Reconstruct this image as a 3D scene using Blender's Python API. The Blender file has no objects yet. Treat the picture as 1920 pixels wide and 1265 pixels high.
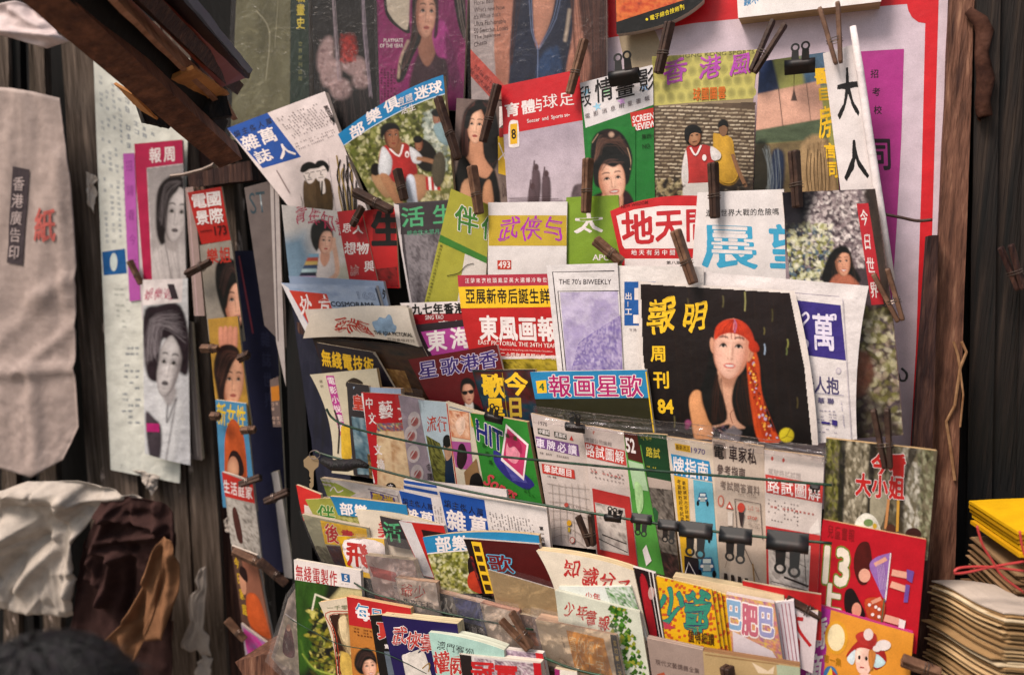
import bpy, bmesh, math, random
import numpy as np
from mathutils import Vector, Matrix
from mathutils.geometry import tessellate_polygon
random.seed(7)
R = math.radians
SC = bpy.context.scene
COL = SC.collection

# ---------------------------------------------------------------- camera, sky, sun, exposure
PITCH, YAW, FPX = R(10.4), R(22.0), 1540.0
CAM = np.array([0.0, 0.0, 1.65])
cd = bpy.data.cameras.new('camera'); cam = bpy.data.objects.new('camera', cd); COL.objects.link(cam)
cam.location = CAM; cam.rotation_euler = (R(90) - PITCH, 0, YAW)
cd.sensor_width = 36; cd.lens = 36 * FPX / 1920; cd.clip_start = .02; cd.clip_end = 500
cd.dof.use_dof = True; cd.dof.focus_distance = 1.30; cd.dof.aperture_fstop = 2.7
SC.camera = cam
w = bpy.data.worlds.new('World'); SC.world = w; w.use_nodes = True
nt = w.node_tree; bg = nt.nodes['Background']
sky = nt.nodes.new('ShaderNodeTexSky'); sky.sky_type = 'NISHITA'; sky.sun_disc = False
SUN_EL, SUN_AZ = R(56), R(218)          # azimuth: compass turn from +Y towards +X
sky.sun_elevation = SUN_EL; sky.sun_rotation = SUN_AZ
sky.air_density = 1.6; sky.dust_density = 5.0; sky.ozone_density = .4
nt.links.new(sky.outputs[0], bg.inputs[0]); bg.inputs[1].default_value = .082
sd = bpy.data.lights.new('sun', 'SUN'); sun = bpy.data.objects.new('sun', sd); COL.objects.link(sun)
sd.energy = 2.4; sd.angle = R(18); sd.color = (1, .88, .80)
sv = Vector((math.sin(SUN_AZ) * math.cos(SUN_EL), math.cos(SUN_AZ) * math.cos(SUN_EL), math.sin(SUN_EL)))
sun.location = sv * 20; sun.rotation_euler = (-sv).to_track_quat('-Z', 'Y').to_euler()
SC.view_settings.view_transform = 'Standard'; SC.view_settings.look = 'None'
SC.view_settings.exposure = 0.84; SC.view_settings.gamma = 1
SC.cycles.max_bounces = 8; SC.cycles.transparent_max_bounces = 16

# ---------------------------------------------------------------- pixel rays and the planes things stand on
FW = np.array([-math.sin(YAW) * math.cos(PITCH), math.cos(YAW) * math.cos(PITCH), -math.sin(PITCH)])
RT = np.array([math.cos(YAW), math.sin(YAW), 0.0])
UP = np.cross(RT, FW)
class Plane:
    def __init__(s, p0, yaw, lean):
        s.p0 = np.array(p0, float); s.h = np.array([math.cos(yaw), math.sin(yaw), 0])
        a = np.array([math.sin(yaw), -math.cos(yaw), 0])
        s.n = a * math.cos(lean) + np.array([0, 0, 1]) * math.sin(lean)
        s.u = np.cross(s.n, s.h); s.u = s.u / np.linalg.norm(s.u)
        if s.u[2] < 0: s.u = -s.u
    def at(s, px, t):
        px = np.asarray(px, float).reshape(-1, 2)
        d = FW[None] + (px[:, :1] - 960) / FPX * RT[None] - (px[:, 1:] - 632.5) / FPX * UP[None]
        k = ((s.p0 - CAM) @ s.n + t) / (d @ s.n)
        return CAM[None] + d * k[:, None]
def depth_pt(x, y, dep):
    return CAM + dep * (FW + (x - 960) / FPX * RT - (y - 632.5) / FPX * UP)
MAIN = Plane((0, 1.36, 1.30), 0, R(6))
LEFT = Plane(depth_pt(450, 600, 1.80), R(14), R(1))
WALL = Plane(depth_pt(450, 600, 1.95), R(14), 0)
SIDE = Plane(depth_pt(500, 700, 1.62), R(40), R(1))
RIGHT = Plane((0, 1.36, 1.30), 0, 0)

# ---------------------------------------------------------------- materials
def lin(h, k=1.0):
    if not isinstance(h, str): return h
    c = [int(h[i:i + 2], 16) / 255 for i in (1, 3, 5)]
    return tuple(min(.85, max(.004, ((x / 12.92 if x <= .04045 else ((x + .055) / 1.055) ** 2.4) - .008) * k)) for x in c) + (1,)
def mat(name, rough=.6, spec=.4, attr=False, color=None, noise=None, bump=None, metal=0, stretch=(1, 1, 1), attr_noise=.14, flecks=None):
    m = bpy.data.materials.new(name); m.use_nodes = True; N = m.node_tree.nodes; K = m.node_tree.links
    b = N['Principled BSDF']; b.inputs['Roughness'].default_value = rough; b.inputs['Metallic'].default_value = metal
    b.inputs['Specular IOR Level'].default_value = spec
    tc = N.new('ShaderNodeTexCoord'); mp = N.new('ShaderNodeMapping'); K.new(tc.outputs['Object'], mp.inputs[0]); mp.inputs['Scale'].default_value = stretch
    if attr:
        a = N.new('ShaderNodeAttribute'); a.attribute_name = 'Col'
        nz = N.new('ShaderNodeTexNoise'); nz.inputs['Scale'].default_value = 38; nz.inputs['Detail'].default_value = 6; K.new(mp.outputs[0], nz.inputs[0])
        mr = N.new('ShaderNodeMapRange'); K.new(nz.outputs[0], mr.inputs[0]); mr.inputs[1].default_value = .3; mr.inputs[2].default_value = .7
        mr.inputs[3].default_value = 1 - attr_noise; mr.inputs[4].default_value = 1.04
        g = N.new('ShaderNodeTexNoise'); g.inputs['Scale'].default_value = 900; g.inputs['Detail'].default_value = 2; K.new(mp.outputs[0], g.inputs[0])
        gr = N.new('ShaderNodeMapRange'); K.new(g.outputs[0], gr.inputs[0]); gr.inputs[1].default_value = .3; gr.inputs[2].default_value = .7; gr.inputs[3].default_value = .86; gr.inputs[4].default_value = 1.1
        mu = N.new('ShaderNodeMath'); mu.operation = 'MULTIPLY'; K.new(mr.outputs[0], mu.inputs[0]); K.new(gr.outputs[0], mu.inputs[1])
        mx = N.new('ShaderNodeVectorMath'); mx.operation = 'SCALE'; K.new(a.outputs['Color'], mx.inputs[0]); K.new(mu.outputs[0], mx.inputs['Scale'])
        K.new(mx.outputs[0], b.inputs['Base Color'])
    elif noise:
        cs, sc, det = noise
        nz = N.new('ShaderNodeTexNoise'); nz.inputs['Scale'].default_value = sc; nz.inputs['Detail'].default_value = det; nz.inputs['Roughness'].default_value = .65
        K.new(mp.outputs[0], nz.inputs[0]); cr = N.new('ShaderNodeValToRGB'); K.new(nz.outputs[0], cr.inputs[0])
        e = cr.color_ramp.elements; n = len(cs)
        while len(e) < n: e.new(.5)
        for i, c in enumerate(cs): e[i].position = .28 + .44 * i / max(1, n - 1); e[i].color = lin(c)
        src = cr.outputs[0]
        if flecks:
            m2 = N.new('ShaderNodeMapping'); K.new(tc.outputs['Object'], m2.inputs[0]); m2.inputs['Scale'].default_value = (3, 3, .8); n2 = N.new('ShaderNodeTexNoise'); n2.inputs['Scale'].default_value = 9; n2.inputs['Detail'].default_value = 8; n2.inputs['Roughness'].default_value = .7; K.new(m2.outputs[0], n2.inputs[0])
            r2 = N.new('ShaderNodeMapRange'); K.new(n2.outputs[0], r2.inputs[0]); r2.inputs[1].default_value = flecks[1]; r2.inputs[2].default_value = flecks[1] + .03; mx = N.new('ShaderNodeMixRGB'); K.new(r2.outputs[0], mx.inputs[0]); K.new(src, mx.inputs[1]); mx.inputs[2].default_value = lin(flecks[0]); src = mx.outputs[0]
        K.new(src, b.inputs['Base Color'])
    else: b.inputs['Base Color'].default_value = lin(color)
    if bump:
        sc, st, di = bump
        nz = N.new('ShaderNodeTexNoise'); nz.inputs['Scale'].default_value = sc; nz.inputs['Detail'].default_value = 5; K.new(mp.outputs[0], nz.inputs[0])
        bp = N.new('ShaderNodeBump'); bp.inputs['Strength'].default_value = st; bp.inputs['Distance'].default_value = di
        K.new(nz.outputs[0], bp.inputs['Height']); K.new(bp.outputs[0], b.inputs['Normal'])
    return m
PRINT = mat('printed_paper', .4, .27, attr=True, bump=(16, .28, .01))
NEWS = mat('newsprint', .8, .15, attr=True, bump=(30, .4, .01))
PAGES = mat('page_edges', .85, .1, attr=True)
CLOTHM = mat('woven_cloth', .9, .1, attr=True, bump=(60, .4, .004), attr_noise=.3)
WOOD = mat('dark_brown_wood', .65, .3, noise=(['#170e0d', '#2c1d1a', '#45302a', '#6a4a3c'], 9, 11), bump=(30, .8, .004), stretch=(11, 11, .45))
WOODT = mat('worn_tan_wood', .7, .25, noise=(['#2c1c18', '#4f362c', '#6b4a3c', '#94705a'], 9, 11), bump=(30, .8, .004), stretch=(11, 11, .45))
BOARD = mat('weathered_grey_green_board', .8, .2, noise=(['#221d1a', '#40372f', '#584d45', '#6f6258', '#988678'], 7, 12), bump=(34, .9, .005), stretch=(10, 10, .5), flecks=('#a8988e', .63))
DARKB = mat('dark_green_board', .7, .25, noise=(['#0f0d0d', '#1c1918', '#2a2523', '#40362f'], 6, 12), bump=(30, .8, .004), stretch=(10, 10, .4))
BLACKB = mat('sooty_dark_board', .8, .2, noise=(['#0a0708', '#130d0e', '#1f1617'], 8, 8), bump=(20, .4, .004), stretch=(4, 4, .6))  # near-black base colour that puts gap shade into the boards
PINM = mat('clothespin_wood', .6, .3, noise=(['#3f2c23', '#5f4536', '#7d604c'], 14, 6), bump=(60, .3, .002), stretch=(3, 3, 3))
PIND = mat('dark_clothespin_wood', .6, .3, noise=(['#241915', '#3a2a23', '#523e34'], 14, 6), bump=(60, .3, .002), stretch=(3, 3, 3))
BLK = mat('black_enamelled_steel', .5, .4, noise=(['#0e0908', '#1c1413', '#2e211e'], 40, 5), metal=0)
STEEL = mat('grey_steel_wire', .4, .5, color='#6f645e', metal=.8)
BRASS = mat('dull_brass', .45, .5, color='#a08a6c', metal=.6)
CORD = mat('dark_green_cord', .7, .3, noise=(['#14201a', '#24382c', '#2f4a38'], 60, 3))
CORDB = mat('green_plastic_cord', .45, .4, noise=(['#0f2016', '#183826', '#224a34'], 60, 3))
REDC = mat('red_plastic_string', .5, .4, color='#a83a38')
HAIR = mat('black_hair', .5, .35, noise=(['#07050a', '#140e16', '#2a1e28'], 30, 5), bump=(90, .8, .004), stretch=(6, 6, 1))
SKIN = mat('skin', .6, .3, color='#b98468')
GROUND = mat('worn_concrete', .9, .1, noise=(['#5d5650', '#7a726b', '#8d857d'], 2, 9), bump=(20, .4, .01))
def wrap_mat():
    m = bpy.data.materials.new('clear_plastic_film'); m.use_nodes = True; N = m.node_tree.nodes; K = m.node_tree.links
    out = N['Material Output']; N.remove(N['Principled BSDF'])
    tr = N.new('ShaderNodeBsdfTransparent'); tr.inputs[0].default_value = (.97, .96, .96, 1)
    gl = N.new('ShaderNodeBsdfGlossy'); gl.inputs['Roughness'].default_value = .16
    df = N.new('ShaderNodeBsdfDiffuse'); df.inputs[0].default_value = (.6, .56, .56, 1)
    tc = N.new('ShaderNodeTexCoord'); nz = N.new('ShaderNodeTexNoise'); nz.inputs['Scale'].default_value = 26; nz.inputs['Detail'].default_value = 3; nz.inputs['Distortion'].default_value = 2.0
    K.new(tc.outputs['Object'], nz.inputs[0]); bp = N.new('ShaderNodeBump'); bp.inputs['Strength'].default_value = .7; bp.inputs['Distance'].default_value = .012
    K.new(nz.outputs[0], bp.inputs['Height']); K.new(bp.outputs[0], gl.inputs['Normal'])
    fr = N.new('ShaderNodeFresnel'); fr.inputs[0].default_value = 1.45; K.new(bp.outputs[0], fr.inputs['Normal'])
    f2 = N.new('ShaderNodeMath'); f2.operation = 'MULTIPLY_ADD'; K.new(fr.outputs[0], f2.inputs[0]); f2.inputs[1].default_value = .62; f2.inputs[2].default_value = -.022; f2.use_clamp = True
    m1 = N.new('ShaderNodeMixShader'); m1.inputs[0].default_value = .025; K.new(tr.outputs[0], m1.inputs[1]); K.new(df.outputs[0], m1.inputs[2])
    m2 = N.new('ShaderNodeMixShader'); K.new(f2.outputs[0], m2.inputs[0]); K.new(m1.outputs[0], m2.inputs[1]); K.new(gl.outputs[0], m2.inputs[2])
    K.new(m2.outputs[0], out.inputs[0]); return m
FILM = wrap_mat(); FILM2 = wrap_mat(); FILM2.name = 'crinkled_plastic_film'
for n_ in FILM2.node_tree.nodes:
    if n_.type == 'MATH': n_.inputs[1].default_value = .9; n_.inputs[2].default_value = -.03
    if n_.type == 'TEX_NOISE': n_.inputs['Scale'].default_value = 20; n_.inputs['Detail'].default_value = 2; n_.inputs['Distortion'].default_value = 2.5
    if n_.type == 'BUMP': n_.inputs['Strength'].default_value = .85; n_.inputs['Distance'].default_value = .02
    if n_.type == 'MIX_SHADER' and not n_.inputs[0].is_linked: n_.inputs[0].default_value = .055
    if n_.type == 'BSDF_DIFFUSE': n_.inputs[0].default_value = (.75, .7, .69, 1)
    if n_.type == 'BSDF_GLOSSY': n_.inputs['Roughness'].default_value = .12

# ---------------------------------------------------------------- objects
def tag(o, label, cat, group=None, kind=None):
    if label: o['label'] = label
    if cat: o['category'] = cat
    if group: o['group'] = group
    if kind: o['kind'] = kind
    return o
def empty(name, loc, label, cat, group=None):
    o = bpy.data.objects.new(name, None); COL.objects.link(o); o.location = Vector(loc); o.empty_display_size = .02
    return tag(o, label, cat, group)
def mesh(name, V, F, material, parent=None, colors=None, smooth=False):
    org = np.array(parent.location) if parent is not None and parent.type == 'EMPTY' else np.zeros(3)
    if parent is not None and parent.type != 'EMPTY': org = np.array(parent.get('org', (0, 0, 0)))
    V = np.asarray(V, float)
    base = V.mean(0) if parent is None else org
    if parent is None: base = np.array([base[0], base[1], V[:, 2].min()])
    me = bpy.data.meshes.new(name); me.from_pydata((V - base).tolist(), [], [tuple(f) for f in F])
    if colors is not None:
        a = me.color_attributes.new('Col', 'FLOAT_COLOR', 'POINT'); a.data.foreach_set('color', np.asarray(colors, np.float32).ravel())
    me.materials.append(material)
    if smooth: me.polygons.foreach_set('use_smooth', [True] * len(me.polygons))
    me.update(); o = bpy.data.objects.new(name, me); COL.objects.link(o)
    if parent is None: o.location = Vector(base)
    else:
        o.parent = parent
    o['org'] = tuple(float(x) for x in base)
    return o
def strip_org():
    for o in bpy.data.objects:
        if 'org' in o: del o['org']

# ---------------------------------------------------------------- lettering
_gc = bpy.data.curves.new('glyph', 'FONT'); _go = bpy.data.objects.new('glyph', _gc); COL.objects.link(_go); _gc.resolution_u = 2
_cache = {}; _sdf = {}
def outline(s, b):
    k = (s, round(b, 3))
    if k not in _cache:
        _gc.body = s; _gc.offset = b
        dg = bpy.context.evaluated_depsgraph_get(); dg.update(); ev = _go.evaluated_get(dg); me = ev.to_mesh()
        v = np.array([p.co[:2] for p in me.vertices]).reshape(-1, 2); f = [tuple(p.vertices) for p in me.polygons]
        ev.to_mesh_clear(); _cache[k] = (v, f)
    return _cache[k]
def sdf(s, ming=False):
    """Signed distance to the letter's edge on a grid, so that strokes can be thickened and softened like brush or poster lettering."""
    if (s, ming) not in _sdf:
        ky, kx = (.55, 2.2) if ming else (1, 1); v, f = outline(s, 0); lo = v.min(0) - .2; hi = v.max(0) + .2; c = 1 / 52; nx, ny = np.ceil((hi - lo) / c).astype(int) + 1
        h = c / 2; mx, my = 2 * nx, 2 * ny; X, Y = np.meshgrid(lo[0] + h * np.arange(mx), lo[1] + h * np.arange(my)); I = np.zeros((my, mx), bool)
        for t in f:
            for q in range(1, len(t) - 1):
                a, b, d = v[t[0]], v[t[q]], v[t[q + 1]]; x0, y0 = np.minimum(np.minimum(a, b), d); x1, y1 = np.maximum(np.maximum(a, b), d)
                i0, i1 = int((x0 - lo[0]) / h), int((x1 - lo[0]) / h) + 2; j0, j1 = int((y0 - lo[1]) / h), int((y1 - lo[1]) / h) + 2; x, y = X[j0:j1, i0:i1], Y[j0:j1, i0:i1]
                cr = lambda p, r: (r[0] - p[0]) * (y - p[1]) - (r[1] - p[1]) * (x - p[0])
                e, g, k = cr(a, b), cr(b, d), cr(d, a); I[j0:j1, i0:i1] |= ((e >= -1e-9) & (g >= -1e-9) & (k >= -1e-9)) | ((e <= 1e-9) & (g <= 1e-9) & (k <= 1e-9))
        E = np.zeros_like(I); E[:-1] |= I[:-1] != I[1:]; E[:, :-1] |= I[:, :-1] != I[:, 1:]; P = np.stack([X[E], Y[E]], 1) + h * .25; gx, gy = np.meshgrid(lo[0] + c * np.arange(nx), lo[1] + c * np.arange(ny)); G = np.stack([gx.ravel(), gy.ravel()], 1); D = np.full(len(G), 9.)
        for i in range(0, len(P), 400): q = P[i:i + 400]; D = np.minimum(D, (((G[:, None, 0] - q[None, :, 0]) * ky) ** 2 + ((G[:, None, 1] - q[None, :, 1]) * kx) ** 2).min(1))
        D = np.sqrt(D).reshape(ny, nx); D[I[::2, ::2][:ny, :nx]] *= -1; _sdf[s, ming] = (lo, c, D)
    return _sdf[s, ming]
def glyph(s, b, st=0):
    """st 1: uneven brush strokes; st 2: thin level strokes and thick upright ones, as in book faces."""
    if (b < .012 and not st) or s == ' ': return outline(s, max(0, b) if b > 0 else 0)
    b = b * .66 if b > .02 else b * .8
    k = (s, 'r', round(b, 3), st)
    if k in _cache: return _cache[k]
    v0, f0 = outline(s, 0)
    if not len(v0): return v0, f0
    lo, c, D = sdf(s, st == 2)
    if st == 1:
        h_, w0 = D.shape; U, Q = np.meshgrid(np.linspace(0, 1, w0), np.linspace(0, 1, h_)); sd = sum(map(ord, s)) % 9973; nz = vnoise(U, Q, 4, sd) - .5; n2 = vnoise(U, Q, 14, sd + 1) - .5; D = D - b - .030 * nz - .016 * n2
    else: D = D - b
    V = []; F = []; ny, nx = D.shape; ins = D < 0; ids = {}
    def vid(x, y):
        q = (round(x, 3), round(y, 3))
        if q not in ids: ids[q] = len(V); V.append((lo[0] + c * x, lo[1] + c * y))
        return ids[q]
    for j in range(ny - 1):
        run = None
        for i in range(nx):
            full = i < nx - 1 and ins[j, i] and ins[j, i + 1] and ins[j + 1, i] and ins[j + 1, i + 1]
            if full and run is None: run = i
            if not full and run is not None: F.append((vid(run, j), vid(i, j), vid(i, j + 1), vid(run, j + 1))); run = None
            if full or i == nx - 1: continue
            q = ((i, j), (i + 1, j), (i + 1, j + 1), (i, j + 1)); d = (D[j, i], D[j, i + 1], D[j + 1, i + 1], D[j + 1, i])
            if min(d) >= 0: continue
            P = []
            for a in range(4):
                bb = (a + 1) % 4
                if d[a] < 0: P.append(vid(*q[a]))
                if (d[a] < 0) != (d[bb] < 0): t = d[a] / (d[a] - d[bb]); P.append(vid(q[a][0] + t * (q[bb][0] - q[a][0]), q[a][1] + t * (q[bb][1] - q[a][1])))
            if len(set(P)) > 2: F.append(tuple(dict.fromkeys(P)))
    _cache[k] = (np.array(V).reshape(-1, 2), F); return _cache[k]
def vnoise(u, v, sc, seed):
    rs = np.random.RandomState(seed); out = 0; amp = 1; tot = 0
    for o in range(4):
        n = int(sc * 2 ** o) + 3; g = rs.rand(n + 2, n + 2)
        x = np.clip(u, 0, .999) * (n - 1); y = np.clip(v, 0, .999) * (n - 1); i = x.astype(int); j = y.astype(int); a = x - i; b = y - j
        out = out + amp * (g[j, i] * (1 - a) * (1 - b) + g[j, i + 1] * a * (1 - b) + g[j + 1, i] * (1 - a) * b + g[j + 1, i + 1] * a * b); tot += amp; amp *= .62
    out = out / tot; return np.clip((out - .5) * 1.9 + .5, 0, 1)
def catmull(P, closed, k=4):
    P = [np.array(p, float) for p in P]; n = len(P); o = []
    for i in range(n if closed else n - 1):
        g = (lambda j: P[j % n]) if closed else (lambda j: P[max(0, min(n - 1, j))])
        a, b, c, d = g(i - 1), g(i), g(i + 1), g(i + 2)
        for q in range(k):
            t = q / k; o.append(.5 * (2 * b + (c - a) * t + (2 * a - 5 * b + 4 * c - d) * t * t + (3 * b - a - 3 * c + d) * t ** 3))
    if not closed: o.append(P[-1])
    return o
class Cv:
    """A printed photograph: tones laid down softly on a fine grid inside one sheet, then set into that sheet's mesh."""
    def __init__(s, m, x0, y0, x1, y1, base, cell=1.5, reg=None, seed=1, to=None):
        s.m, s.cell, s.reg = m, cell, reg; s.x, s.y = np.meshgrid(np.linspace(x0, x1, int((x1 - x0) / cell) + 2), np.linspace(y0, y1, int((y1 - y0) / cell) + 2))
        s.b = (x0, y0, x1, y1); s.C = np.tile(np.array(lin(base))[:3], s.x.shape + (1,)).astype(float); s.rs = np.random.RandomState(seed)
        if to: k = ((s.y - y0) / (y1 - y0))[..., None]; s.C = s.C * (1 - k) + np.array(lin(to))[:3] * k
    def win(s, lo, hi):
        h, w_ = s.x.shape; x0, y0, x1, y1 = s.b; fx, fy = (w_ - 1) / (x1 - x0), (h - 1) / (y1 - y0)
        i0, i1 = max(0, int((lo[0] - x0) * fx)), min(w_, int((hi[0] - x0) * fx) + 2); j0, j1 = max(0, int((lo[1] - y0) * fy)), min(h, int((hi[1] - y0) * fy) + 2)
        return (slice(j0, j1), slice(i0, i1)) if i1 > i0 and j1 > j0 else None
    def put(s, W, col, al):
        c = np.array(lin(col))[:3] if isinstance(col, str) else col; al = np.clip(al, 0, 1)[..., None]; s.C[W] = s.C[W] * (1 - al) + c * al; return s
    def dist(s, P, W, closed):
        x, y = s.x[W], s.y[W]; D = np.full(x.shape, 1e9); I = np.zeros(x.shape, bool); n = len(P)
        for i in range(n if closed else n - 1):
            a, b = P[i], P[(i + 1) % n]; d = b - a; t = np.clip(((x - a[0]) * d[0] + (y - a[1]) * d[1]) / (d @ d + 1e-9), 0, 1); D = np.minimum(D, (x - a[0] - t * d[0]) ** 2 + (y - a[1] - t * d[1]) ** 2)
            if closed: I ^= ((a[1] > y) != (b[1] > y)) & (x < d[0] * (y - a[1]) / (d[1] + 1e-12) + a[0])
        return np.sqrt(D) * np.where(I, -1, 1)
    def p(s, pts, col, bl=1.2, a=1, sm=True, lit=.0, mot=0, to=None):
        P = np.array(catmull(pts, True, 4) if sm else pts, float); W = s.win(P.min(0) - bl * 2, P.max(0) + bl * 2)
        if W is None: return s
        D = s.dist(P, W, True); al = np.clip(.5 - D / (2 * bl), 0, 1) * a; c = np.array(lin(col))[:3] * np.ones(D.shape + (1,)); lo, hi = P.min(0), P.max(0); u, v = (s.x[W] - lo[0]) / (hi[0] - lo[0] + 1e-6), (s.y[W] - lo[1]) / (hi[1] - lo[1] + 1e-6)
        if to: c = c * (1 - np.clip(v, 0, 1)[..., None]) + np.array(lin(to))[:3] * np.clip(v, 0, 1)[..., None]
        k = np.ones(D.shape)
        if lit: k = k + lit * (.9 - 1.1 * u - .5 * v) - lit * .9 * np.exp(-np.abs(D) / (.16 * min(hi - lo) + 1))
        if mot: k = k * (1 + mot * (vnoise(np.clip(u, 0, 1), np.clip(v, 0, 1), 4, int(lo.sum()) % 999) - .5) * 2)
        return s.put(W, c * np.clip(k, .15, 2)[..., None], al)
    def e(s, cx, cy, rx, ry, col, bl=1, rot=0, a=1, lit=0):
        t = np.linspace(0, 2 * math.pi, 16, endpoint=False); c, q = math.cos(R(rot)), math.sin(R(rot)); return s.p([(cx + rx * math.cos(k) * c - ry * math.sin(k) * q, cy + rx * math.cos(k) * q + ry * math.sin(k) * c) for k in t], col, bl, a, False, lit)
    def l(s, pts, wd, col, a=1, bl=.7, sm=True):
        P = np.array(catmull(pts, False, 3) if sm and len(pts) > 2 else pts, float); W = s.win(P.min(0) - wd - 2 * bl, P.max(0) + wd + 2 * bl)
        if W is None: return s
        return s.put(W, col, np.clip(.5 + (wd / 2 - s.dist(P, W, False)) / (2 * bl), 0, 1) * a)
    def strands(s, g0, g1, n, col, wd=.8, a=.4, jit=2):  # combed hair, grass, cloth threads: lines between two guide curves
        g0, g1 = np.array(g0, float), np.array(g1, float)
        for i in range(n): t = s.rs.rand(); s.l(g0 * (1 - t) + g1 * t + s.rs.randn(*g0.shape) * jit, wd * s.rs.uniform(.6, 1.5), col, a * s.rs.uniform(.4, 1.2))
        return s
    def dabs(s, n, r0, r1, pal, reg=None, asp=1.6, a=.9, bl=1.0, box=None, ang=None):      # leaves, blossom, crowds, gravel
        x0, y0, x1, y1 = box or s.b
        for i in range(n):
            x, y = s.rs.uniform(x0, x1), s.rs.uniform(y0, y1); r = s.rs.uniform(r0, r1); k = s.rs.uniform(1, asp); W = s.win((x - r * k - 2, y - r * k - 2), (x + r * k + 2, y + r * k + 2))
            if W is None: continue
            t = s.rs.rand() * 3.14 if ang is None else ang + s.rs.randn() * .25; dx, dy = s.x[W] - x, s.y[W] - y; u, v = (dx * math.cos(t) + dy * math.sin(t)) / k, -dx * math.sin(t) + dy * math.cos(t)
            s.put(W, pal[s.rs.randint(len(pal))], np.clip(.5 + (r - np.hypot(u, v)) / (2 * bl), 0, 1) * a * s.rs.uniform(.6, 1))
        return s
    def noise(s, k=.3, sc=4, sx=1, sy=1, seed=None):
        u, v = (s.x - s.b[0]) / (s.b[2] - s.b[0]), (s.y - s.b[1]) / (s.b[3] - s.b[1]); n = vnoise((u * sx) % 1, (v * sy) % 1, sc, seed or s.rs.randint(999)); s.C *= (1 + k * 2 * (n - .5))[..., None]; return s
    def face(s, cx, cy, rx, ry, rot=0, skin='#d8a890', rim='#a8705a', lip='#a8483f', eye='#1a100e', turn=0., smile=0, eyes=1, bl=.06):
        c, q = math.cos(R(rot)), math.sin(R(rot)); m_ = max(rx, ry) * 1.25; W = s.win((cx - m_, cy - m_), (cx + m_, cy + m_))
        if W is None: return s
        dx, dy = s.x[W] - cx, s.y[W] - cy; X, y = (dx * c + dy * q) / rx, (-dx * q + dy * c) / ry
        w_ = np.where(y < -.15, np.sqrt(np.clip(1 - (np.abs(y + .15) / .895) ** 2.3, 0, 1)), np.clip(1 - (np.abs(y + .15) / 1.2) ** 2.35, 0, 1) ** .53) * .96
        al = np.clip(.5 + (w_ - np.abs(X)) / (2 * bl), 0, 1) * (np.abs(y) < 1.06); S = X / np.maximum(w_, .05); x = X - turn * (1 - np.clip(S * S, 0, 1)) * .9
        A, B, L_, E_ = (np.array(lin(k))[:3] for k in (skin, rim, lip, eye)); C = np.ones(X.shape + (1,)) * A; ax = np.abs(x); G = lambda px, py, sx, sy: np.exp(-((x - px) / sx) ** 2 - ((y - py) / sy) ** 2)
        def mix(col, k): nonlocal C; k = np.clip(k, 0, 1)[..., None]; C = C * (1 - k) + np.array(col) * k
        mix(A * 1.16, .7 * G(-.1, -.55, .5, .26) + .6 * G(-.42, .2, .24, .2) + .3 * G(.4, .2, .2, .18)); sd = -1 if turn > 0 else 1
        mix(B, .9 * np.clip(np.abs(S), 0, 1) ** 4 + .7 * np.clip(S * sd + .1, 0, 1) ** 1.6); mix(B * .75, .7 * np.clip((y - .74) / .32, 0, 1) ** 2 + .35 * np.clip((-.72 - y) / .3, 0, 1)); mix(L_ * .6 + A * .4, .28 * (G(-.5, .27, .22, .16) + G(.5, .27, .22, .16)))
        if eyes:
            for k in (-1, 1):
                mix(B * .55, .55 * G(.41 * k, -.17, .22, .10)); b0 = -.345 - .06 * (1 - ((ax - .42) / .3) ** 2); mix(E_ * 1.6, .8 * np.exp(-((y - b0) / .038) ** 2) * np.clip((.30 - np.abs(ax - .42)) / .08, 0, 1) * (np.sign(x) == k))
                mix((.42, .37, .34), np.clip(1.4 - 1.2 * (((x - .41 * k) / .17) ** 2 + ((y + .09) / .062) ** 2), 0, .85)); mix(E_, np.clip(1.8 - 1.4 * (((x - .41 * k) / .085) ** 2 + ((y + .10) / .07) ** 2), 0, 1)); mix(E_, .95 * np.exp(-((y + .150 - .22 * (ax - .41) ** 2 / .1) / .034) ** 2) * np.clip((.24 - np.abs(ax - .42)) / .05, 0, 1) * (np.sign(x) == k))
        mix(B * .6, .5 * G(.12 * sd, .10, .06, .24) + .45 * G(-.11, .345, .05, .028) + .55 * G(.11, .345, .05, .03) + .30 * G(.02, .385, .15, .04)); mix(A * 1.3, .6 * G(-.02, .16, .045, .2))
        h = .085 + .04 * smile; q2 = (x / (.30 + .1 * smile)) ** 2 + ((y - .60 + .010 * np.cos(x * 10) + (.16 + .12 * smile) * x * x) / h) ** 2; mix(L_, np.clip(1.7 - 1.35 * q2, 0, .92)); mix(L_ * 1.5, .4 * G(-.02, .645, .12, .025))
        if smile: mix((.62, .57, .53), np.clip(2.2 - 1.8 * ((x / (.20 + .1 * smile)) ** 2 + ((y - .595 + (.16 + .12 * smile) * x * x) / (.035 + .025 * smile)) ** 2), 0, .95))
        else: mix(L_ * .3, .85 * np.exp(-((y - .603 + .16 * x * x) / .02) ** 2) * np.clip((.29 - ax) / .06, 0, 1))
        mix(B * .8, .4 * G(0, .765, .16, .045)); return s.put(W, C, al)
    def end(s, grain=.10):
        s.noise(.07, 5); s.C *= (1 + grain * (s.rs.rand(*s.x.shape) - .5) * 2)[..., None]; h, w_ = s.x.shape; px = np.stack([s.x.ravel(), s.y.ravel()], 1); I = np.ones(len(px), bool)
        if s.reg is not None:
            P = np.array(s.reg, float); W = (slice(0, h), slice(0, w_)); I = (s.dist(P, W, True) < s.cell * .3).ravel()
        F = [(a, a + 1, a + w_ + 1, a + w_) for j in range(h - 1) for i in range(w_ - 1) for a in (j * w_ + i,) if I[a] and I[a + 1] and I[a + w_] and I[a + w_ + 1]]
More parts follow.
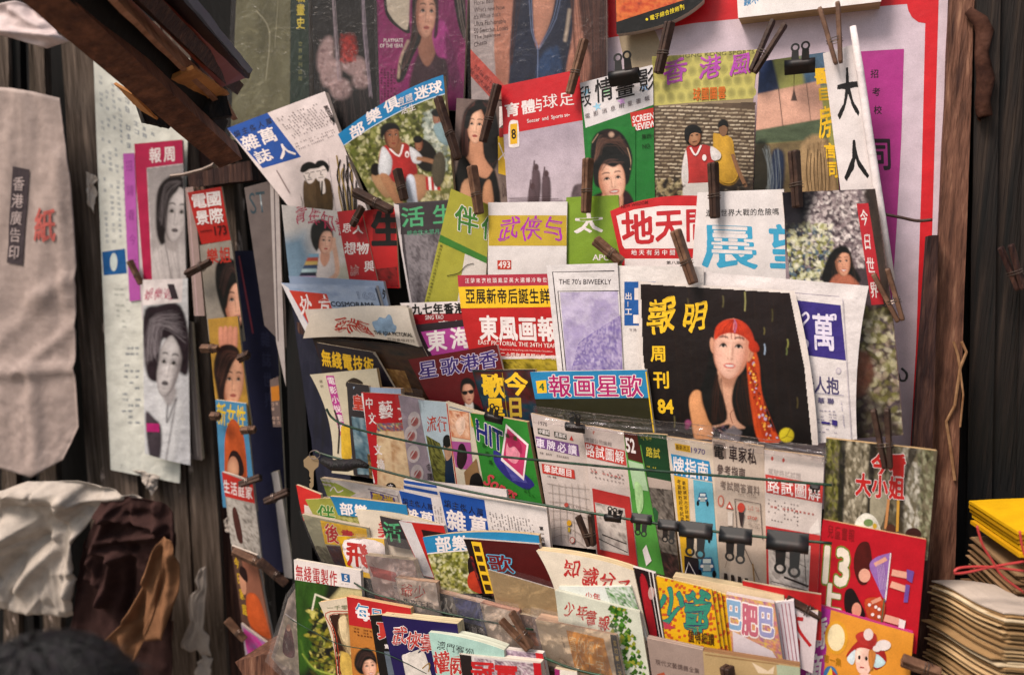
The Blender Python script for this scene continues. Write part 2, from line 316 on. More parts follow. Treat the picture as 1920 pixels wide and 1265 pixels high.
        C = np.concatenate([np.clip(s.C, .002, .88).reshape(-1, 3), np.ones((h * w_, 1))], 1); s.m.add(px, F, [tuple(c) for c in C.tolist()]); return s.m
MAGS = 'magazines and books shown on the stall'
ALB = 1.0
class Mag:
    """One printed thing: a flat or gently bowed sheet with its printing, and the page block behind it."""
    def __init__(s, label, t, q, base='#d2c6c4', th=.004, name='magazine', cat=None, pl=MAIN, bow=None, tb=(0, 0), bb=(0, 0), lb=(0, 0), rb=(0, 0),
                 side='#c9b79c', m=None, group=MAGS, film=None, top=None):
        s.label, s.tt, s.pl, s.th, s.name, s.cat, s.side, s.mat, s.group, s.film = label, t, pl, th, name, cat or name.replace('_', ' '), side, m or PRINT, group, film
        s.q = np.array(q, float); s.ed = [np.array(x, float) for x in (tb, bb, lb, rb)]
        s.V, s.F, s.C, s.Z, s.ly = [], [], [], [], 0
        rs = random.Random(label)
        s.bow = bow if bow is not None else (rs.uniform(-.001, .0026), rs.uniform(-.001, .0026)); s.cl = (rs.choice((-1, 1)), rs.uniform(.0, .007) * (rs.random() < .7))
        s.gap = max(8e-5, .016 * (abs(s.bow[0]) + abs(s.bow[1])), .028 * s.cl[1])
        c = pl.at(s.q, t); s.c0 = c.mean(0); d = c - s.c0
        s.ha = np.abs(d @ pl.h).max(); s.hb = np.abs(d @ pl.u).max()
        s.uv(0, 0, 1, 1, base); s.nbase = len(s.V)
    def patch(s, u, v):
        q = s.q; u = np.asarray(u, float)[:, None]; v = np.asarray(v, float)[:, None]
        p = q[0] * (1 - u) * (1 - v) + q[1] * u * (1 - v) + q[2] * u * v + q[3] * (1 - u) * v
        k = 4 * u * (1 - u); l = 4 * v * (1 - v)
        return p + s.ed[0] * k * (1 - v) + s.ed[1] * k * v + s.ed[2] * l * (1 - u) + s.ed[3] * l * u
    def add(s, px, F, C):
        o = len(s.V); px = np.asarray(px, float).reshape(-1, 2)
        s.V.extend(px.tolist()); s.F.extend(tuple(i + o for i in f) for f in F)
        if isinstance(C, str): C = [lin(C, ALB)] * len(px)
        s.C.extend(C); s.Z.extend([s.ly * s.gap] * len(px)); s.ly += 1
        return s
    def tri(s, px, F, C, L=13):
        px = [tuple(p) for p in px]; F = [tuple(f) for f in F]
        flat = isinstance(C, str); C = None if flat else list(C)
        for _ in range(5):
            mx = max(((px[f[i]][0] - px[f[i - 1]][0]) ** 2 + (px[f[i]][1] - px[f[i - 1]][1]) ** 2 for f in F for i in range(len(f))), default=0)
            if mx < L * L or len(F) > 9000 or any(len(f) != 3 for f in F): break
            d = {}; G = []
            def mid(a, b):
                k = (min(a, b), max(a, b))
                if k not in d:
                    d[k] = len(px); px.append(((px[a][0] + px[b][0]) / 2, (px[a][1] + px[b][1]) / 2))
                    if not flat: C.append(tuple((x + y) / 2 for x, y in zip(C[a], C[b])))
                return d[k]
            for a, b, c in F:
                x, y, z = mid(a, b), mid(b, c), mid(c, a); G += [(a, x, z), (x, b, y), (z, y, c), (x, y, z)]
            F = G
        return s.add(px, F, C if not flat else s._c)
    def grid(s, u0, v0, u1, v1, nx, ny):
        U, W = np.meshgrid(np.linspace(u0, u1, nx + 1), np.linspace(v0, v1, ny + 1)); U = U.ravel(); W = W.ravel()
        F = [(j * (nx + 1) + i, (j + 1) * (nx + 1) + i, (j + 1) * (nx + 1) + i + 1, j * (nx + 1) + i + 1) for j in range(ny) for i in range(nx)]
        return U, W, F
    def size(s):
        q = s.q; return max(np.linalg.norm(q[1] - q[0]), np.linalg.norm(q[2] - q[3])), max(np.linalg.norm(q[3] - q[0]), np.linalg.norm(q[2] - q[1]))
    def uv(s, u0, v0, u1, v1, col, col2=None):          # a band of the sheet itself, following its edges
        a, b = s.size(); nx = max(2, int(a * abs(u1 - u0) / 8)); ny = max(2, int(b * abs(v1 - v0) / 8))
        U, W, F = s.grid(u0, v0, u1, v1, nx, ny)
        if col2:
            A, B = np.array(lin(col, ALB)), np.array(lin(col2, ALB)); k = ((W - v0) / (v1 - v0))[:, None]; C = (A * (1 - k) + B * k).tolist()
        else: C = col
        return s.add(s.patch(U, W), F, C)
    def ph(s, u0, v0, u1, v1, pal, sc=6, seed=1, cell=3.2, jit=.12, quad=None):     # a printed photograph: mottled picture of a few colours
        if quad is None: a, b = s.size(); a *= abs(u1 - u0); b *= abs(v1 - v0)
        else: qq = np.array(quad, float); a = np.linalg.norm(qq[1] - qq[0]); b = np.linalg.norm(qq[3] - qq[0])
        nx = max(3, int(a / cell)); ny = max(3, int(b / cell)); U, W, F = s.grid(0, 0, 1, 1, nx, ny)
        n = vnoise(U, W * 1., sc, seed) + (np.random.RandomState(seed).rand(len(U)) - .5) * jit * 2
        P = np.array([lin(c, ALB) for c in pal]); x = np.clip(n, 0, .999) * (len(P) - 1); i = x.astype(int); f = (x - i)[:, None]
        C = P[i] * (1 - f) + P[np.minimum(i + 1, len(P) - 1)] * f
        if quad is None: px = s.patch(u0 + U * (u1 - u0), v0 + W * (v1 - v0))
        else: U = U[:, None]; W = W[:, None]; px = qq[0] * (1 - U) * (1 - W) + qq[1] * U * (1 - W) + qq[2] * U * W + qq[3] * (1 - U) * W
        return s.add(px, F, C.tolist())
    def pq(s, quad, pal, sc=6, seed=1, cell=3.2, jit=.12): return s.ph(0, 0, 1, 1, pal, sc, seed, cell, jit, quad)
    def g(s, pts, col, sm=False):                       # a filled shape
        P = catmull(pts, True) if sm else [np.array(p, float) for p in pts]
        T = tessellate_polygon([[Vector((p[0], p[1], 0)) for p in P]])
        s._c = col; s.tri(P, T, col)
        if sm: s.mottle(P, col)
        return s
    def r(s, x0, y0, x1, y1, col, k=0, sh=0):           # a box, k = fall of its long edges, sh = slant of its sides
        return s.g([(x0, y0), (x1, y0 + k * (x1 - x0)), (x1 + sh * (y1 - y0), y1 + k * (x1 - x0)), (x0 + sh * (y1 - y0), y1)], col)
    def e(s, cx, cy, rx, ry, col, rim=None, rot=0, n=22):
        a = np.linspace(0, 2 * math.pi, n, endpoint=False); c, q = math.cos(R(rot)), math.sin(R(rot))
        rg = [.5, 1.0]; P = [(cx, cy)]; C = [lin(col, ALB)]
        for k in rg:
            for t in a:
                x, y = rx * k * math.cos(t), ry * k * math.sin(t); P.append((cx + x * c - y * q, cy + x * q + y * c))
                A, B = np.array(lin(col, ALB)), np.array(lin(rim or col, ALB)); C.append(tuple(A * (1 - k * k) + B * k * k) if rim else tuple(A))
        F = [(0, 1 + i, 1 + (i + 1) % n) for i in range(n)]
        for i in range(n): j = (i + 1) % n; F += [(1 + i, 1 + n + i, 1 + n + j), (1 + i, 1 + n + j, 1 + j)]
        return s.tri(P, F, C)
    def l(s, pts, wd, col, sm=True, wd2=None):
        P = catmull(pts, False) if sm and len(pts) > 2 else [np.array(p, float) for p in pts]
        n = len(P); A = []
        for i in range(n):
            d = P[min(n - 1, i + 1)] - P[max(0, i - 1)]; d = d / (np.linalg.norm(d) + 1e-9); ww = wd + (0 if wd2 is None else (wd2 - wd) * i / (n - 1))
            A += [P[i] + np.array([-d[1], d[0]]) * ww / 2, P[i] - np.array([-d[1], d[0]]) * ww / 2]
        F = []
        for i in range(n - 1): F += [(2 * i, 2 * i + 1, 2 * i + 3), (2 * i, 2 * i + 3, 2 * i + 2)]
        s._c = col; return s.tri(A, F, col)
    def t(s, st, x, y, wx, wy, hx, hy, col, b=.012, adv=None, out=None, wob=0, sty=None):      # Chinese characters, one cell each
        ax, ay = adv if adv else (wx * 1.04, wy * 1.04)
        for (cc, bb) in ([(out[0], out[1])] if out else []) + [(col, b)]:
            for i, ch in enumerate(st):
                if ch == ' ': continue
                v, f = glyph(ch, bb, sty if sty is not None else (1 if wob else 0))
                if not len(v): continue
                u = v[:, 0]; q = .88 - v[:, 1]
                if wob: u, q = u + wob * np.sin(6 * q + i), q + wob * np.sin(5 * u + 2 * i) - wob * .8 * u
                px = np.stack([x + ax * i + wx * u + hx * q, y + ay * i + wy * u + hy * q], 1)
                s._c = cc; s.tri(px, f, cc, 26); s.ly -= 1
            s.ly += 1
        return s
    def w(s, st, x, y, wx, wy, hx, hy, col, b=.01, out=None, it=0):                # a line of Latin letters fitted to a box
        for (cc, bb) in ([(out[0], out[1])] if out else []) + [(col, b)]:
            v, f = glyph(st, bb); v0, _ = outline(st, 0); a, c = v0.min(0), v0.max(0); c = np.maximum(c, a + [0, .5])
            u = (v[:, 0] - a[0]) / (c[0] - a[0]); q = (c[1] - v[:, 1]) / (c[1] - a[1]); u = u - it * (q - .5)
            s._c = cc; s.tri(np.stack([x + wx * u + hx * q, y + wy * u + hy * q], 1), f, cc, 60)
        return s
    def rows(s, quad, nc, nr, col, p=.75, fx=.6, fy=.62, seed=3):                  # small print
        rs = random.Random(seed); q = np.array(quad, float); P = []; F = []; Zz = []
        B = lambda u, v: q[0] * (1 - u) * (1 - v) + q[1] * u * (1 - v) + q[2] * u * v + q[3] * (1 - u) * v
        for i in range(nc):
            for j in range(nr):
                if rs.random() > p: continue
                u0, v0 = i / nc, j / nr; k = fx * rs.uniform(.85, 1.15) / nc; h = fy / nr
                for a0, b0, a1, b1 in [(0, q_, 1, q_ + .2) for q_ in rs.choice(((0, .4, .8), (.1, .75), (0, .35, .7)))] + [(q_, 0, q_ + .2, 1) for q_ in rs.choice(((.4,), (.05, .75), (.2, .6), (.8,)))]:
                    n = len(P); a0, a1 = a0 + rs.uniform(0, .15) * (a1 - a0 > .5), a1 - rs.uniform(0, .2) * (a1 - a0 > .5); P += [B(u0 + k * a0, v0 + h * b0), B(u0 + k * a1, v0 + h * b0), B(u0 + k * a1, v0 + h * b1), B(u0 + k * a0, v0 + h * b1)]; F.append((n, n + 1, n + 2, n + 3)); Zz += [rs.random() * .5] * 4
        if P:
            n0 = len(s.Z); s.add(P, F, col)
            for q_, z_ in enumerate(Zz): s.Z[n0 + q_] += z_ * s.gap
            return s
        return s.add(P, F, col) if P else s
    def mottle(s, P, col, cell=2.6):                    # tone of a printed photograph inside a shape
        P = np.array(P, float); lo, hi = P.min(0), P.max(0); d = hi - lo
        if d[0] * d[1] < 160: return
        nx, ny = int(d[0] / cell) + 1, int(d[1] / cell) + 1; X, Y = np.meshgrid(np.linspace(lo[0], hi[0], nx + 1), np.linspace(lo[1], hi[1], ny + 1)); x, y = X.ravel(), Y.ravel(); I = np.zeros(len(x), bool); Q = np.roll(P, -1, 0)
        for (ax, ay), (bx, by) in zip(P, Q):
            k = (ay > y) != (by > y); I ^= k & (x < (bx - ax) * (y - ay) / (by - ay + 1e-12) + ax)
        sd = int(abs(lo[0] * 3 + lo[1] * 7)) % 9999; u, v = (x - lo[0]) / d[0], (y - lo[1]) / d[1]; n = vnoise(u, v, 2.5, sd); n2 = np.random.RandomState(sd).rand(len(x))
        k = 1 + .42 * (n - .5) + .34 * ((.5 - u) * .7 + (.5 - v) * .5) + .16 * (n2 - .5); c = np.array(lin(col, ALB)); C = np.clip(c[None, :3] * k[:, None], 0, .9); C = np.concatenate([C, np.ones((len(C), 1))], 1)
        F = [(a, a + 1, a + nx + 2, a + nx + 1) for j in range(ny) for i in range(nx) for a in (j * (nx + 1) + i,) if I[a] and I[a + 1] and I[a + nx + 1] and I[a + nx + 2]]
        if F: s.add(np.stack([x, y], 1), F, C.tolist())
    def face(s, cx, cy, rx, ry, rot=0, skin='#d6a58e', rim='#b9826c', lip='#a8443f', eye='#1d1210', feat=1, smile=0):      # a portrait as print tone
        nx, ny = max(16, int(rx * 2 / 1.15)), max(22, int(ry * 2 / 1.15)); S, Yv = np.meshgrid(np.linspace(-1, 1, nx + 1), np.linspace(-1.04, 1.04, ny + 1)); S, y = S.ravel(), Yv.ravel()
        w_ = np.where(y < -.15, np.sqrt(np.clip(1 - (np.abs(y + .15) / .895) ** 2.3, 0, 1)), np.clip(1 - (np.abs(y + .15) / 1.195) ** 2.5, 0, 1) ** .58) * .97; x = S * w_; ax = np.abs(x)
        A, B, L_, E_ = (np.array(lin(q, ALB))[:3] for q in (skin, rim, lip, eye)); dk = B * .45; G = lambda px, py, sx, sy: np.exp(-((x - px) / sx) ** 2 - ((y - py) / sy) ** 2); C = np.tile(A, (len(x), 1)).astype(float)
        def mix(col, k): nonlocal C; k = np.clip(k, 0, 1)[:, None]; C = C * (1 - k) + np.array(col)[None] * k
        mix(A * 1.12, .6 * G(-.15, -.55, .5, .25) + .5 * G(-.45, .2, .22, .2)); mix(B, np.abs(S) ** 3.2 * .85 + .35 * np.clip(x, 0, 1) ** 1.5); mix(B * .8, .6 * np.clip((y - .72) / .35, 0, 1) ** 2)
        if feat:
            for k in (-1, 1):
                mix(dk * 1.3, .5 * G(.42 * k, -.13, .24, .11)); b0 = -.34 - .07 * (1 - ((ax - .44) / .3) ** 2); mix(E_, .85 * np.exp(-((y - b0) / .04) ** 2) * ((np.sign(x) == k) & (ax > .14) & (ax < .74)))
                q = ((x - .42 * k) / .19) ** 2 + ((y + .09) / .075) ** 2; mix((.58, .52, .49), (q < 1) * .8); mix(E_, 1.0 * (((x - .42 * k) / .1) ** 2 + ((y + .095) / .075) ** 2 < 1)); mix(E_, .9 * np.exp(-((y + .155 - .18 * (ax - .42) ** 2 / .1) / .03) ** 2) * (np.abs(ax - .42) < .24) * (np.sign(x) == k))
        mix(dk * 1.5, .40 * G(.13, .12, .07, .22) + .5 * G(-.1, .33, .05, .03) + .55 * G(.1, .33, .055, .035) + .25 * G(.02, .37, .14, .04)); mix(A * 1.25, .5 * G(-.02, .15, .05, .2))
        q = (x / .33) ** 2 + ((y - .60 + .05 * np.cos(x * 9)) / (.10 + .03 * smile)) ** 2; mix(L_, np.clip(1.6 - 1.3 * q, 0, .95))
        if smile: mix((.75, .7, .66), ((x / .25) ** 2 + ((y - .595) / .045) ** 2 < 1) * .95)
        else: mix(L_ * .35, .8 * np.exp(-((y - .60) / .022) ** 2) * (ax < .3))
        mix(dk * 1.6, .35 * G(0, .77, .18, .045)); C *= 1 + .10 * (np.random.RandomState(int(cx)).rand(len(x))[:, None] - .5)
        c, q = math.cos(R(rot)), math.sin(R(rot)); px = np.stack([cx + rx * x * c - ry * y * q, cy + rx * x * q + ry * y * c], 1); F = [(j * (nx + 1) + i, j * (nx + 1) + i + 1, (j + 1) * (nx + 1) + i + 1, (j + 1) * (nx + 1) + i) for j in range(ny) for i in range(nx)]
        return s.add(px, F, np.concatenate([np.clip(C, 0, .9), np.ones((len(C), 1))], 1).tolist())
    def clip(s):                                        # the printing ends where the sheet ends
        q = s.q; cen = q.mean(0); V = np.array(s.V); base = s.nbase; drop = np.zeros(len(V), bool); L = []
        for i in range(4):
            j = (i + 1) % 4; bul = s.ed[(0, 3, 1, 2)[i]]
            n = np.array([q[j][1] - q[i][1], q[i][0] - q[j][0]]); n = n / np.linalg.norm(n); sg = np.sign((cen - q[i]) @ n); off = max(0, -(bul @ n) * sg); L.append((q[i] - n * sg * off, n * sg))
        D = np.stack([(V - o) @ n for o, n in L], 1); out = (D < -.01).any(1); out[:base] = False; F = []
        for f in s.F:
            if not any(out[i] for i in f): F.append(f); continue
            poly = [(np.array(s.V[i]), np.array(s.C[i]), s.Z[i]) for i in f]
            for o, n in L:
                res = []
                for a in range(len(poly)):
                    p, r = poly[a], poly[(a + 1) % len(poly)]; d0, d1 = (p[0] - o) @ n, (r[0] - o) @ n
                    if d0 >= 0: res.append(p)
                    if (d0 >= 0) != (d1 >= 0): t = d0 / (d0 - d1); res.append((p[0] + (r[0] - p[0]) * t, p[1] + (r[1] - p[1]) * t, p[2]))
                poly = res
                if len(poly) < 3: break
            if len(poly) < 3: continue
            k = len(s.V); s.V += [p[0].tolist() for p in poly]; s.C += [tuple(p[1]) for p in poly]; s.Z += [p[2] for p in poly]; F.append(tuple(range(k, k + len(poly))))
        used = np.zeros(len(s.V), bool)
        for f in F:
            for i in f: used[i] = True
        idx = np.cumsum(used) - 1; s.V = [v for v, u in zip(s.V, used) if u]; s.C = [v for v, u in zip(s.C, used) if u]; s.Z = [v for v, u in zip(s.Z, used) if u]; s.F = [tuple(int(idx[i]) for i in f) for f in F]
    def to3(s, px, z):
        p = s.pl.at(px, s.tt); d = p - s.c0; a = np.clip(d @ s.pl.h / s.ha, -1.3, 1.3); b = np.clip(d @ s.pl.u / s.hb, -1.3, 1.3)
        return p + (s.cl[1] * np.clip((s.cl[0] * a + b - 1.35) / .6, 0, 1.2) ** 2 + (1 - a * a) * s.bow[0] + (1 - b * b) * s.bow[1] + np.asarray(z))[:, None] * s.pl.n[None]
    def build(s):
        s.clip(); V = s.to3(s.V, s.Z); U, W, F = s.grid(0, 0, 1, 1, 8, 8)
        low = s.pl.at(s.q, s.tt).mean(0); low[2] = s.pl.at(s.q, s.tt)[:, 2].min()
        root = empty(s.name, low, s.label, s.cat, s.group)
        mesh('cover' if s.name not in ('newspaper', 'poster') else 'printed_sheet', V, s.F, s.mat, root, s.C, True)
        if s.th > .0006:                                  # page block: rim of thin leaves, then the back
            n = 24; loop = [(i / n, 0) for i in range(n)] + [(1, i / n) for i in range(n)] + [(1 - i / n, 1) for i in range(n)] + [(0, 1 - i / n) for i in range(n)]
            px = s.patch([p[0] for p in loop], [p[1] for p in loop]); k = max(2, min(14, int(s.th / .0011))); PV = []; PF = []; PC = []
            cen = px.mean(0); rs = random.Random(s.label); N = len(loop)
            for j in range(k + 1):
                z = -.00025 - s.th * j / k; ins = .996 - .004 * rs.random()
                PV.append(s.to3(cen + (px - cen) * ins, np.full(N, z))); cc = np.array(lin(s.side)) * rs.uniform(.62, 1.08); cc[3] = 1; PC += [tuple(cc)] * N
            for j in range(k): PF += [(j * N + i, (j + 1) * N + i, (j + 1) * N + (i + 1) % N, j * N + (i + 1) % N) for i in range(N)]
            PF.append(tuple(k * N + N - 1 - i for i in range(N)))
            mesh('pages', np.concatenate(PV), PF, PAGES, root, PC)
        if s.film:                                        # clear sleeve round it
            gx, rise = s.film[:2]; fm = FILM2 if len(s.film) > 2 else FILM; nx = ny = 22; U, W, F = s.grid(0, 0, 1, 1, nx, ny)
            px = s.patch(U, W); cen = px.mean(0); a, b = s.size()
            px = cen + (px - cen) * (1 + 2 * gx / np.array([a, b])); px[:, 1] -= rise * (1 - W) ** 3
            rs = np.random.RandomState(len(s.label)); z = .0022 + (.0016 if fm is FILM else .005) * vnoise(U, W, 5, len(s.label) + 3) + .0012 * rs.rand(len(U)) * (W < .2)
            mesh('plastic_sleeve', s.to3(px, z + s.ly * s.gap), F, fm, root, None, True)
        s.root = root; return root
LIST = []
def M(*a, **k):
    m = Mag(*a, **k); LIST.append(m); return m
# ================================================================ the printed things, row by row from the top (outlines in photograph pixels, set on their own planes)
W_, K_, RED, YEL = '#dcd2d0', '#1f1715', '#b3232a', '#e0b52c'
# ---- back sheet and the top row
m = M('large white wall poster with red border and magenta panel behind the upper right magazines', .0, [(1128, -70), (1780, -70), (1742, 960), (1120, 940)], '#c3b3be', .0012, 'poster', bow=(0, 0))
m.g([(1128, -70), (1780, -70), (1779, -20), (1700, 8), (1440, 30), (1300, 44), (1128, 74)], '#c2262d')
m.g([(1735, -70), (1762, -70), (1748, 430), (1734, 840), (1720, 960), (1700, 960), (1718, 640), (1728, 330), (1735, 40)], '#c2262d')
m.g([(1700, 5), (1760, -10), (1758, 60), (1735, 44), (1722, 42), (1710, 33), (1703, 20)], '#c2262d')
m.g([(1560, 100), (1695, 92), (1690, 260), (1681, 430), (1662, 720), (1560, 720)], '#a2377f')
m.t('招考校', 1632, 130, 16, 0, 0, 17, '#2a1524', .02, (3, 34)); m.t('司', 1625, 255, 48, 0, 2, 66, '#2a1524', .03)
m = M('olive covered book in clear film with yellow writing on its dark green spine', .012, [(446, -70), (580, -70), (582, 260), (432, 262)], '#6d6a4e', .03, 'book', film=(8, 0), side='#8d8568')
m.uv(.74, 0, .985, 1, '#27392f'); m.uv(.985, 0, 1, 1, '#120c0e'); m.t('戰畫史', 555, -18, 17, 0, 0, 23, '#d8c24a', .02, (0, 25)); m.t('世界新刊出版', 559, 78, 8, 0, 0, 9, '#9fa06a', 0, (0, 13))
m.pq([(440, -60), (545, -60), (542, 250), (432, 250)], ['#5c5a42', '#6f6c50', '#7c7a60'], 4, 5, 7); m.l([(480, 20), (505, 60), (498, 150)], 3, '#918d74'); m.l([(522, -10), (515, 90)], 2, '#8a866c')
m = M('dark book in wrinkled film with pale pink flowers on its cover', .016, [(584, -70), (706, -70), (716, 262), (592, 266)], '#211418', .02, 'book', film=(6, 0), side='#3a2a2c')
c = Cv(m, 584, -70, 716, 266, '#1c1216', 1.6, None, 2); c.noise(.4, 5)
for x, y, rx, ry in ((612, 104, 15, 36), (622, 138, 20, 28), (641, 168, 20, 20), (668, 125, 22, 19), (678, 152, 16, 15), (652, 118, 10, 16)): c.e(x, y, rx, ry, '#b89c9a', 4, 12, .9, .2); c.dabs(26, 1, 3, ['#d8c2c0', '#8a6e6e', '#c0a4a2', '#6e5254'], None, 2, .6, 1, (x - rx * .8, y - ry * .8, x + rx * .8, y + ry * .8))
c.p([(642, 74), (664, 66), (670, 98), (660, 116), (644, 112)], '#a8302a', 5, .85, True, .1, .5); c.dabs(50, 1, 3, ['#b8382e', '#5a1a1c'], None, 2, .6, 1, (640, 66, 670, 118)); c.strands([(600, 160), (604, 210), (612, 258)], [(690, 160), (696, 210), (700, 258)], 26, '#6a5a58', 1.2, .4, 5); c.strands([(620, -60), (628, 60), (636, 150)], [(626, -60), (634, 60), (642, 150)], 8, '#b0a0a8', 1.2, .6); c.strands([(678, -60), (684, 70), (694, 180)], [(684, -60), (690, 70), (698, 180)], 8, '#a898a6', 1.2, .6); c.end()
m = M('purple magazine in clear film showing a hooded dark haired woman and a white emblem', .020, [(704, -70), (880, -70), (868, 208), (713, 203)], '#86285f', .008, film=(4, 0))
c = Cv(m, 704, -70, 880, 208, '#7d2259', 1.5, None, 3, '#8e2d68'); c.noise(.12, 3)
c.p([(724, -60), (802, -60), (774, 42), (768, 64), (748, 54), (730, 38), (721, 12)], '#15100f', 1); c.p([(728, -60), (797, -60), (769, 36), (764, 57), (748, 48), (734, 32), (726, 10)], '#cbbfac', 1, 1, True, .1)
c.p([(768, 30), (782, -60), (840, -60), (866, 40), (858, 120), (874, 204), (742, 204), (758, 140), (776, 96)], '#8a2a68', 2, 1, True, .25, .25); c.p([(846, -60), (868, -60), (874, 70), (858, 40)], '#1a1013', 1.5)
c.p([(788, 96), (818, 92), (842, 126), (836, 185), (806, 206), (772, 206), (768, 160)], '#3f2a33', 3, 1, True, .2); c.p([(788, 66), (814, 62), (818, 98), (802, 126), (786, 100)], '#a0705c', 1.6, 1, True, .15)
c.p([(776, -60), (802, -60), (788, 20), (792, 70), (774, 110), (758, 150), (744, 152), (754, 108), (772, 66)], '#1c1112', 1.5); c.strands([(782, -40), (772, 60), (750, 145)], [(796, -40), (786, 60), (764, 120)], 14, '#5a3d38', .9, .5); c.l([(766, 78), (752, 112), (748, 146)], 5, '#c2b096', .8, 1.5); c.l([(760, 96), (762, 128)], 2, '#20140f', .8); c.l([(750, 120), (756, 138)], 2, '#20140f', .8)
c.p([(812, 62), (834, 40), (854, 122), (840, 112), (820, 104)], '#a63c86', 2, 1, True, .2, .2); c.p([(836, 60), (850, 90), (858, 150), (848, 170), (838, 110)], '#5a1a44', 3, .8)
c.face(800, 26, 20, 45, 3, '#d6a48c', '#9c6a58', '#b06058', turn=.12); c.p([(796, -60), (812, -60), (822, -10), (822, 60), (814, 70), (818, 20), (806, -20)], '#1c1112', 1.5, .9); c.strands([(848, -60), (862, 40), (874, 90)], [(862, -60), (872, 20), (878, 70)], 8, '#8a7a72', 1, .5); c.end()
m.w('PLAYMATE', 720, 73, 37, 0, 0, 7, W_, .03); m.w('OF THE YEAR', 713, 83, 44, 0, 0, 7, W_, .03); m.rows([(714, 130), (745, 130), (745, 190), (714, 190)], 5, 12, '#55183f')
m = M('magazine in clear film showing a blue halter neckline with thin black lines of English text', .024, [(880, -70), (1136, -70), (1138, 182), (884, 188)], '#c08570', .008, film=(5, 0), side='#d8cfc8')
c = Cv(m, 878, -70, 1142, 190, '#c48a74', 1.6, None, 5, '#ba7e68'); c.noise(.10, 3)
c.p([(870, -80), (925, -80), (927, 100), (934, 200), (870, 200)], '#b9acaa', 1, 1, False); c.p([(958, 70), (972, -80), (1002, -80), (1000, 30), (1008, 92), (1030, 40), (1050, -80), (1074, -80), (1076, 40), (1062, 130), (1052, 200), (962, 200), (956, 120)], '#212a40', 2, 1, True, .12, .3)
c.p([(1000, -70), (1044, -70), (1036, 28), (1010, 82), (1001, 30)], '#cf967e', 1.5, 1, True, .22); c.p([(1012, 112), (1050, 92), (1046, 200), (1008, 200)], '#2b4870', 4, .9, True, .1, .4)
for o in (0, 5): c.l([(996 - o, -40), (1000 - o * .6, 60), (1009, 92 + o), (1006, 188)], 1.4, '#7d90b8', .8); c.l([(1052 + o, -40), (1038 + o, 36), (1011, 88 + o)], 1.4, '#7d90b8', .8)
c.p([(1084, -70), (1140, -70), (1140, 200), (1096, 200), (1108, 120), (1092, 60)], '#3a211e', 3); c.strands([(1084, -60), (1098, 60), (1100, 190)], [(1132, -60), (1130, 60), (1132, 190)], 36, '#6e4638', 1.2, .5, 4); c.strands([(1060, -60), (1074, 60), (1080, 190)], [(1080, -60), (1094, 60), (1096, 190)], 12, '#5a3228', 1.2, .6, 3); c.l([(1068, 20), (1064, 50), (1060, 76)], 6, '#cbb8a4', .9, 2); c.strands([(965, -60), (962, 40), (958, 120)], [(985, -60), (972, 40), (962, 120)], 10, '#4a2a22', 1.4, .5); c.end()
for i, s in enumerate(('Floral Bath', "What's new Now", "It's White that's", 'Ultra Fashionable', '50 Switchin Looks', 'The Japanese', 'Chests')): m.w(s, 889, 2 + 13 * i, (38, 58, 50, 60, 64, 50, 24)[i], -6, 0, 9, '#4c3a3a', 0)
m.g([(882, 92), (946, 160), (920, 184), (882, 142)], '#cc5a4e'); m.t('特價新刊', 893, 120, 9, 9, -6, 8, '#7a2a28', .01); m.t('秋季大減價', 884, 127, 9, 9, -6, 8, '#7a2a28', .01, (9, 9.5))
m = M('black and orange electronics magazine hanging at the top edge, yellow line of writing', .034, [(1152, -70), (1330, -70), (1318, 2), (1156, 64)], '#1c1110', .016, bb=(14, 10), side='#cfc3b8')
m.pq([(1154, -70), (1325, -70), (1316, -10), (1156, 42)], ['#4a1a12', '#b5482a', '#d0703a', '#7a2a18'], 5, 4, 4); m.t('電子綜合技術刊', 1218, 30, 9, -3, 1, 10, '#d8c22a', .02); m.e(1213, 37, 2.4, 2.4, '#d8c22a'); m.e(1277, 12, 2.4, 2.4, '#d8c22a')
m = M('thick white book hanging at the top edge with small blue handwriting', .036, [(1378, -70), (1660, -70), (1652, 3), (1384, 34)], '#d9d4d2', .045, 'book', side='#c2a981')
m.t('錢不', 1394, -4, 14, -2, 1, 16, '#3a7fb0', .03, wob=.05)
# ---- first row
m = M('white magazine with blue title panel and ink drawing of two heads, hung askew', .052, [(427, 241), (610, 172), (692, 398), (572, 424)], '#cfc2c0', .012, side='#cdbcae')
m.g([(427, 241), (503, 212), (567, 295), (495, 316)], '#234a94'); m.t('編主傑人萬', 438, 247, 12, -4.5, 4, 13, '#16182e', .01, (15, -5.6)); m.t('雜', 449, 258, 31, -10, 14, 28, W_, .03); m.t('萬', 482, 246, 31, -10, 14, 28, W_, .03); m.t('誌', 474, 286, 31, -10, 14, 24, W_, .03); m.t('人', 515, 275, 31, -10, 14, 26, W_, .03)
m.rows([(520, 222), (598, 194), (630, 232), (556, 262)], 16, 10, '#5b5052', .6, .45, .6); m.rows([(555, 270), (628, 243), (636, 256), (562, 286)], 22, 3, '#6b5f60', .6, .6, .4); m.t('第百期人', 607, 200, 9, -3, 5, 9, '#2a2020', .02, (5, 9)); m.g([(622, 222), (632, 218), (637, 226), (626, 230)], K_)
c = Cv(m, 556, 296, 632, 400, '#cfc2c0', 1.2, [(558, 304), (618, 296), (632, 398), (570, 400)], 3)
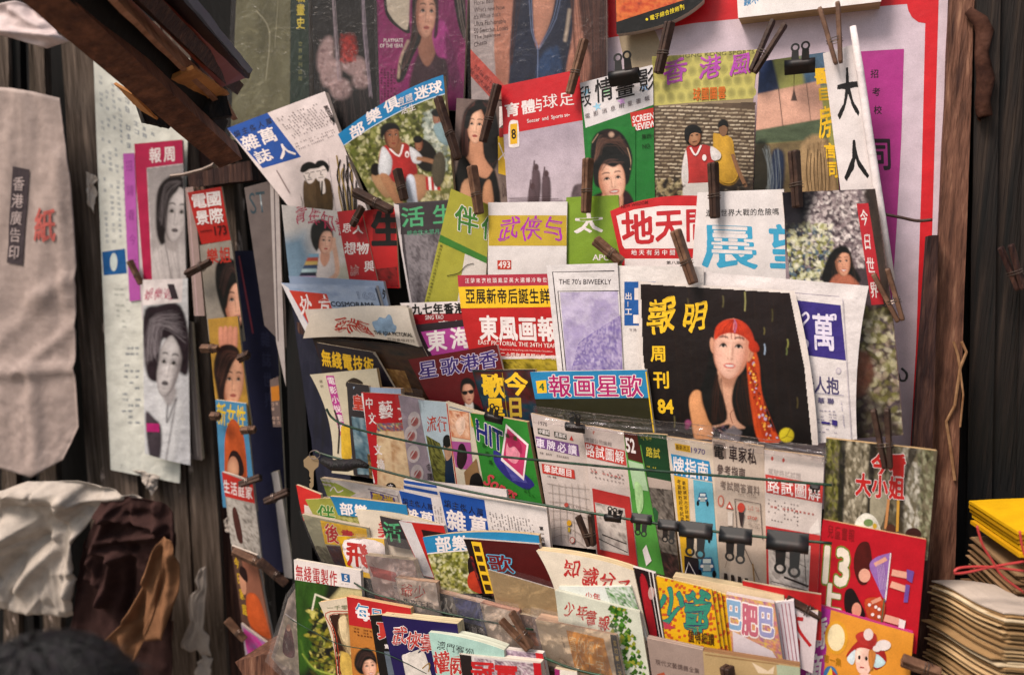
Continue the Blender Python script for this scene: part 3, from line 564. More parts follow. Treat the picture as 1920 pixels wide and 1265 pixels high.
c.p([(572, 344), (584, 338), (600, 340), (606, 396), (576, 398)], '#5a4630', 1, 1, True, .15, .3); c.p([(596, 338), (612, 334), (624, 346), (626, 396), (600, 398)], '#4a3824', 1, 1, True, .15, .3); c.p([(603, 338), (610, 337), (613, 360), (606, 362)], '#ddd2cc', .8); c.l([(607, 340), (606, 366)], 3, '#1f1715'); c.p([(574, 316), (590, 312), (596, 326), (590, 342), (580, 344), (573, 332)], '#dcd0ca', .9); c.p([(594, 316), (608, 310), (616, 322), (610, 338), (600, 340), (595, 330)], '#dcd0ca', .9)
c.p([(566, 322), (570, 310), (582, 304), (594, 308), (597, 316), (584, 318), (574, 324)], '#1a1413', .9); c.p([(592, 314), (598, 303), (610, 302), (620, 312), (618, 324), (610, 312), (600, 316)], '#1a1413', .9)
for x, y in ((579, 326), (589, 324), (600, 322), (610, 320)): c.l([(x - 3, y), (x + 3, y - 1)], 1.4, '#2a2020')
for p_ in ([(584, 326), (582, 333), (586, 334)], [(580, 338), (588, 337)], [(605, 322), (604, 328), (608, 329)], [(601, 334), (609, 333)], [(573, 330), (580, 345)], [(560, 352), (570, 380), (566, 396)], [(622, 352), (630, 376)]): c.l(p_, 1.3, '#2a2020')
c.end(.05)
for i in range(9): x = 634 + 4 * i; m.l([(x + (i % 3) * 3, 292 + 8 * (i % 4)), (x + 5 - (i % 2) * 8, 330), (x + 4, 360), (x + 12 - i, 402)], 2.4, '#2a221c' if i % 3 else '#8a7440')
m.l([(522, 320), (546, 362)], 2, '#8a7a78')
m = M('football magazine with wide blue title band, seated player in red jersey', .056, [(634, 252), (832, 141), (856, 398), (716, 404)], '#6a6a45', .010, tb=(6, -14), side='#c2a27c')
c = Cv(m, 630, 140, 862, 408, '#5c5f34', 1.5, m.patch([0, .5, 1, 1, .5, 0], [.13, .13, .13, 1, 1, 1]), 8); c.noise(.35, 6); c.dabs(1500, 1.2, 4.2, ['#2a2c16', '#41451f', '#6f7238', '#94955a', '#b5b184', '#d0cba8', '#57602c', '#35391c'], None, 2.2, .85, 1, (640, 180, 850, 340)); c.dabs(260, 1.5, 4, ['#c9c4a0', '#a9a06c', '#7d7444', '#b0a888'], None, 2, .7, 1, (690, 330, 850, 400))
c.dabs(200, 2, 5, ['#8a958c', '#aeb6ac', '#5a645c', '#c4c8bc'], None, 1.6, .7, 1, (796, 210, 842, 320))
c.p([(698, 330), (712, 322), (730, 332), (748, 350), (728, 372), (708, 352)], '#a27e5e', 1.5, 1, True, .3); c.e(706, 318, 10, 12, '#1f1614', 1.2); c.p([(778, 270), (798, 262), (820, 288), (812, 322), (785, 312)], '#23211f', 1.5, 1, True, .3); c.face(787, 272, 8, 12, 0, '#8a604a', '#5a3a2c', eyes=0); c.e(785, 262, 9, 7, '#17100f'); c.face(822, 222, 10, 14, 0, '#8a6450', '#5a3e30', eyes=0); c.e(821, 212, 11, 8, '#1c1412'); c.p([(814, 236), (838, 232), (842, 272), (824, 264)], '#7d959c', 1.5, 1, True, .25)
c.p([(716, 280), (734, 270), (752, 268), (770, 276), (784, 330), (742, 342), (714, 314)], '#9c2f2f', 1.2, 1, True, .28, .15); c.p([(722, 276), (715, 286), (712, 326), (731, 330), (737, 300)], '#c4c6ca', 1.2, 1, True, .3); c.p([(714, 327), (731, 330), (748, 364), (760, 386), (744, 384), (724, 352)], '#a07456', 1.2, 1, True, .3); c.p([(770, 276), (792, 292), (790, 306), (775, 304)], '#c8c8cc', 1.2, 1, True, .3); c.l([(786, 298), (800, 300), (814, 304)], 8, '#8e664c', 1, 1.5)
c.p([(736, 262), (752, 260), (754, 280), (746, 290), (738, 280)], '#7a523c', 1.2); c.l([(733, 280), (750, 293), (757, 273)], 3, '#d8d4d2', 1, .8); c.face(736, 256, 15, 23, -4, '#8e6048', '#54352a', '#7a3c34', turn=.25); c.p([(715, 254), (716, 240), (728, 231), (746, 234), (753, 248), (744, 243), (730, 245), (722, 254), (719, 264)], '#150f0e', 1.4); c.e(765, 290, 4, 6, '#d4d0ce', .8); c.e(765, 291, 2, 3, '#8a3030', .8)
c.p([(768, 334), (796, 328), (808, 342), (792, 374), (770, 374)], '#a67c5e', 1.3, 1, True, .3); c.p([(764, 334), (778, 332), (784, 374), (786, 384), (766, 384)], '#c4cad6', 1.3, 1, True, .25)
for i in range(5): c.p([(799 + 5 * i, 332), (805 + 5 * i, 332), (807 + 5 * i, 357), (801 + 5 * i, 357)], '#a02c2e' if i % 2 == 0 else '#d6d0cc', .8, 1, False)
c.e(824, 318, 13, 34, '#4c463a', 1.5, 4, 1, .3); c.strands([(800, 360), (810, 380)], [(846, 360), (850, 390)], 20, '#2a2416', 1, .5); c.end(.12)
m.uv(0, 0, 1, .135, '#2373a5'); m.uv(0, .135, 1, .143, '#b9c2c8')
for ch, x, y in (('部', 653, 240), ('樂', 684, 213), ('俱', 718, 192)): m.t(ch, x, y, 28, -15, 7, 24, W_, .035)
m.t('迷', 777, 166, 27, -9, 3, 25, W_, .035); m.t('球', 803, 157, 26, -8, 3, 24, W_, .035); m.t('育體', 746, 186, 14, -6, 2, 14, W_, .0); m.t('活生', 752, 203, 14, -5, 2, 14, W_, .0); m.l([(750, 200), (778, 190)], 1.2, W_)
m = M('magazine showing a long haired brunette in a black dress, orange and yellow beside her', .050, [(856, 184), (948, 190), (955, 400), (844, 400)], '#5e504c', .006)
c = Cv(m, 842, 180, 958, 404, '#6a5a56', 1.3, None, 4, '#7a6a62'); c.noise(.25, 3)
c.p([(864, 250), (870, 210), (894, 187), (922, 194), (934, 236), (934, 296), (922, 322), (895, 320), (866, 306), (860, 275)], '#1d1112', 2); c.strands([(890, 190), (866, 230), (864, 300)], [(886, 200), (876, 240), (878, 300)], 24, '#5a3a34', .9, .5); c.strands([(905, 190), (926, 240), (920, 310)], [(915, 200), (932, 250), (934, 300)], 24, '#4a2e2a', .9, .5)
c.p([(882, 262), (902, 260), (908, 296), (930, 330), (892, 334), (868, 304), (878, 290)], '#c08a6c', 1.5, 1, True, .25); c.p([(858, 304), (872, 294), (893, 326), (912, 334), (928, 320), (934, 404), (852, 404)], '#140c0e', 1.6); c.p([(866, 344), (890, 338), (890, 404), (862, 404)], '#b88a6a', 1.5, 1, True, .3); c.p([(906, 350), (920, 340), (926, 404), (906, 404)], '#b08060', 1.5, 1, True, .3)
c.face(893, 236, 18, 32, 4, '#dcae92', '#a06c54', '#a8504a', turn=-.15); c.p([(902, 202), (916, 204), (932, 230), (934, 290), (918, 304), (914, 240)], '#1d1112', 1.5); c.p([(870, 236), (876, 208), (894, 196), (908, 202), (886, 214), (878, 240)], '#1d1112', 1.4); c.end()
m.g([(933, 256), (950, 250), (952, 330), (934, 325)], '#c8a22e'); m.l([(934, 300), (950, 282)], 2, W_); m.l([(935, 268), (950, 306)], 2, W_); m.g([(936, 200), (946, 200), (948, 230), (936, 240)], W_); m.g([(936, 240), (948, 240), (948, 256), (936, 258)], '#9a3030'); m.w('Do C', 942, 343, 14, 0, 0, 26, '#5a4a48', 0)
m = M('red and lavender soccer magazine with yellow number eight badge', .060, [(939, 161), (1086, 130), (1106, 384), (952, 390)], '#b2a3ad', .005)
c = Cv(m, 938, 225, 1108, 396, '#a295a2', 1.5, [(942, 252), (1096, 225), (1108, 390), (952, 396)], 4, '#bcaeb6'); c.noise(.06, 3)
for x, y, h in ((1005, 314, 20), (1024, 326, 18), (998, 350, 14)): c.e(x, y, 5, 7, '#4a393c', 1.2); c.p([(x - 7, y + 8), (x, y + 5), (x + 7, y + 8), (x + 9, y + 40), (x + 4, y + 70), (x - 6, y + 70), (x - 9, y + 36)], '#55454a', 1.6, 1, True, .3); c.l([(x - 6, y + 10), (x - 3, y - 12)], 3, '#55454a')
c.p([(1074, 352), (1092, 344), (1106, 350), (1108, 396), (1072, 396)], '#5c4e52', 2, 1, True, .2, .4); c.strands([(955, 372), (1030, 370)], [(955, 390), (1104, 384)], 20, '#3a2a2c', 1.4, .5); c.end(.08); m.g([(936, 158), (1088, 127), (1095, 225), (942, 253)], '#b8252c')
m.t('育', 945, 195, 29, -5, 2, 26, W_, .04); m.t('體', 976, 189, 27, -5, 2, 27, W_, .035); m.t('与', 1002, 184, 14, -2, 2, 27, W_, .03); m.t('球足', 1016, 178, 29, -4, 2, 28, W_, .006, (31, -4.6), sty=2)
m.w('Soccer  and  Sports so-', 988, 224, 80, -13, 1, 9, W_, .015); m.g([(955, 230), (968, 226), (972, 232), (974, 270), (970, 276), (958, 277), (954, 270)], W_, True); m.r(957, 233, 970, 271, '#d8a728', -.1); m.w('8', 959, 243, 8, -1, 1, 18, K_, .03)
m = M('green and white film magazine showing a smiling woman with beehive hair', .064, [(1087, 156), (1224, 122), (1228, 384), (1104, 392)], '#256b30', .006)
m.g([(1087, 156), (1224, 122), (1227, 196), (1098, 240)], '#cfcacb')
for x, y, c in ((1100, 172, '#8fc0d8'), (1138, 172, '#9ad0a0'), (1166, 190, '#d0a0d8'), (1120, 200, '#8fc0d8'), (1208, 165, '#8fb0d8')): m.g([(x + (9 if k % 2 else 3.5) * math.cos(k * .628), y + (9 if k % 2 else 3.5) * math.sin(k * .628)) for k in range(10)], c)
m.t('段', 1084, 163, 24, -6, 2, 42, K_, .005); m.t('情', 1114, 150, 36, -9, 2, 46, K_, .01); m.t('畫', 1152, 148, 38, -9, 2, 42, K_, .01); m.t('影', 1196, 130, 30, -7, 2, 46, K_, .005); m.t('電影消息明星畫報', 1096, 214, 10, -3.2, 1, 10, '#5a4c50', 0, (16, -4.6))
m.g([(1182, 212), (1226, 202), (1228, 238), (1187, 246)], '#b8352e'); m.w('SCREEN', 1186, 219, 40, -8, 1, 12, W_, .04); m.w('REVIEW', 1189, 234, 40, -8, 1, 12, W_, .04); m.t('第四十期', 1203, 252, 9, -1, 0, 9, '#163a1c', .02); m.w('NO.', 1205, 271, 15, -2, 0, 8, '#163a1c', .01)
c = Cv(m, 1102, 238, 1192, 394, '#256b30', 1.3, None, 6); c.noise(.12, 3); c.p([(1110, 372), (1126, 362), (1172, 356), (1190, 380), (1190, 394), (1104, 394)], '#301c22', 2, 1, True, .2); c.p([(1108, 290), (1111, 262), (1124, 247), (1142, 242), (1162, 247), (1176, 264), (1186, 292), (1184, 322), (1172, 350), (1122, 352), (1112, 326)], '#160f10', 1.6)
c.strands([(1114, 300), (1124, 258), (1160, 252)], [(1122, 300), (1136, 270), (1174, 276)], 26, '#6a4c40', .9, .5); c.strands([(1126, 268), (1150, 246), (1174, 274)], [(1120, 284), (1150, 268), (1182, 300)], 26, '#4a342e', .9, .5); c.e(1145, 252, 17, 9, '#261a18', 2); c.e(1147, 253, 5, 5, '#a88a78', 2); c.l([(1177, 278), (1183, 300), (1182, 318)], 1.6, '#b89a7c', .8); c.l([(1111, 268), (1122, 252)], 1.4, '#b89a7c', .7)
c.p([(1132, 360), (1164, 354), (1166, 392), (1134, 394)], '#c08a70', 2); c.face(1148, 338, 26, 37, -8, '#e0b29a', '#b07a62', '#b04a4a', turn=.08, smile=.8); c.p([(1114, 322), (1124, 292), (1150, 298), (1174, 290), (1184, 316), (1166, 308), (1150, 314), (1132, 308), (1124, 322), (1122, 344), (1116, 340)], '#160f10', 1.5); c.strands([(1124, 320), (1136, 302), (1150, 300)], [(1130, 320), (1146, 306), (1176, 310)], 14, '#5a4038', .8, .5); c.end()
m = M('yellow dimpled title magazine showing footballers before a brick wall', .060, [(1224, 108), (1424, 93), (1411, 372), (1227, 384)], '#8a7a62', .006, rb=(-8, 0))
m.uv(0, 0, 1, .33, '#b5ad62')
for j in range(4):
    for i in range(10):
        u, v = (i + .3 + .5 * (j % 2)) / 10, .03 + .085 * j; p = m.patch([u], [v])[0]; m.e(p[0], p[1], 8.5, 10, '#8b864c', '#aba45e', 0, 12); m.ly -= 1
m.ly += 1
c = Cv(m, 1222, 190, 1420, 388, '#54463a', 1.4, [(1227, 200), (1417, 192), (1411, 388), (1228, 388)], 7, '#3c3128'); c.noise(.25, 5)
for j in range(22):
    for i in range(20): x = 1226 + i * 10.4 + (j % 2) * 5 + c.rs.randn(); y = 199 + j * 7.2 + i * .5 + c.rs.randn() * .4; c.l([(x, y), (x + 7, y - .4)], 2.6, ['#b5a68e', '#9c8d76', '#c4b69e', '#8a7b66'][c.rs.randint(4)], .9, .6)
c.dabs(260, 1, 4, ['#1f1a14', '#5e5138', '#8f7f5e', '#b3a57e', '#2e2618'], None, 2, .8, 1, (1228, 335, 1300, 386)); c.dabs(160, 2, 5, ['#1e1815', '#3a302a', '#2a221d'], None, 2, .8, 1, (1345, 335, 1412, 380))
c.p([(1338, 262), (1346, 252), (1372, 260), (1378, 290), (1386, 330), (1370, 348), (1344, 334)], '#b88c32', 1.3, 1, True, .3, .15); c.face(1357, 243, 9, 15, 4, '#82604a', '#4e362a', '#5a3028', turn=.3); c.p([(1347, 240), (1350, 227), (1362, 226), (1367, 238), (1358, 234), (1351, 242)], '#150f0e', 1.2); c.l([(1374, 290), (1386, 320), (1398, 348)], 6, '#866248', 1, 1.2); c.l([(1352, 270), (1358, 330)], 1.6, '#6a4a18', .6, 1.5)
c.p([(1286, 284), (1306, 273), (1332, 276), (1342, 300), (1338, 348), (1290, 350)], '#a02e2e', 1.2, 1, True, .28, .12); c.p([(1287, 284), (1279, 320), (1281, 348), (1293, 342), (1294, 310)], '#cfc8c6', 1.2, 1, True, .3); c.p([(1334, 276), (1354, 288), (1351, 302), (1337, 300)], '#cfc8c6', 1.2, 1, True, .25); c.l([(1295, 277), (1306, 293), (1317, 274)], 3.4, '#d8d2d0', 1, .7); c.e(1322, 297, 4, 6, '#d8d2d0', .7); c.e(1322, 298, 2, 3, '#9a3030', .6)
c.p([(1285, 347), (1337, 345), (1340, 380), (1289, 382)], '#c4bfbb', 1.2, 1, True, .2); c.p([(1298, 266), (1314, 264), (1314, 280), (1306, 289), (1300, 280)], '#9a6e52', 1.2); c.face(1304, 257, 13, 19, 4, '#b08263', '#744e3a', '#84463c', turn=.15); c.p([(1286, 264), (1287, 244), (1298, 235), (1313, 239), (1318, 252), (1308, 247), (1297, 250), (1292, 262), (1291, 270)], '#16100f', 1.3); c.end(.1)
m.w('HONG KONG SPORTS', 1275, 103, 140, -9, 0, 7, '#5d5a38', 0); m.t('香', 1243, 112, 46, -3, 1, 48, '#a84aa4', .025, wob=.04); m.t('港', 1310, 106, 42, -3, 1, 46, '#a84aa4', .025, wob=.04); m.t('風', 1368, 101, 42, -3, 1, 44, '#a84aa4', .025, wob=.04); m.t('球國圍雲', 1300, 166, 15, -1, 0, 25, '#c06428', .03)
m.g([(1338, 258), (1346, 252), (1372, 260), (1378, 290), (1384, 330), (1368, 345), (1346, 330)], '#b58c34', True); m.e(1357, 243, 8, 14, '#7a5a44'); m.g([(1348, 240), (1352, 228), (1362, 228), (1365, 240), (1358, 236)], '#1d1513', True); m.l([(1374, 290), (1384, 320), (1396, 345)], 6, '#7e5b42')
m.g([(1288, 282), (1306, 274), (1332, 276), (1340, 300), (1336, 345), (1290, 348)], '#9f3230', True); m.g([(1288, 282), (1280, 320), (1282, 345), (1292, 340)], '#c8c2c0', True); m.g([(1334, 276), (1352, 288), (1350, 300), (1336, 300)], '#c8c2c0', True); m.l([(1296, 278), (1306, 292), (1316, 274)], 3.5, W_); m.e(1322, 297, 4, 6, W_)
m.g([(1286, 345), (1336, 343), (1338, 376), (1290, 378)], '#bdb8b4'); m.e(1303, 258, 12, 17, '#a67c5e', '#86593f'); m.g([(1286, 262), (1286, 244), (1298, 236), (1312, 240), (1316, 252), (1306, 250), (1296, 254), (1292, 268)], '#1b1312', True); m.l([(1300, 268), (1308, 266)], 1.2, '#5a3428'); m.l([(1306, 255), (1311, 254)], 1.4, K_); m.l([(1297, 256), (1301, 255)], 1.4, K_)
m = M('pictorial book with a pink painted building and yellow vertical title', .058, [(1424, 116), (1548, 98), (1575, 376), (1411, 376)], '#8f7d5a', .010)
c = Cv(m, 1408, 94, 1578, 380, '#8a8c50', 1.6, None, 9); c.noise(.12, 4)
c.p([(1424, 110), (1448, 108), (1462, 168), (1418, 185)], '#2a3654', 3, 1, False, .2, .3); c.p([(1500, 100), (1550, 94), (1552, 160), (1510, 165)], '#3a5878', 4, .9, False, 0, .3); c.p([(1416, 178), (1537, 152), (1546, 224), (1412, 248)], '#c89a86', 1.5, 1, False, .08, .12); c.l([(1460, 166), (1468, 238)], 1.6, '#4a3a34'); c.l([(1512, 156), (1520, 226)], 1.4, '#6a5448'); c.l([(1490, 110), (1488, 180)], 1.2, '#2a241c'); c.p([(1483, 190), (1489, 166), (1495, 190)], '#4a3a34', .8, 1, False)
c.p([(1412, 246), (1550, 222), (1554, 262), (1410, 272)], '#4a5541', 1.5, 1, False, 0, .3); c.p([(1410, 272), (1554, 260), (1580, 384), (1408, 384)], '#7a694a', 2, 1, False, 0, .4, '#4a3e2c'); c.p([(1412, 276), (1440, 270), (1448, 330), (1430, 376), (1410, 376)], '#1a1e1c', 4, .9, True, 0, .3); c.p([(1446, 292), (1462, 280), (1472, 300), (1466, 376), (1444, 376)], '#242b3e', 3, 1, True, .2, .4); c.strands([(1432, 280), (1440, 330), (1436, 372)], [(1462, 280), (1462, 330), (1458, 372)], 14, '#8a9498', 1.4, .35, 4); c.p([(1504, 272), (1546, 262), (1568, 378), (1498, 378)], '#a08460', 4, .9, True, .1, .3); c.strands([(1512, 274), (1510, 320), (1506, 376)], [(1548, 266), (1556, 320), (1564, 376)], 26, '#54402c', 1, .6, 3); c.end(.1)
m.t('醫', 1526, 128, 28, -2, 2, 32, YEL, .05); m.t('巨', 1531, 165, 28, -2, 2, 26, YEL, .05); m.t('房', 1534, 198, 26, -2, 2, 64, YEL, .03, wob=.02); m.t('言', 1544, 268, 24, 0, 2, 30, YEL, .05); m.t('司', 1550, 302, 22, 0, 2, 32, YEL, .05)
for i in range(7): m.l([(1515 + 6 * i, 280 + (i % 3) * 8), (1512 + 7 * i, 325), (1518 + 6 * i, 368)], 1.2, '#5a4630')
mroll = m = M('white magazine with two thin brush characters, its right edge rolled back', .070, [(1543, 101), (1602, 84), (1672, 500), (1584, 420)], '#d3cbca', .003)
m.t('大', 1566, 128, 44, -6, 4, 100, K_, .026, sty=1); m.t('人', 1577, 262, 48, -4, 6, 80, K_, .026, sty=1)
# ---- second row
m = M('pale magazine with red brush title, woman with tall black hair resting chin on hand', .078, [(528, 384), (638, 396), (660, 560), (545, 545)], '#bfb9b6', .006, lb=(14, 0), side='#c7a173')
c = Cv(m, 526, 382, 662, 562, '#c2bcb8', 1.4, None, 5); c.noise(.05, 3); c.p([(520, 448), (570, 438), (592, 500), (592, 570), (520, 570)], '#5f8098', 14, .9, False, 0, .15); c.p([(626, 500), (664, 490), (664, 566), (620, 566)], '#a8a48c', 6, .6, False)
c.p([(582, 440), (586, 420), (604, 411), (622, 428), (624, 450), (612, 446), (602, 462), (598, 474), (587, 462)], '#170f11', 1.6); c.strands([(586, 440), (598, 416), (620, 432)], [(592, 456), (602, 428), (618, 444)], 14, '#4a3432', .8, .5); c.p([(600, 462), (620, 470), (632, 530), (600, 556), (588, 500)], '#d4c8c4', 1.5, 1, True, .15)
for i, k in enumerate(('#7aa0b8', '#b55040', '#c9a860', '#3a4a66', '#a9c0c4', '#26283a', '#b8a0c0', '#5a6a80')): c.p([(580 - 3.2 * i, 476 + 7 * i), (598 - i, 475 + 7 * i), (598 - i, 484 + 7 * i), (576 - 3.2 * i, 485 + 7 * i)], k, 1.1, 1, False, .2)
c.p([(604, 466), (616, 466), (618, 486), (608, 500), (600, 486)], '#c8927a', 1.4); c.l([(624, 450), (630, 480), (632, 512), (616, 526)], 9, '#d4a68e', 1, 1.5); c.l([(616, 472), (624, 462), (627, 448)], 6, '#d8aa92', 1, 1.2); c.face(610, 453, 14, 22, 5, '#e0b098', '#b07a64', '#b03a3a', turn=.2); c.p([(584, 440), (588, 420), (606, 412), (622, 432), (608, 434), (600, 446), (596, 466), (588, 458)], '#170f11', 1.4); c.end()
m.t('青年知識', 550, 382, 24, 3, 4, 36, '#a82a4a', .01, (26, 8), wob=.1)
m = M('red magazine with white brush title, its left edge curling', .086, [(632, 397), (677, 392), (712, 540), (658, 540)], '#a3252b', .004)
m.t('思', 642, 418, 17, 0, 1, 19, W_, .02, wob=.03); m.t('人', 661, 421, 21, 1, 1, 18, W_, .02, wob=.03); m.t('想', 645, 452, 23, 2, 2, 25, W_, .02, wob=.03); m.t('物', 668, 453, 24, 1, 2, 24, W_, .02, wob=.03); m.t('與', 682, 488, 20, 0, 2, 22, W_, .02, wob=.03); m.t('論', 655, 496, 18, 0, 3, 22, '#b88a86', 0, wob=.05)
m = M('bright red magazine with heavy black character, between red and grey magazines', .082, [(674, 396), (742, 388), (750, 540), (700, 540)], '#b2282a', .004)
m.r(700, 402, 742, 458, '#861d20'); m.t('生', 694, 394, 66, -1, 3, 70, '#1c0e10', .05); m.pq([(702, 505), (745, 500), (748, 538), (706, 538)], ['#6a1a1c', '#8f2628', '#3a1012'], 4, 4, 4)
m = M('charcoal grey magazine with green brush title and white left edge', .084, [(738, 382), (852, 374), (836, 585), (772, 585)], '#453f43', .010, bow=(.001, .001))
m.pq([(752, 384), (850, 378), (834, 583), (774, 583)], ['#3a3538', '#4c464a', '#6a6468', '#857e82', '#5a5458'], 2, 21, 3.4, .16); m.g([(738, 382), (748, 384), (756, 470), (776, 585), (760, 585), (746, 480)], '#c9c0c0'); m.r(752, 384, 846, 440, '#3c3639', -.07)
m.t('活', 751, 388, 46, -3, 2, 40, '#4e9a6c', .02); m.t('生', 810, 384, 42, -3, 2, 38, '#4e9a6c', .02); m.t('綜合性大眾月刊', 764, 432, 10, -.5, 0, 10, '#4e8a6c', .01)
m = M('olive green magazine with white outlined title, tilted beside the grey one', .090, [(847, 354), (920, 385), (908, 585), (792, 585)], '#98953a', .006)
m.g([(875, 465), (918, 486), (908, 585), (856, 585)], '#c4bdb6'); m.g([(827, 440), (918, 484), (918, 496), (824, 453)], '#3b7030'); m.t('伴', 855, 380, 46, 12, -2, 52, '#3b7030', .025, out=(W_, .06)); m.t('侶', 905, 402, 40, 12, -2, 46, '#3b7030', .025, out=(W_, .06)); m.t('書局出版總發行全國各地報攤均有代售', 826, 458, 6, 1, -.5, 5, '#3a3a22', 0, (-1.6, 6.4)); m.l([(840, 517), (862, 512), (876, 498), (890, 494)], 1.4, '#2e2a20')
m = M('white magazine with mustard band, purple brush title and number 493', .094, [(917, 380), (1064, 378), (1062, 545), (915, 545)], '#cfc9c8', .005)
m.r(917, 404, 1063, 461, '#b49a34'); m.t('武侠与人', 936, 407, 40, 0, 0, 46, '#a434a0', .015, (42, 0), wob=.07); m.r(934, 488, 960, 505, '#b0392c'); m.w('493', 936, 490, 22, 0, 0, 12, W_, .03)
m = M('plain green magazine with one white character', .090, [(1062, 370), (1160, 366), (1166, 520), (1056, 520)], '#749030', .005)
m.t('太', 1075, 398, 56, 0, 2, 40, W_, .03, wob=.03); m.w('APOLLO', 1112, 477, 62, 1, 0, 11, W_, .02)
m = M('red framed magazine with big red title on a white rounded panel', .096, [(1144, 396), (1308, 367), (1303, 510), (1170, 510)], '#b7292d', .008, tb=(-6, -9), side='#d0b893')
m.g([(1156, 405), (1190, 393), (1240, 386), (1306, 386), (1303, 466), (1172, 466), (1168, 460)], W_); m.t('地', 1164, 396, 62, -3, 3, 66, '#b02a30', .04); m.t('天', 1227, 391, 54, -3, 2, 64, '#b02a30', .04); m.t('間', 1283, 389, 56, -2, 1, 66, '#b02a30', .03); m.t('地天有另中間祖', 1184, 468, 11, 0, 0, 11, W_, .01, (14.4, 0)); m.r(1172, 485, 1303, 512, W_); m.t('第八期', 1250, 489, 9, 0, 0, 7, '#3a3232', .02); m.w('NEW WISDOM', 1165, 385, 50, -9, 0, 6, '#6a1a1c', .01)
m = M('white magazine with large sky blue brush title and a black headline', .100, [(1308, 361), (1470, 355), (1474, 545), (1296, 530)], '#d2cccb', .005)
m.t('還有世界大戰的危險嗎', 1324, 393, 13, -.2, 0, 14, K_, .012, (13.8, -.3)); m.t('展', 1312, 415, 108, 4, 4, 88, '#3f97ba', .03); m.t('望', 1440, 418, 80, 2, 2, 88, '#3f97ba', .035)
m = M('tall colour magazine showing blossom covered rocks and a girl, red title strip', .104, [(1467, 361), (1641, 354), (1694, 815), (1505, 830)], '#5b4a48', .006, rb=(6, 0))
c = Cv(m, 1462, 350, 1704, 834, '#4a4044', 1.7, m.patch([0, 1, 1, 1, 0], [0, 0, .5, 1, 1]), 12); c.noise(.4, 7); c.dabs(1500, 1, 4, ['#c3b6b4', '#a89c9c', '#e0d6d2', '#6e6064', '#3a2e36', '#857678'], None, 1.8, .85, .9, (1510, 356, 1625, 500)); c.dabs(700, 1, 4, ['#2a3440', '#c8c8a8', '#8a8a48', '#e0dcc8', '#1a1c24', '#4a6478', '#b8b488'], None, 2, .85, .9, (1466, 420, 1560, 530)); c.p([(1464, 350), (1532, 350), (1520, 395), (1500, 430), (1464, 425)], '#1b1222', 8, .9, True, 0, .3); c.p([(1618, 352), (1650, 350), (1672, 560), (1650, 580)], '#3a302a', 5, .9, False, 0, .5)
c.dabs(700, 2, 6, ['#2a2416', '#6d6a3c', '#a8a27c', '#463c2a', '#8f7f70', '#c4bda4', '#5a5628'], None, 2, .7, 1.4, (1600, 575, 1700, 830)); c.p([(1570, 690), (1600, 664), (1625, 660), (1640, 700), (1616, 745), (1580, 740)], '#74483a', 4, .9, True, .3, .3); c.p([(1600, 745), (1660, 760), (1690, 830), (1580, 834)], '#2c2426', 8, .8, True, 0, .4)
c.p([(1545, 500), (1564, 466), (1590, 464), (1602, 500), (1612, 530), (1545, 530)], '#1d1518', 2); c.p([(1566, 516), (1594, 516), (1614, 545), (1554, 545)], '#a8644e', 2, 1, True, .2); c.face(1580, 492, 15, 25, -4, '#cc957a', '#8a5a44', '#a8504a', turn=.1, smile=.8); c.p([(1562, 492), (1568, 470), (1584, 464), (1596, 476), (1580, 474), (1570, 484)], '#1d1518', 1.4); c.strands([(1566, 480), (1556, 510), (1556, 528)], [(1594, 470), (1602, 500), (1606, 528)], 10, '#4a3830', .8, .4); c.end(.12)
m.g([(1606, 382), (1628, 381), (1657, 570), (1634, 572)], '#aa2c34'); m.t('今日世界', 1611, 392, 15, 0, 3, 32, W_, .015, (6.3, 45), wob=.02)
# ---- third row
m = M('rear copy of the grey blue newsletter, only its top edge showing', .108, [(541, 517), (719, 527), (735, 600), (562, 600)], '#7f8ea6', .008, side='#a9a6a8'); m.t('外', 716, 541, 12, 0, 3, 20, K_, .05)
m = M('grey blue magazine with red title block and number 168', .118, [(527, 530), (705, 535), (730, 620), (575, 625)], '#8593ab', .009, side='#b9b2ae')
m.pq([(530, 532), (704, 537), (728, 618), (576, 622)], ['#7787a2', '#8d9bb2', '#98a4b8'], 9, 4, 3.6, .1); m.g([(527, 530), (542, 540), (585, 622), (572, 622)], '#c6c2c4'); m.g([(543, 544), (614, 551), (640, 622), (588, 622)], '#b2382c'); m.t('外方', 558, 550, 26, 4, 8, 42, W_, .03, (36, 3), wob=.08); m.w('168', 670, 546, 32, 3, 4, 14, '#28303e', .03); m.w('168', 670, 546, 32, 3, 4, 14, '#8593ab', .005); m.w('COSMORAMA', 621, 565, 82, 2, 2, 9, '#1f2530', .03); m.r(704, 540, 712, 575, '#232a3a', 0, .3)
m = M('dark brown picture magazine under the drooping white cover', .124, [(585, 632), (792, 648), (850, 760), (625, 740)], '#2a1b16', .006)
m.pq([(590, 636), (790, 652), (846, 756), (628, 736)], ['#20140f', '#34221a', '#3f2c20', '#1a110e'], 5, 6, 4, .1); m.pq([(722, 690), (760, 695), (775, 735), (740, 733)], ['#8a6a3c', '#5a3a22', '#a88454'], 5, 3, 4)
m = M('white pictorial with blue map of a continent, cover drooping forward', .132, [(588, 590), (766, 578), (788, 650), (570, 634)], '#cbbfb0', .014, bow=(.004, .006), bb=(10, -10), tb=(-10, -10), side='#cfc0a8')
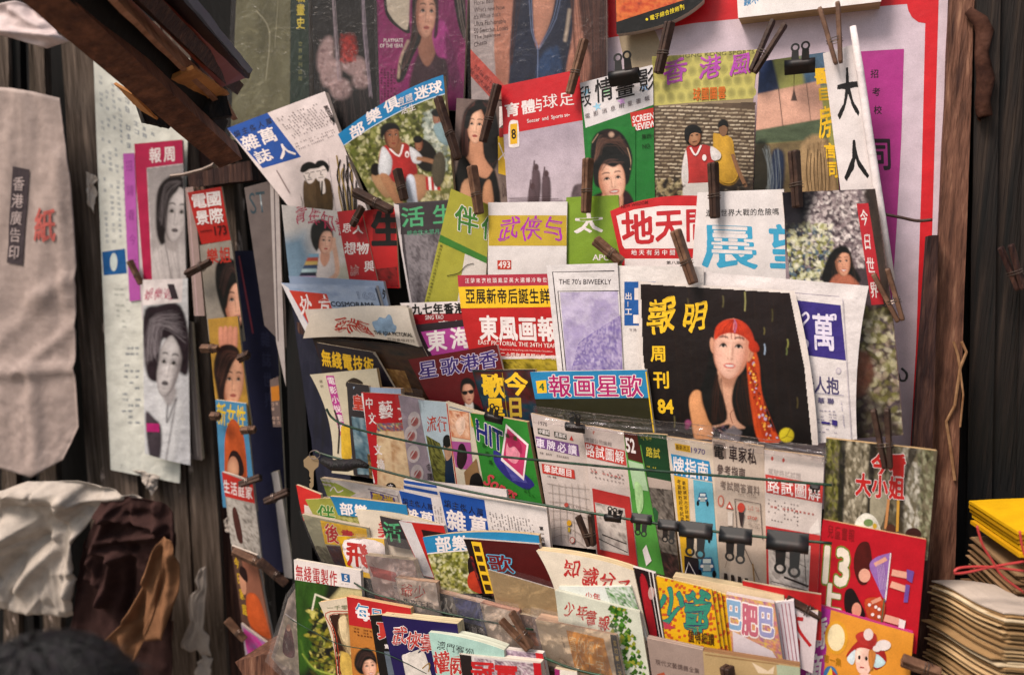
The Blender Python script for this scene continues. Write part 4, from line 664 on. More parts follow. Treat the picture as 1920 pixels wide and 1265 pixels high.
m.g([(703, 604), (712, 600), (716, 594), (726, 596), (732, 589), (738, 594), (742, 606), (748, 612), (744, 624), (734, 622), (728, 630), (722, 624), (712, 622)], '#7f97ae', True); m.t('亞洲画', 628, 594, 26, 4, 8, 26, '#a83226', .03, (22, 3), wob=.14); m.w('THE ASIA PICTORIAL', 706, 619, 70, 5, 2, 7, '#2a2624', .03); m.t('亞洲畫報月刊', 730, 632, 8, .6, 1, 6, '#5a5048', 0)
m = M('second copy of the white pictorial, only its folded top edge showing', .120, [(572, 580), (762, 572), (775, 610), (582, 614)], '#c8bdb2', .012, side='#cfc3b4')
m = M('black radio magazine with yellow slanted title', .138, [(594, 642), (702, 660), (750, 745), (612, 740)], '#262127', .006); m.t('無綫電技術', 602, 654, 19, 3.2, 3, 32, '#d0a428', .035, (20, 3.3)); m.l([(702, 660), (735, 700), (752, 745)], 5, '#8a7a6c')
m = M('red magazine with white and black headline, tucked beside the yellow banner', .108, [(750, 568), (876, 564), (890, 640), (792, 640)], '#8f2028', .005); m.r(750, 568, 876, 590, W_, -.03); m.t('一九七年香港', 752, 570, 19, -.5, 2, 21, K_, .06, (20, -.5)); m.t('畫報', 820, 601, 28, -1, 1, 22, W_, .04); m.w('SING TAO', 799, 591, 34, -1, 0, 8, W_, .01)
m = M('dark magazine with white title on a magenta panel', .120, [(767, 610), (880, 598), (896, 690), (806, 690)], '#2b2126', .006); m.g([(790, 622), (884, 610), (892, 660), (812, 668)], '#a13c86'); m.t('東', 798, 620, 38, -4, 5, 40, W_, .04); m.t('海', 842, 614, 40, -4, 5, 42, W_, .04)
m = M('red and yellow pictorial with white title and black headline', .126, [(858, 516), (1036, 513), (1050, 720), (898, 722)], '#ad2628', .005, lb=(-6, 0))
m.ph(0, .76, 1, 1, ['#4a4418', '#8a7a24', '#b09a34', '#2f2c16'], 6, 9, 3.6, .14); m.uv(0, 0, 1, .105, '#a33242'); m.uv(0, .105, 1, .30, YEL); m.uv(0, .74, 1, .765, W_)
m.t('汪萍來港枝頭鳳凰英大選爆冷動世', 872, 521, 8.5, 0, .5, 10, '#e0c8c8', .01, (10.4, -.1)); m.t('亞展新帝后誕生詳', 872, 540, 19, 0, 2, 30, K_, .02, (20, 0)); m.t('東風画報', 898, 590, 36, .5, 3, 48, W_, .045, (36.5, .8)); m.w('EAST PICTORIAL THE 24TH YEAR', 898, 637, 146, 7, 0, 8, '#e0c8c0', .01); m.t('二十四年每星期出版一次', 940, 659, 9, .5, 0, 10, '#e6d0c8', .02); m.w('World Magazine in Hong Kong with Worldwide Circulation', 925, 652, 112, 5, 0, 4, '#d8a8a0', .01)
m = M('white biweekly with black ruled frame and lavender picture', .134, [(1024, 497), (1158, 493), (1170, 720), (1048, 720)], '#cfcaca', .003, 'newspaper', m=NEWS)
m.l([(1152, 508), (1036, 510), (1058, 715)], 2, '#3a3236', False); m.l([(1160, 545), (1046, 546), (1064, 715)], 1.6, '#3a3236', False); m.w("THE 70's BIWEEKLY", 1048, 523, 98, 0, 0, 10, '#3a3236', .005); m.pq([(1050, 548), (1158, 546), (1168, 715), (1064, 715)], ['#a99fbe', '#b9b0c8', '#9b8fb4', '#aea4c0'], 3, 9, 4, .1); m.pq([(1085, 640), (1164, 590), (1168, 715), (1066, 715)], ['#8577a6', '#a89cbc', '#6d5f98', '#b4aac6'], 9, 4, 3, .2)
m = M('white newspaper with small blue box of characters, left of the black magazine cover', .130, [(1150, 498), (1320, 500), (1320, 720), (1152, 710)], '#cfc9c6', .003, 'newspaper', m=NEWS)
m.r(1171, 528, 1230, 610, '#2c5796'); m.r(1190, 540, 1204, 562, W_); m.t('出', 1172, 548, 14, 0, 0, 14, W_, .02); m.t('工', 1172, 577, 14, 0, 0, 14, W_, .03); m.r(1188, 590, 1204, 606, W_); m.l([(1178, 565), (1178, 575)], 1, W_); m.t('每月', 1180, 615, 7, 0, 0, 6, '#5a5258', .01)
m = M('folded white newspaper with purple panel and scrolled white character', .126, [(1300, 508), (1629, 536), (1607, 822), (1440, 840)], '#d0c9c8', .006, 'newspaper', bow=(.004, .002), rb=(-10, 0), m=NEWS)
m.l([(1480, 548), (1574, 556)], 1, '#8a7f92'); m.g([(1488, 562), (1576, 572), (1586, 675), (1490, 662)], '#3d3476'); m.t('萬', 1521, 584, 44, 4, 3, 72, '#d5cee0', .025); m.l([(1504, 592), (1512, 586), (1516, 596), (1505, 610), (1503, 630), (1514, 640), (1512, 652), (1502, 648)], 4, '#d5cee0'); m.l([(1556, 592), (1566, 590), (1566, 600)], 4, '#d5cee0')
m.t('光人抱', 1503, 700, 24, 2, 1, 34, '#4a4468', .015, (23, 2)); m.e(1572, 694, 5, 6, '#d0c9c8', '#a9a0b0'); m.t('中華聯', 1515, 742, 13, 1, 0, 12, '#5a5474', .03, (18, 1)); m.rows([(1520, 760), (1568, 764), (1572, 815), (1528, 812)], 6, 9, '#7a7490', .45, .8, .3); m.l([(1518, 734), (1582, 740)], 1, '#8a84a0'); m.g([(1560, 785), (1570, 787), (1570, 797), (1560, 795)], '#3d3476'); m.g([(1540, 788), (1556, 790), (1556, 794), (1540, 792)], '#3d3476'); m.l([(1580, 560), (1596, 820)], 2, '#b5aeb4'); m.rows([(1576, 752), (1580, 752), (1586, 800), (1582, 800)], 1, 16, '#8a84a0')
m = M('black cover weekly showing a woman with red bandana and yellow brush title', .142, [(1198, 527), (1490, 545), (1534, 834), (1224, 818)], '#d0c6c0', .007, lb=(-8, 0), rb=(8, 0), side='#d8cdc2', bow=(.002, .003))
c = Cv(m, 1186, 526, 1540, 836, '#241812', 1.35, m.patch([.012, .5, .965, .965, .965, .5, .012, .012], [.016, .016, .016, .5, 1, 1, 1, .5]), 15, '#1f1510'); c.noise(.14, 8, 3, 1); c.strands([(1210, 535), (1212, 820)], [(1480, 550), (1515, 825)], 40, '#35261b', 1.6, .12, 10)
for x, y, h, k in ((1397, 548, 34, '#a8a468'), (1434, 645, 18, '#a9bcd4'), (1477, 636, 14, '#9c9c54'), (1356, 555, 20, '#6a6440'), (1475, 652, 12, '#6f7a48'), (1433, 614, 12, '#6a6238'), (1265, 780, 20, '#6a6440'), (1215, 700, 12, '#6f7a48'), (1290, 560, 16, '#5a5030'), (1495, 745, 18, '#5a5030'), (1448, 580, 22, '#4f4a2c')): c.l([(x, y), (x + 1, y + h * .5), (x, y + h)], 2, k, .8, 1.3)
c.p([(1338, 640), (1328, 690), (1310, 740), (1304, 800), (1336, 826), (1400, 830), (1450, 830), (1442, 750), (1428, 690), (1412, 640)], '#0a0605', 3)
c.p([(1350, 690), (1386, 694), (1380, 722), (1373, 750), (1382, 786), (1396, 802), (1336, 800), (1362, 780), (1356, 740), (1346, 712)], '#cb9a80', 1.8, 1, True, .18); c.p([(1352, 700), (1384, 700), (1376, 724), (1358, 722)], '#8f604c', 5, .7); c.l([(1374, 792), (1370, 774), (1380, 764)], 1.6, '#6a4030', .8); c.l([(1362, 760), (1358, 785)], 2, '#9a6a54', .6, 2)
c.p([(1342, 690), (1352, 730), (1364, 784), (1334, 796), (1316, 770), (1324, 720)], '#0f0908', 2); c.p([(1380, 712), (1400, 690), (1426, 730), (1432, 796), (1396, 796), (1374, 752)], '#0f0908', 2); c.strands([(1344, 700), (1336, 740), (1330, 792)], [(1352, 712), (1358, 750), (1362, 786)], 26, '#3a2620', .9, .5); c.strands([(1384, 712), (1380, 750), (1392, 796)], [(1408, 690), (1420, 740), (1428, 796)], 34, '#38241e', .9, .5)
c.p([(1293, 752), (1298, 736), (1308, 730), (1318, 738), (1322, 760), (1328, 784), (1336, 800), (1338, 832), (1306, 828), (1297, 785)], '#cc9064', 1.8, 1, True, .28); c.p([(1316, 734), (1330, 740), (1334, 790), (1326, 776), (1318, 756)], '#0a0605', 2.5); c.e(1291, 792, 6, 6, '#8a4468', 2); c.e(1289, 800, 4, 4, '#6a2c4c', 2); c.p([(1338, 806), (1350, 798), (1370, 796), (1352, 826), (1338, 830)], '#1c1416', 2); c.dabs(40, 1, 2.4, ['#4a4448', '#2a2024', '#7a5a68', '#3a4250'], None, 2, .7, .8, (1338, 796, 1380, 828)); c.p([(1342, 826), (1358, 808), (1376, 796), (1392, 808), (1384, 834), (1340, 834)], '#6e686c', 1.4, .85, False, .1, .2)
c.p([(1400, 640), (1412, 644), (1424, 680), (1428, 730), (1442, 790), (1464, 826), (1424, 826), (1410, 770), (1402, 700)], '#c04a26', 1.6, 1, True, .12, .25); c.strands([(1403, 646), (1408, 720), (1424, 820)], [(1412, 646), (1424, 720), (1458, 822)], 30, '#8a2c18', 1.2, .5, 1.5)
for i in range(90): a = c.rs.rand(); x = 1407 + 10 * a + 28 * a * a + c.rs.uniform(-6, 13 * (.5 + .6 * a)); y = 664 + 158 * a; c.e(x, y, c.rs.uniform(1, 2.4), c.rs.uniform(1.5, 3.6), ['#74201a', '#dc9038', '#b4a8c4', '#4a1612', '#e4a848', '#8f3a20'][c.rs.randint(6)], .9, 20, .85)
c.e(1337, 647, 5, 15, '#c48e74', 1.3, -6, 1, .2); c.e(1407, 662, 6.5, 16, '#bc8468', 1.3, 14, 1, .2); c.l([(1408, 654), (1406, 668)], 2, '#8a543e', .6, 1)
c.face(1372, 653, 35, 54, 4, '#e2b4a0', '#b87e68', '#c06660', turn=-.04, smile=.35); 
c.p([(1341, 636), (1343, 614), (1357, 601), (1377, 597), (1397, 605), (1411, 624), (1416, 650), (1406, 641), (1393, 630), (1371, 624), (1353, 628)], '#b83a24', 1.3, 1, True, .16, .2); c.strands([(1346, 630), (1352, 612), (1376, 600)], [(1406, 640), (1398, 620), (1380, 600)], 16, '#7d2216', 1, .5, .8); c.l([(1378, 600), (1381, 610), (1378, 622)], 3, '#a8688c', .8, 1); c.l([(1377, 604), (1376, 618)], 1.4, '#d8a0b0', .7); c.p([(1408, 636), (1420, 642), (1424, 656), (1412, 660), (1404, 650)], '#a83220', 1.4, 1, True, .2)
c.e(1475, 815, 14, 14, '#c6b42e', 1.4, 0, 1, .25); c.l([(1466, 821), (1475, 816), (1482, 803)], 1.4, '#5a5018', .9); c.l([(1475, 816), (1486, 820)], 1.2, '#5a5018', .7); c.end(.10)
m.t('報', 1214, 556, 54, 0, 0, 70, YEL, .035, wob=.05); m.t('明', 1281, 563, 46, 2, 0, 58, YEL, .03, wob=.05); m.t('周', 1220, 646, 31, 0, 1, 32, YEL, .035); m.t('刊', 1225, 694, 32, 0, 1, 34, YEL, .035); m.w('84', 1234, 748, 28, 1, 2, 25, YEL, .05)
# ---- fourth row: title tops leaning behind the book row
m = M('maroon song magazine with violet outlined title and man in dark glasses', .148, [(765, 674), (932, 646), (962, 770), (812, 762)], '#5b1d20', .007, side='#d0c4bc')
m.t('星', 782, 678, 38, -6, 4, 34, '#3a2a66', .02, out=('#c8bcd0', .07)); m.t('歌', 824, 672, 36, -6, 4, 34, '#3a2a66', .02, out=('#c8bcd0', .07)); m.t('港', 861, 666, 36, -6, 4, 34, '#3a2a66', .02, out=('#c8bcd0', .07)); m.t('香', 896, 660, 36, -6, 4, 34, '#3a2a66', .02, out=('#c8bcd0', .07))
c = Cv(m, 852, 704, 908, 772, '#5b1d20', 1.3, None, 4); c.noise(.1, 3); c.p([(862, 768), (870, 758), (892, 756), (904, 772), (860, 774)], '#1a1012', 2); c.p([(874, 752), (886, 752), (888, 768), (876, 770)], '#d0c8c0', 1.4); c.face(878, 736, 12, 21, -6, '#cf9a80', '#96644e', '#8a3a36', turn=.12, eyes=0); c.l([(867, 735), (889, 731)], 2, '#120c0c'); c.e(872.5, 736, 5, 4, '#120c0c', .8); c.e(884, 734, 5, 4, '#120c0c', .8); c.p([(864, 728), (867, 712), (880, 708), (891, 718), (890, 730), (882, 720), (870, 722), (867, 736)], '#150d0e', 1.3); c.end()
m = M('dark teal song magazine with blocky yellow title', .152, [(885, 693), (1004, 692), (1018, 800), (918, 800)], '#1d2a30', .008, side='#c9ad84')
m.pq([(888, 696), (1002, 694), (1016, 798), (920, 798)], ['#141a20', '#1e3a48', '#4a1c1a', '#22201c'], 3, 4, 5); m.t('歌', 902, 698, 44, 2, 4, 46, YEL, .05); m.t('今', 946, 696, 44, 2, 3, 44, YEL, .05); m.t('星', 912, 744, 34, 0, 3, 36, YEL, .06); m.t('日', 952, 742, 30, 0, 2, 40, '#b89a3a', .06); m.l([(943, 698), (955, 796)], 1.5, '#8a7428')
m = M('song pictorial with blue title band and white edged magenta characters', .158, [(994, 697), (1212, 693), (1228, 812), (1016, 812)], '#2b2a1c', .010, side='#cfc4b4')
m.uv(0, 0, 1, .44, '#2b7aa8'); m.g([(1005, 714), (1024, 712), (1026, 736), (1008, 737)], YEL); m.w('4', 1011, 718, 9, 0, 1, 13, '#2c5a34', .03)
for c, x in (('報', 1026), ('画', 1072), ('星', 1116), ('歌', 1160)): m.t(c, x, 701, 44, 0, 3, 44, '#a22560', .015, out=(W_, .065))
m.l([(1212, 696), (1227, 810)], 4, '#d8b020'); m.l([(1040, 790), (1060, 770)], 4, '#3a3a24')
# ---- the row of small books behind the cords
m = M('cream booklet with magenta title strip at the left end of the book row', .166, [(581, 702), (706, 690), (742, 900), (622, 886)], '#bdb39c', .008, 'booklet', lb=(16, 0), side='#c9a574')
m.g([(611, 704), (626, 704), (650, 816), (637, 816)], '#a83c82'); m.t('電影小說畫報', 612, 706, 14, 0, 4, 15, W_, .01, (3.9, 17.5)); m.t('最新', 598, 712, 7, 0, 1, 6, '#7a7060', 0, (2, 9)); m.g([(640, 800), (652, 796), (662, 820), (656, 870), (642, 860), (640, 830)], '#caa436', True); m.l([(627, 768), (636, 800), (634, 850)], 3, '#35302a'); m.g([(650, 716), (664, 708), (680, 716), (676, 722), (652, 726)], '#352c26', True)
m = M('dark booklet with red white lettering beside the cream one', .170, [(650, 716), (692, 722), (720, 900), (664, 890)], '#343032', .006, 'booklet'); m.t('皇', 660, 738, 22, 2, 3, 30, '#b03a2c', .05, out=(W_, .08)); m.pq([(660, 780), (690, 784), (706, 890), (672, 888)], ['#2a3a48', '#55707c', '#8a9aa0'], 5, 3, 4); m.pq([(690, 850), (714, 852), (718, 898), (694, 896)], ['#8a6a3c', '#3a2a20', '#b08a54'], 5, 3, 3)
m = M('pale blue booklet mostly hidden behind the red reader', .168, [(664, 724), (752, 728), (760, 900), (688, 895)], '#93a4bc', .012, 'booklet', side='#c9a078')
m = M('red digest with white brush writing above a sculpture photograph', .176, [(677, 735), (752, 739), (772, 918), (702, 914)], '#a82328', .010, 'booklet', side='#cbb497')
m.l([(679, 737), (690, 850), (702, 905)], 3, W_); m.g([(706, 806), (758, 802), (772, 918), (708, 914)], '#b89a78'); m.pq([(708, 808), (757, 806), (770, 916), (712, 912)], ['#a07a56', '#c2a583', '#d0b894', '#b08a66'], 4, 5, 4); m.pq([(706, 793), (756, 792), (758, 808), (708, 808)], ['#b0a040', '#3a5a80', '#a04030', '#c0b090'], 9, 5, 3, .3); m.t('藝', 708, 750, 28, 1, 3, 34, W_, .02, wob=.03); m.t('文', 744, 758, 26, 1, 3, 30, W_, .02); m.t('中文·文摘', 684, 744, 15, 1, 2, 22, W_, .02, (5.4, 29), wob=.03); m.e(733, 914, 10, 10, K_); m.t('六', 728, 906, 10, 0, 0, 10, W_, .02)
m = M('grey booklet in film with a column of round red emblems', .180, [(748, 740), (792, 748), (816, 918), (772, 914)], '#a597a2', .008, 'booklet', film=(4, 14))
for x, y in ((777, 788), (771, 815), (776, 850), (783, 887)): m.e(x, y, 12, 17, '#cfc4c4'); m.e(x + 1, y + 2, 7, 9, '#a04a48', '#b87a76', 20); m.l([(x - 5, y + 6), (x + 4, y - 8)], 2, W_)
m.t('食譜', 799, 868, 11, 1, 1, 14, '#3a3236', .01, (2, 17))
m = M('light blue booklet with red brush title and a man beside a bush', .184, [(784, 749), (838, 754), (872, 920), (816, 914)], '#a9b8c0', .006, 'booklet', side='#d0c4b0')
m.t('流行', 799, 778, 19, 1, 3, 31, '#b0402c', .01, wob=.05); m.pq([(800, 815), (826, 830), (850, 905), (815, 908)], ['#2a2a16', '#4a4a24', '#7a7a3c', '#3a3a1e'], 8, 4, 3, .2); m.g([(832, 830), (842, 816), (850, 830), (866, 890), (872, 918), (838, 914), (836, 860)], '#1f2c40', True); m.g([(834, 832), (844, 830), (848, 852), (838, 862)], '#b08a70', True); m.e(840, 826, 8, 12, '#1c1414')
m = M('red bordered booklet with two pictures like stamps', .188, [(836, 752), (915, 776), (918, 922), (856, 914)], '#c8bda8', .008, 'booklet')
m.l([(838, 756), (858, 912)], 2, '#b03a2c'); m.l([(843, 762), (904, 778), (914, 918)], 1.5, '#35507a', False); m.g([(842, 768), (880, 772), (884, 824), (848, 818)], '#c07a58'); m.pq([(843, 769), (879, 773), (883, 822), (849, 817)], ['#b86a48', '#d09a78', '#e0b89c', '#a05a40'], 4, 9, 3); m.g([(856, 790), (870, 780), (874, 800), (866, 815), (858, 806)], '#e2c0aa', True); m.g([(848, 826), (884, 828), (889, 882), (856, 874)], '#a0508a'); m.g([(862, 835), (872, 832), (878, 856), (868, 878), (858, 868)], '#2a1620', True); m.g([(872, 884), (895, 858), (904, 905), (876, 916)], '#8a6a48'); m.g([(885, 892), (900, 886), (908, 915), (884, 918)], K_, True); m.g([(884, 780), (892, 782), (894, 800), (886, 798)], '#c0a838')
m = M('green song book with blue HIT lettering and pink diamond portrait', .194, [(884, 773), (988, 791), (1017, 945), (910, 925)], '#317a30', .012, 'booklet', side='#bfa27c')
m.w('HIT', 894, 786, 48, 24, 2, 37, '#23286a', .04, out=(W_, .08)); m.g([(926, 852), (934, 846), (998, 900), (996, 914), (984, 916), (952, 896), (930, 870)], '#33307a', True); m.pq([(940, 858), (970, 866), (990, 905), (962, 900)], ['#33307a', '#5a58a0'], 7, 4, 3); m.g([(949, 794), (992, 832), (983, 900), (940, 862)], '#e2d2d4'); m.g([(952, 802), (988, 834), (981, 892), (944, 859)], '#b83a62'); m.g([(955, 825), (968, 824), (976, 850), (968, 868), (952, 858), (950, 838)], '#dd8a9c', True); m.g([(952, 824), (962, 815), (978, 832), (978, 850), (966, 836), (956, 838)], '#a02a50', True)
m.w('Songs', 914, 884, 56, 32, -6, 30, '#c2484e', .04, it=.2); m.t('流行曲選', 920, 800, 8, 2, 1, 9, '#1d4a1c', .02, (14, 5)); m.t('新歌集', 905, 828, 8, 2, 1, 9, '#1d4a1c', .02, (6, 16)); m.rows([(982, 912), (1002, 916), (1006, 934), (986, 930)], 3, 3, '#1d4a1c')
m = M('driving test booklet with purple title band, dated 1970', .190, [(995, 774), (1097, 797), (1122, 1030), (1036, 1020)], '#bdb0aa', .008, 'booklet', side='#b89c78')
m.w('1970', 1010, 789, 16, 3, 0, 7, '#4a3e3c', .02); m.g([(1008, 802), (1030, 806), (1031, 818), (1009, 813)], '#3f4038'); m.t('中期試', 1010, 803, 6.5, 1.2, 0, 9, W_, .02); m.g([(1039, 808), (1062, 813), (1063, 824), (1040, 819)], '#3f4038'); m.t('馬路試', 1041, 809, 6.5, 1.2, 0, 9, W_, .02); m.g([(1004, 817), (1084, 833), (1087, 855), (1008, 838)], '#6d4a7e'); m.t('車牌必讀', 1005, 819, 17, 3.6, .5, 19, '#d8ccd8', .03, (20, 4)); m.g([(1072, 816), (1076, 826), (1068, 824)], '#b03a34'); m.rows([(1012, 846), (1068, 856), (1069, 862), (1013, 852)], 14, 1, '#5a4e4a'); m.g([(1016, 868), (1077, 880), (1079, 897), (1018, 886)], '#b03c34'); m.t('筆試題目', 1020, 869, 13, 2.5, .3, 15, W_, .02); m.rows([(1026, 890), (1058, 896), (1058, 900), (1026, 894)], 3, 1, '#5a4e4a')
for i in range(7): m.l([(1026 + i * 2, 905 + 17 * i), (1064, 912 + 15 * i), (1106, 916 + 19 * i)], .9, '#958880'); m.l([(1036 + 12 * i, 905), (1040 + 13 * i, 1015)], .8, '#a0948a')
m.e(1068, 979, 4.5, 5.5, '#c9962c'); m.r(1066, 987, 1070, 996, '#b0962c'); m.e(1074, 1011, 5, 6, '#a04038'); m.e(1074, 1011, 3.6, 4.6, '#c4b8b0'); m.e(1063, 945, 4, 4, '#a84a40'); m.rows([(1072, 946), (1094, 950), (1094, 956), (1072, 952)], 7, 1, '#6a5c58')
m = M('road test booklet with white title on a red band above a grey photo', .198, [(1093, 796), (1170, 809), (1197, 1065), (1120, 1050)], '#c0b2ac', .010, 'booklet', side='#b89c78')
m.e(1114, 810, 2, 3, '#b05a50'); m.t('考試公司編輯', 1098, 818, 8, 1.6, .3, 9, '#8a7c78', 0); m.g([(1097, 828), (1172, 844), (1175, 872), (1101, 856)], '#b5433c'); m.t('路試圖解', 1098, 829, 17.5, 3.7, .6, 25, W_, .01, (18.4, 3.9)); m.rows([(1106, 876), (1172, 890), (1176, 912), (1110, 898)], 9, 3, '#6a5c58', .7, .5, .35); m.rows([(1108, 880), (1168, 893), (1168, 898), (1108, 885)], 8, 1, '#a8453c', .9)
m.g([(1111, 914), (1181, 930), (1196, 1062), (1184, 1060), (1122, 1046)], '#a83432'); m.g([(1116, 940), (1172, 952), (1180, 1040), (1126, 1028)], '#b0a49e'); m.pq([(1117, 941), (1171, 953), (1179, 1038), (1127, 1027)], ['#8d837e', '#b5aaa4', '#c4bab2', '#6a615c'], 5, 8, 3.4, .08); m.l([(1130, 1000), (1176, 1018)], 2, '#3a3432'); m.l([(1124, 1008), (1178, 1034)], 1.4, '#3a3432'); m.t('考', 1158, 952, 12, 2, 0, 12, K_, .04)
m = M('narrow green and brown booklet numbered 52', .204, [(1169, 809), (1198, 813), (1246, 1078), (1198, 1066)], '#4c8a3e', .008, 'booklet', side='#b49a74'); m.g([(1169, 809), (1196, 813), (1206, 868), (1178, 860)], '#4a2520'); m.w('52', 1172, 820, 17, 3, 3, 26, W_, .04); m.g([(1178, 862), (1206, 870), (1216, 920), (1188, 915)], '#9db894'); m.g([(1190, 905), (1204, 912), (1206, 950), (1196, 960)], '#9cc088', True); m.g([(1205, 1030), (1212, 1020), (1222, 1050), (1212, 1060)], W_)
m = M('dark green booklet with yellow title above a street photograph', .202, [(1196, 811), (1250, 815), (1276, 1092), (1226, 1078)], '#23402a', .010, 'booklet', side='#b49a74')
m.t('汽車考', 1201, 816, 7, 1, 0, 8, '#9a9440', .01); m.t('路試', 1211, 836, 13, 2, .4, 20, '#b8a83a', .02); m.rows([(1212, 872), (1232, 876), (1232, 880), (1212, 876)], 5, 1, '#b8a83a'); m.g([(1208, 892), (1258, 902), (1260, 918), (1212, 912)], '#a8988e'); m.pq([(1212, 912), (1260, 918), (1276, 1090), (1228, 1078)], ['#38322e', '#5a524c', '#7d746c', '#2a2422', '#94887e'], 6, 14, 3.4, .16); m.g([(1225, 950), (1234, 960), (1232, 980), (1224, 972)], '#2f5a38', True); m.pq([(1228, 1030), (1270, 1040), (1276, 1088), (1232, 1076)], ['#2a2220', '#3c3230', '#6a4440'], 7, 4, 3.2)
m = M('licence guide booklet with blue title band and little vintage cars', .206, [(1250, 818), (1338, 831), (1352, 1096), (1280, 1084)], '#c6b8a8', .010, 'booklet', side='#b89c78')
m.g([(1265, 830), (1294, 835), (1295, 848), (1267, 843)], '#cfa22c'); m.t('最新改正', 1267, 832, 6.4, 1, 0, 10, '#5a4420', .02); m.w('1970', 1296, 838, 26, 4, 0, 10, '#5c4f7c', .01); m.g([(1258, 850), (1330, 864), (1336, 902), (1264, 890)], '#2f80ae'); m.t('牌指南', 1261, 853, 22, 4, 1, 36, W_, .02, (23, 4.3)); m.g([(1264, 890), (1290, 896), (1300, 1090), (1282, 1086)], '#d0a22e'); m.t('考駕駛執照考試車輛例', 1269, 897, 8, 1, .4, 9.5, '#4a3a20', .01, (.9, 10)); m.t('最新標誌大全詳解附圖', 1279, 900, 7, 1, .4, 8, '#4a3a20', .01, (.9, 9)); m.g([(1300, 898), (1336, 904), (1350, 1092), (1312, 1088)], '#5fa3b8')
for x, y, k in ((1318, 930, 1), (1322, 1000, .9), (1326, 1055, 1.5)): m.g([(x - 9 * k, y + 4), (x - 6 * k, y - 8 * k), (x + 6 * k, y - 8 * k), (x + 9 * k, y + 4), (x + 10 * k, y + 10 * k), (x - 10 * k, y + 9 * k)], '#2c5a80'); m.r(x - 5 * k, y - 6 * k, x + 5 * k, y - 1, '#c8d0d0'); m.e(x - 9 * k, y + 12 * k, 2.4 * k, 5 * k, K_); m.e(x + 9 * k, y + 13 * k, 2.4 * k, 5 * k, K_); m.r(x - 5 * k, y + 1, x + 5 * k, y + 9 * k, '#9aa4a4'); m.e(x - 6 * k, y + 3 * k, 2 * k, 2 * k, W_); m.e(x + 6 * k, y + 3 * k, 2 * k, 2 * k, W_)
m.g([(1284, 1040), (1310, 1045), (1312, 1088), (1284, 1084)], '#26222a'); m.l([(1284, 1078), (1292, 1052), (1306, 1078), (1286, 1074)], 2, W_, False)
m = M('grey private car test booklet with road signs and a torch', .210, [(1335, 822), (1432, 836), (1444, 1118), (1352, 1100)], '#b5a598', .010, 'booklet', side='#b89c78')
m.g([(1337, 826), (1360, 830), (1362, 860), (1339, 856)], '#7a6c64'); m.t('電', 1338, 829, 20, 3, 0, 30, K_, .02); m.t('車家私', 1366, 832, 17, 2.6, .4, 32, '#35292a', .025); m.t('參考指南', 1344, 868, 13, 2, .3, 20, '#5a4c48', .02, (13.6, 2.2)); m.t('考試問答資料', 1350, 898, 12, 2, .3, 18, '#75665e', .01); m.e(1352, 938, 6, 11, '#a8564a', '#b06a5a'); m.e(1352, 938, 3.6, 8, '#b5a598'); m.g([(1368, 938), (1376, 954), (1361, 952)], '#a84a3c'); m.g([(1368, 944), (1372, 951), (1365, 950)], W_); m.r(1365, 958, 1374, 984, '#c6bab0'); m.l([(1378, 934), (1426, 943), (1430, 1010)], 1.2, '#4a3e3c', False); m.l([(1378, 934), (1382, 990)], 1.2, '#4a3e3c'); m.e(1390, 950, 7, 9, '#b04438'); m.g([(1385, 958), (1396, 960), (1392, 985), (1389, 985)], '#3a3030'); m.w('STOP', 1402, 965, 18, 3, 0, 6, '#a84a3c', .02); m.rows([(1402, 946), (1424, 950), (1426, 960), (1403, 956)], 6, 2, '#a85a4c'); m.rows([(1403, 976), (1426, 981), (1427, 992), (1404, 987)], 6, 3, '#75665e'); m.rows([(1384, 920), (1420, 927), (1421, 934), (1385, 927)], 9, 2, '#75665e')
for i in range(4): m.g([(1358 + 13 * i, 1072 + 3 * i), (1364 + 13 * i, 1073 + 3 * i), (1366 + 13 * i, 1098 + 3 * i), (1358 + 13 * i, 1096 + 3 * i)], '#2c2624')
m.l([(1385, 1000), (1424, 1085)], 1.4, '#6a5c54'); m.l([(1412, 1054), (1416, 1098)], 2.4, '#8a6a3c'); m.l([(1376, 1010), (1360, 1062)], 1.2, '#8a7c72')
m = M('red framed test booklet with picture of a road, right end of the book row', .214, [(1433, 842), (1546, 856), (1532, 1128), (1438, 1110)], '#c4b8b2', .010, 'booklet', side='#b89c78')
m.e(1448, 859, 2.4, 4, '#b0504a'); m.e(1469, 862, 2.4, 4, '#b0504a'); m.t('駕駛路試試題', 1440, 876, 10, 1.6, .2, 13, '#9a8e8a', .0); m.g([(1435, 888), (1544, 908), (1542, 942), (1437, 922)], '#b23e3a'); m.t('路試圖解', 1438, 892, 24, 4, .2, 30, W_, .01, (25.6, 4.6)); m.rows([(1440, 934), (1500, 946), (1500, 990), (1440, 978)], 10, 6, '#6a5e5c', .55, .5, .35); m.rows([(1444, 946), (1530, 962), (1530, 968), (1444, 952)], 11, 1, '#a8453c', .9); m.g([(1518, 990), (1534, 970), (1538, 998), (1516, 1000)], '#d4cac4')
m.g([(1436, 984), (1538, 1002), (1532, 1126), (1438, 1108)], '#b03434'); m.g([(1440, 1008), (1520, 1022), (1516, 1110), (1442, 1096)], '#beb4b0'); m.pq([(1441, 1010), (1519, 1024), (1515, 1108), (1443, 1094)], ['#a8a09c', '#c6beb8', '#8a827e', '#d0c8c4'], 5, 19, 3.4, .1); m.l([(1470, 1080), (1516, 1098)], 4, '#3a3434'); m.l([(1446, 1088), (1514, 1106)], 1.4, '#4a4442'); m.l([(1450, 1030), (1512, 1062)], 1.2, '#6a625e'); m.l([(1508, 1028), (1512, 1100)], 1.4, '#4a4442')
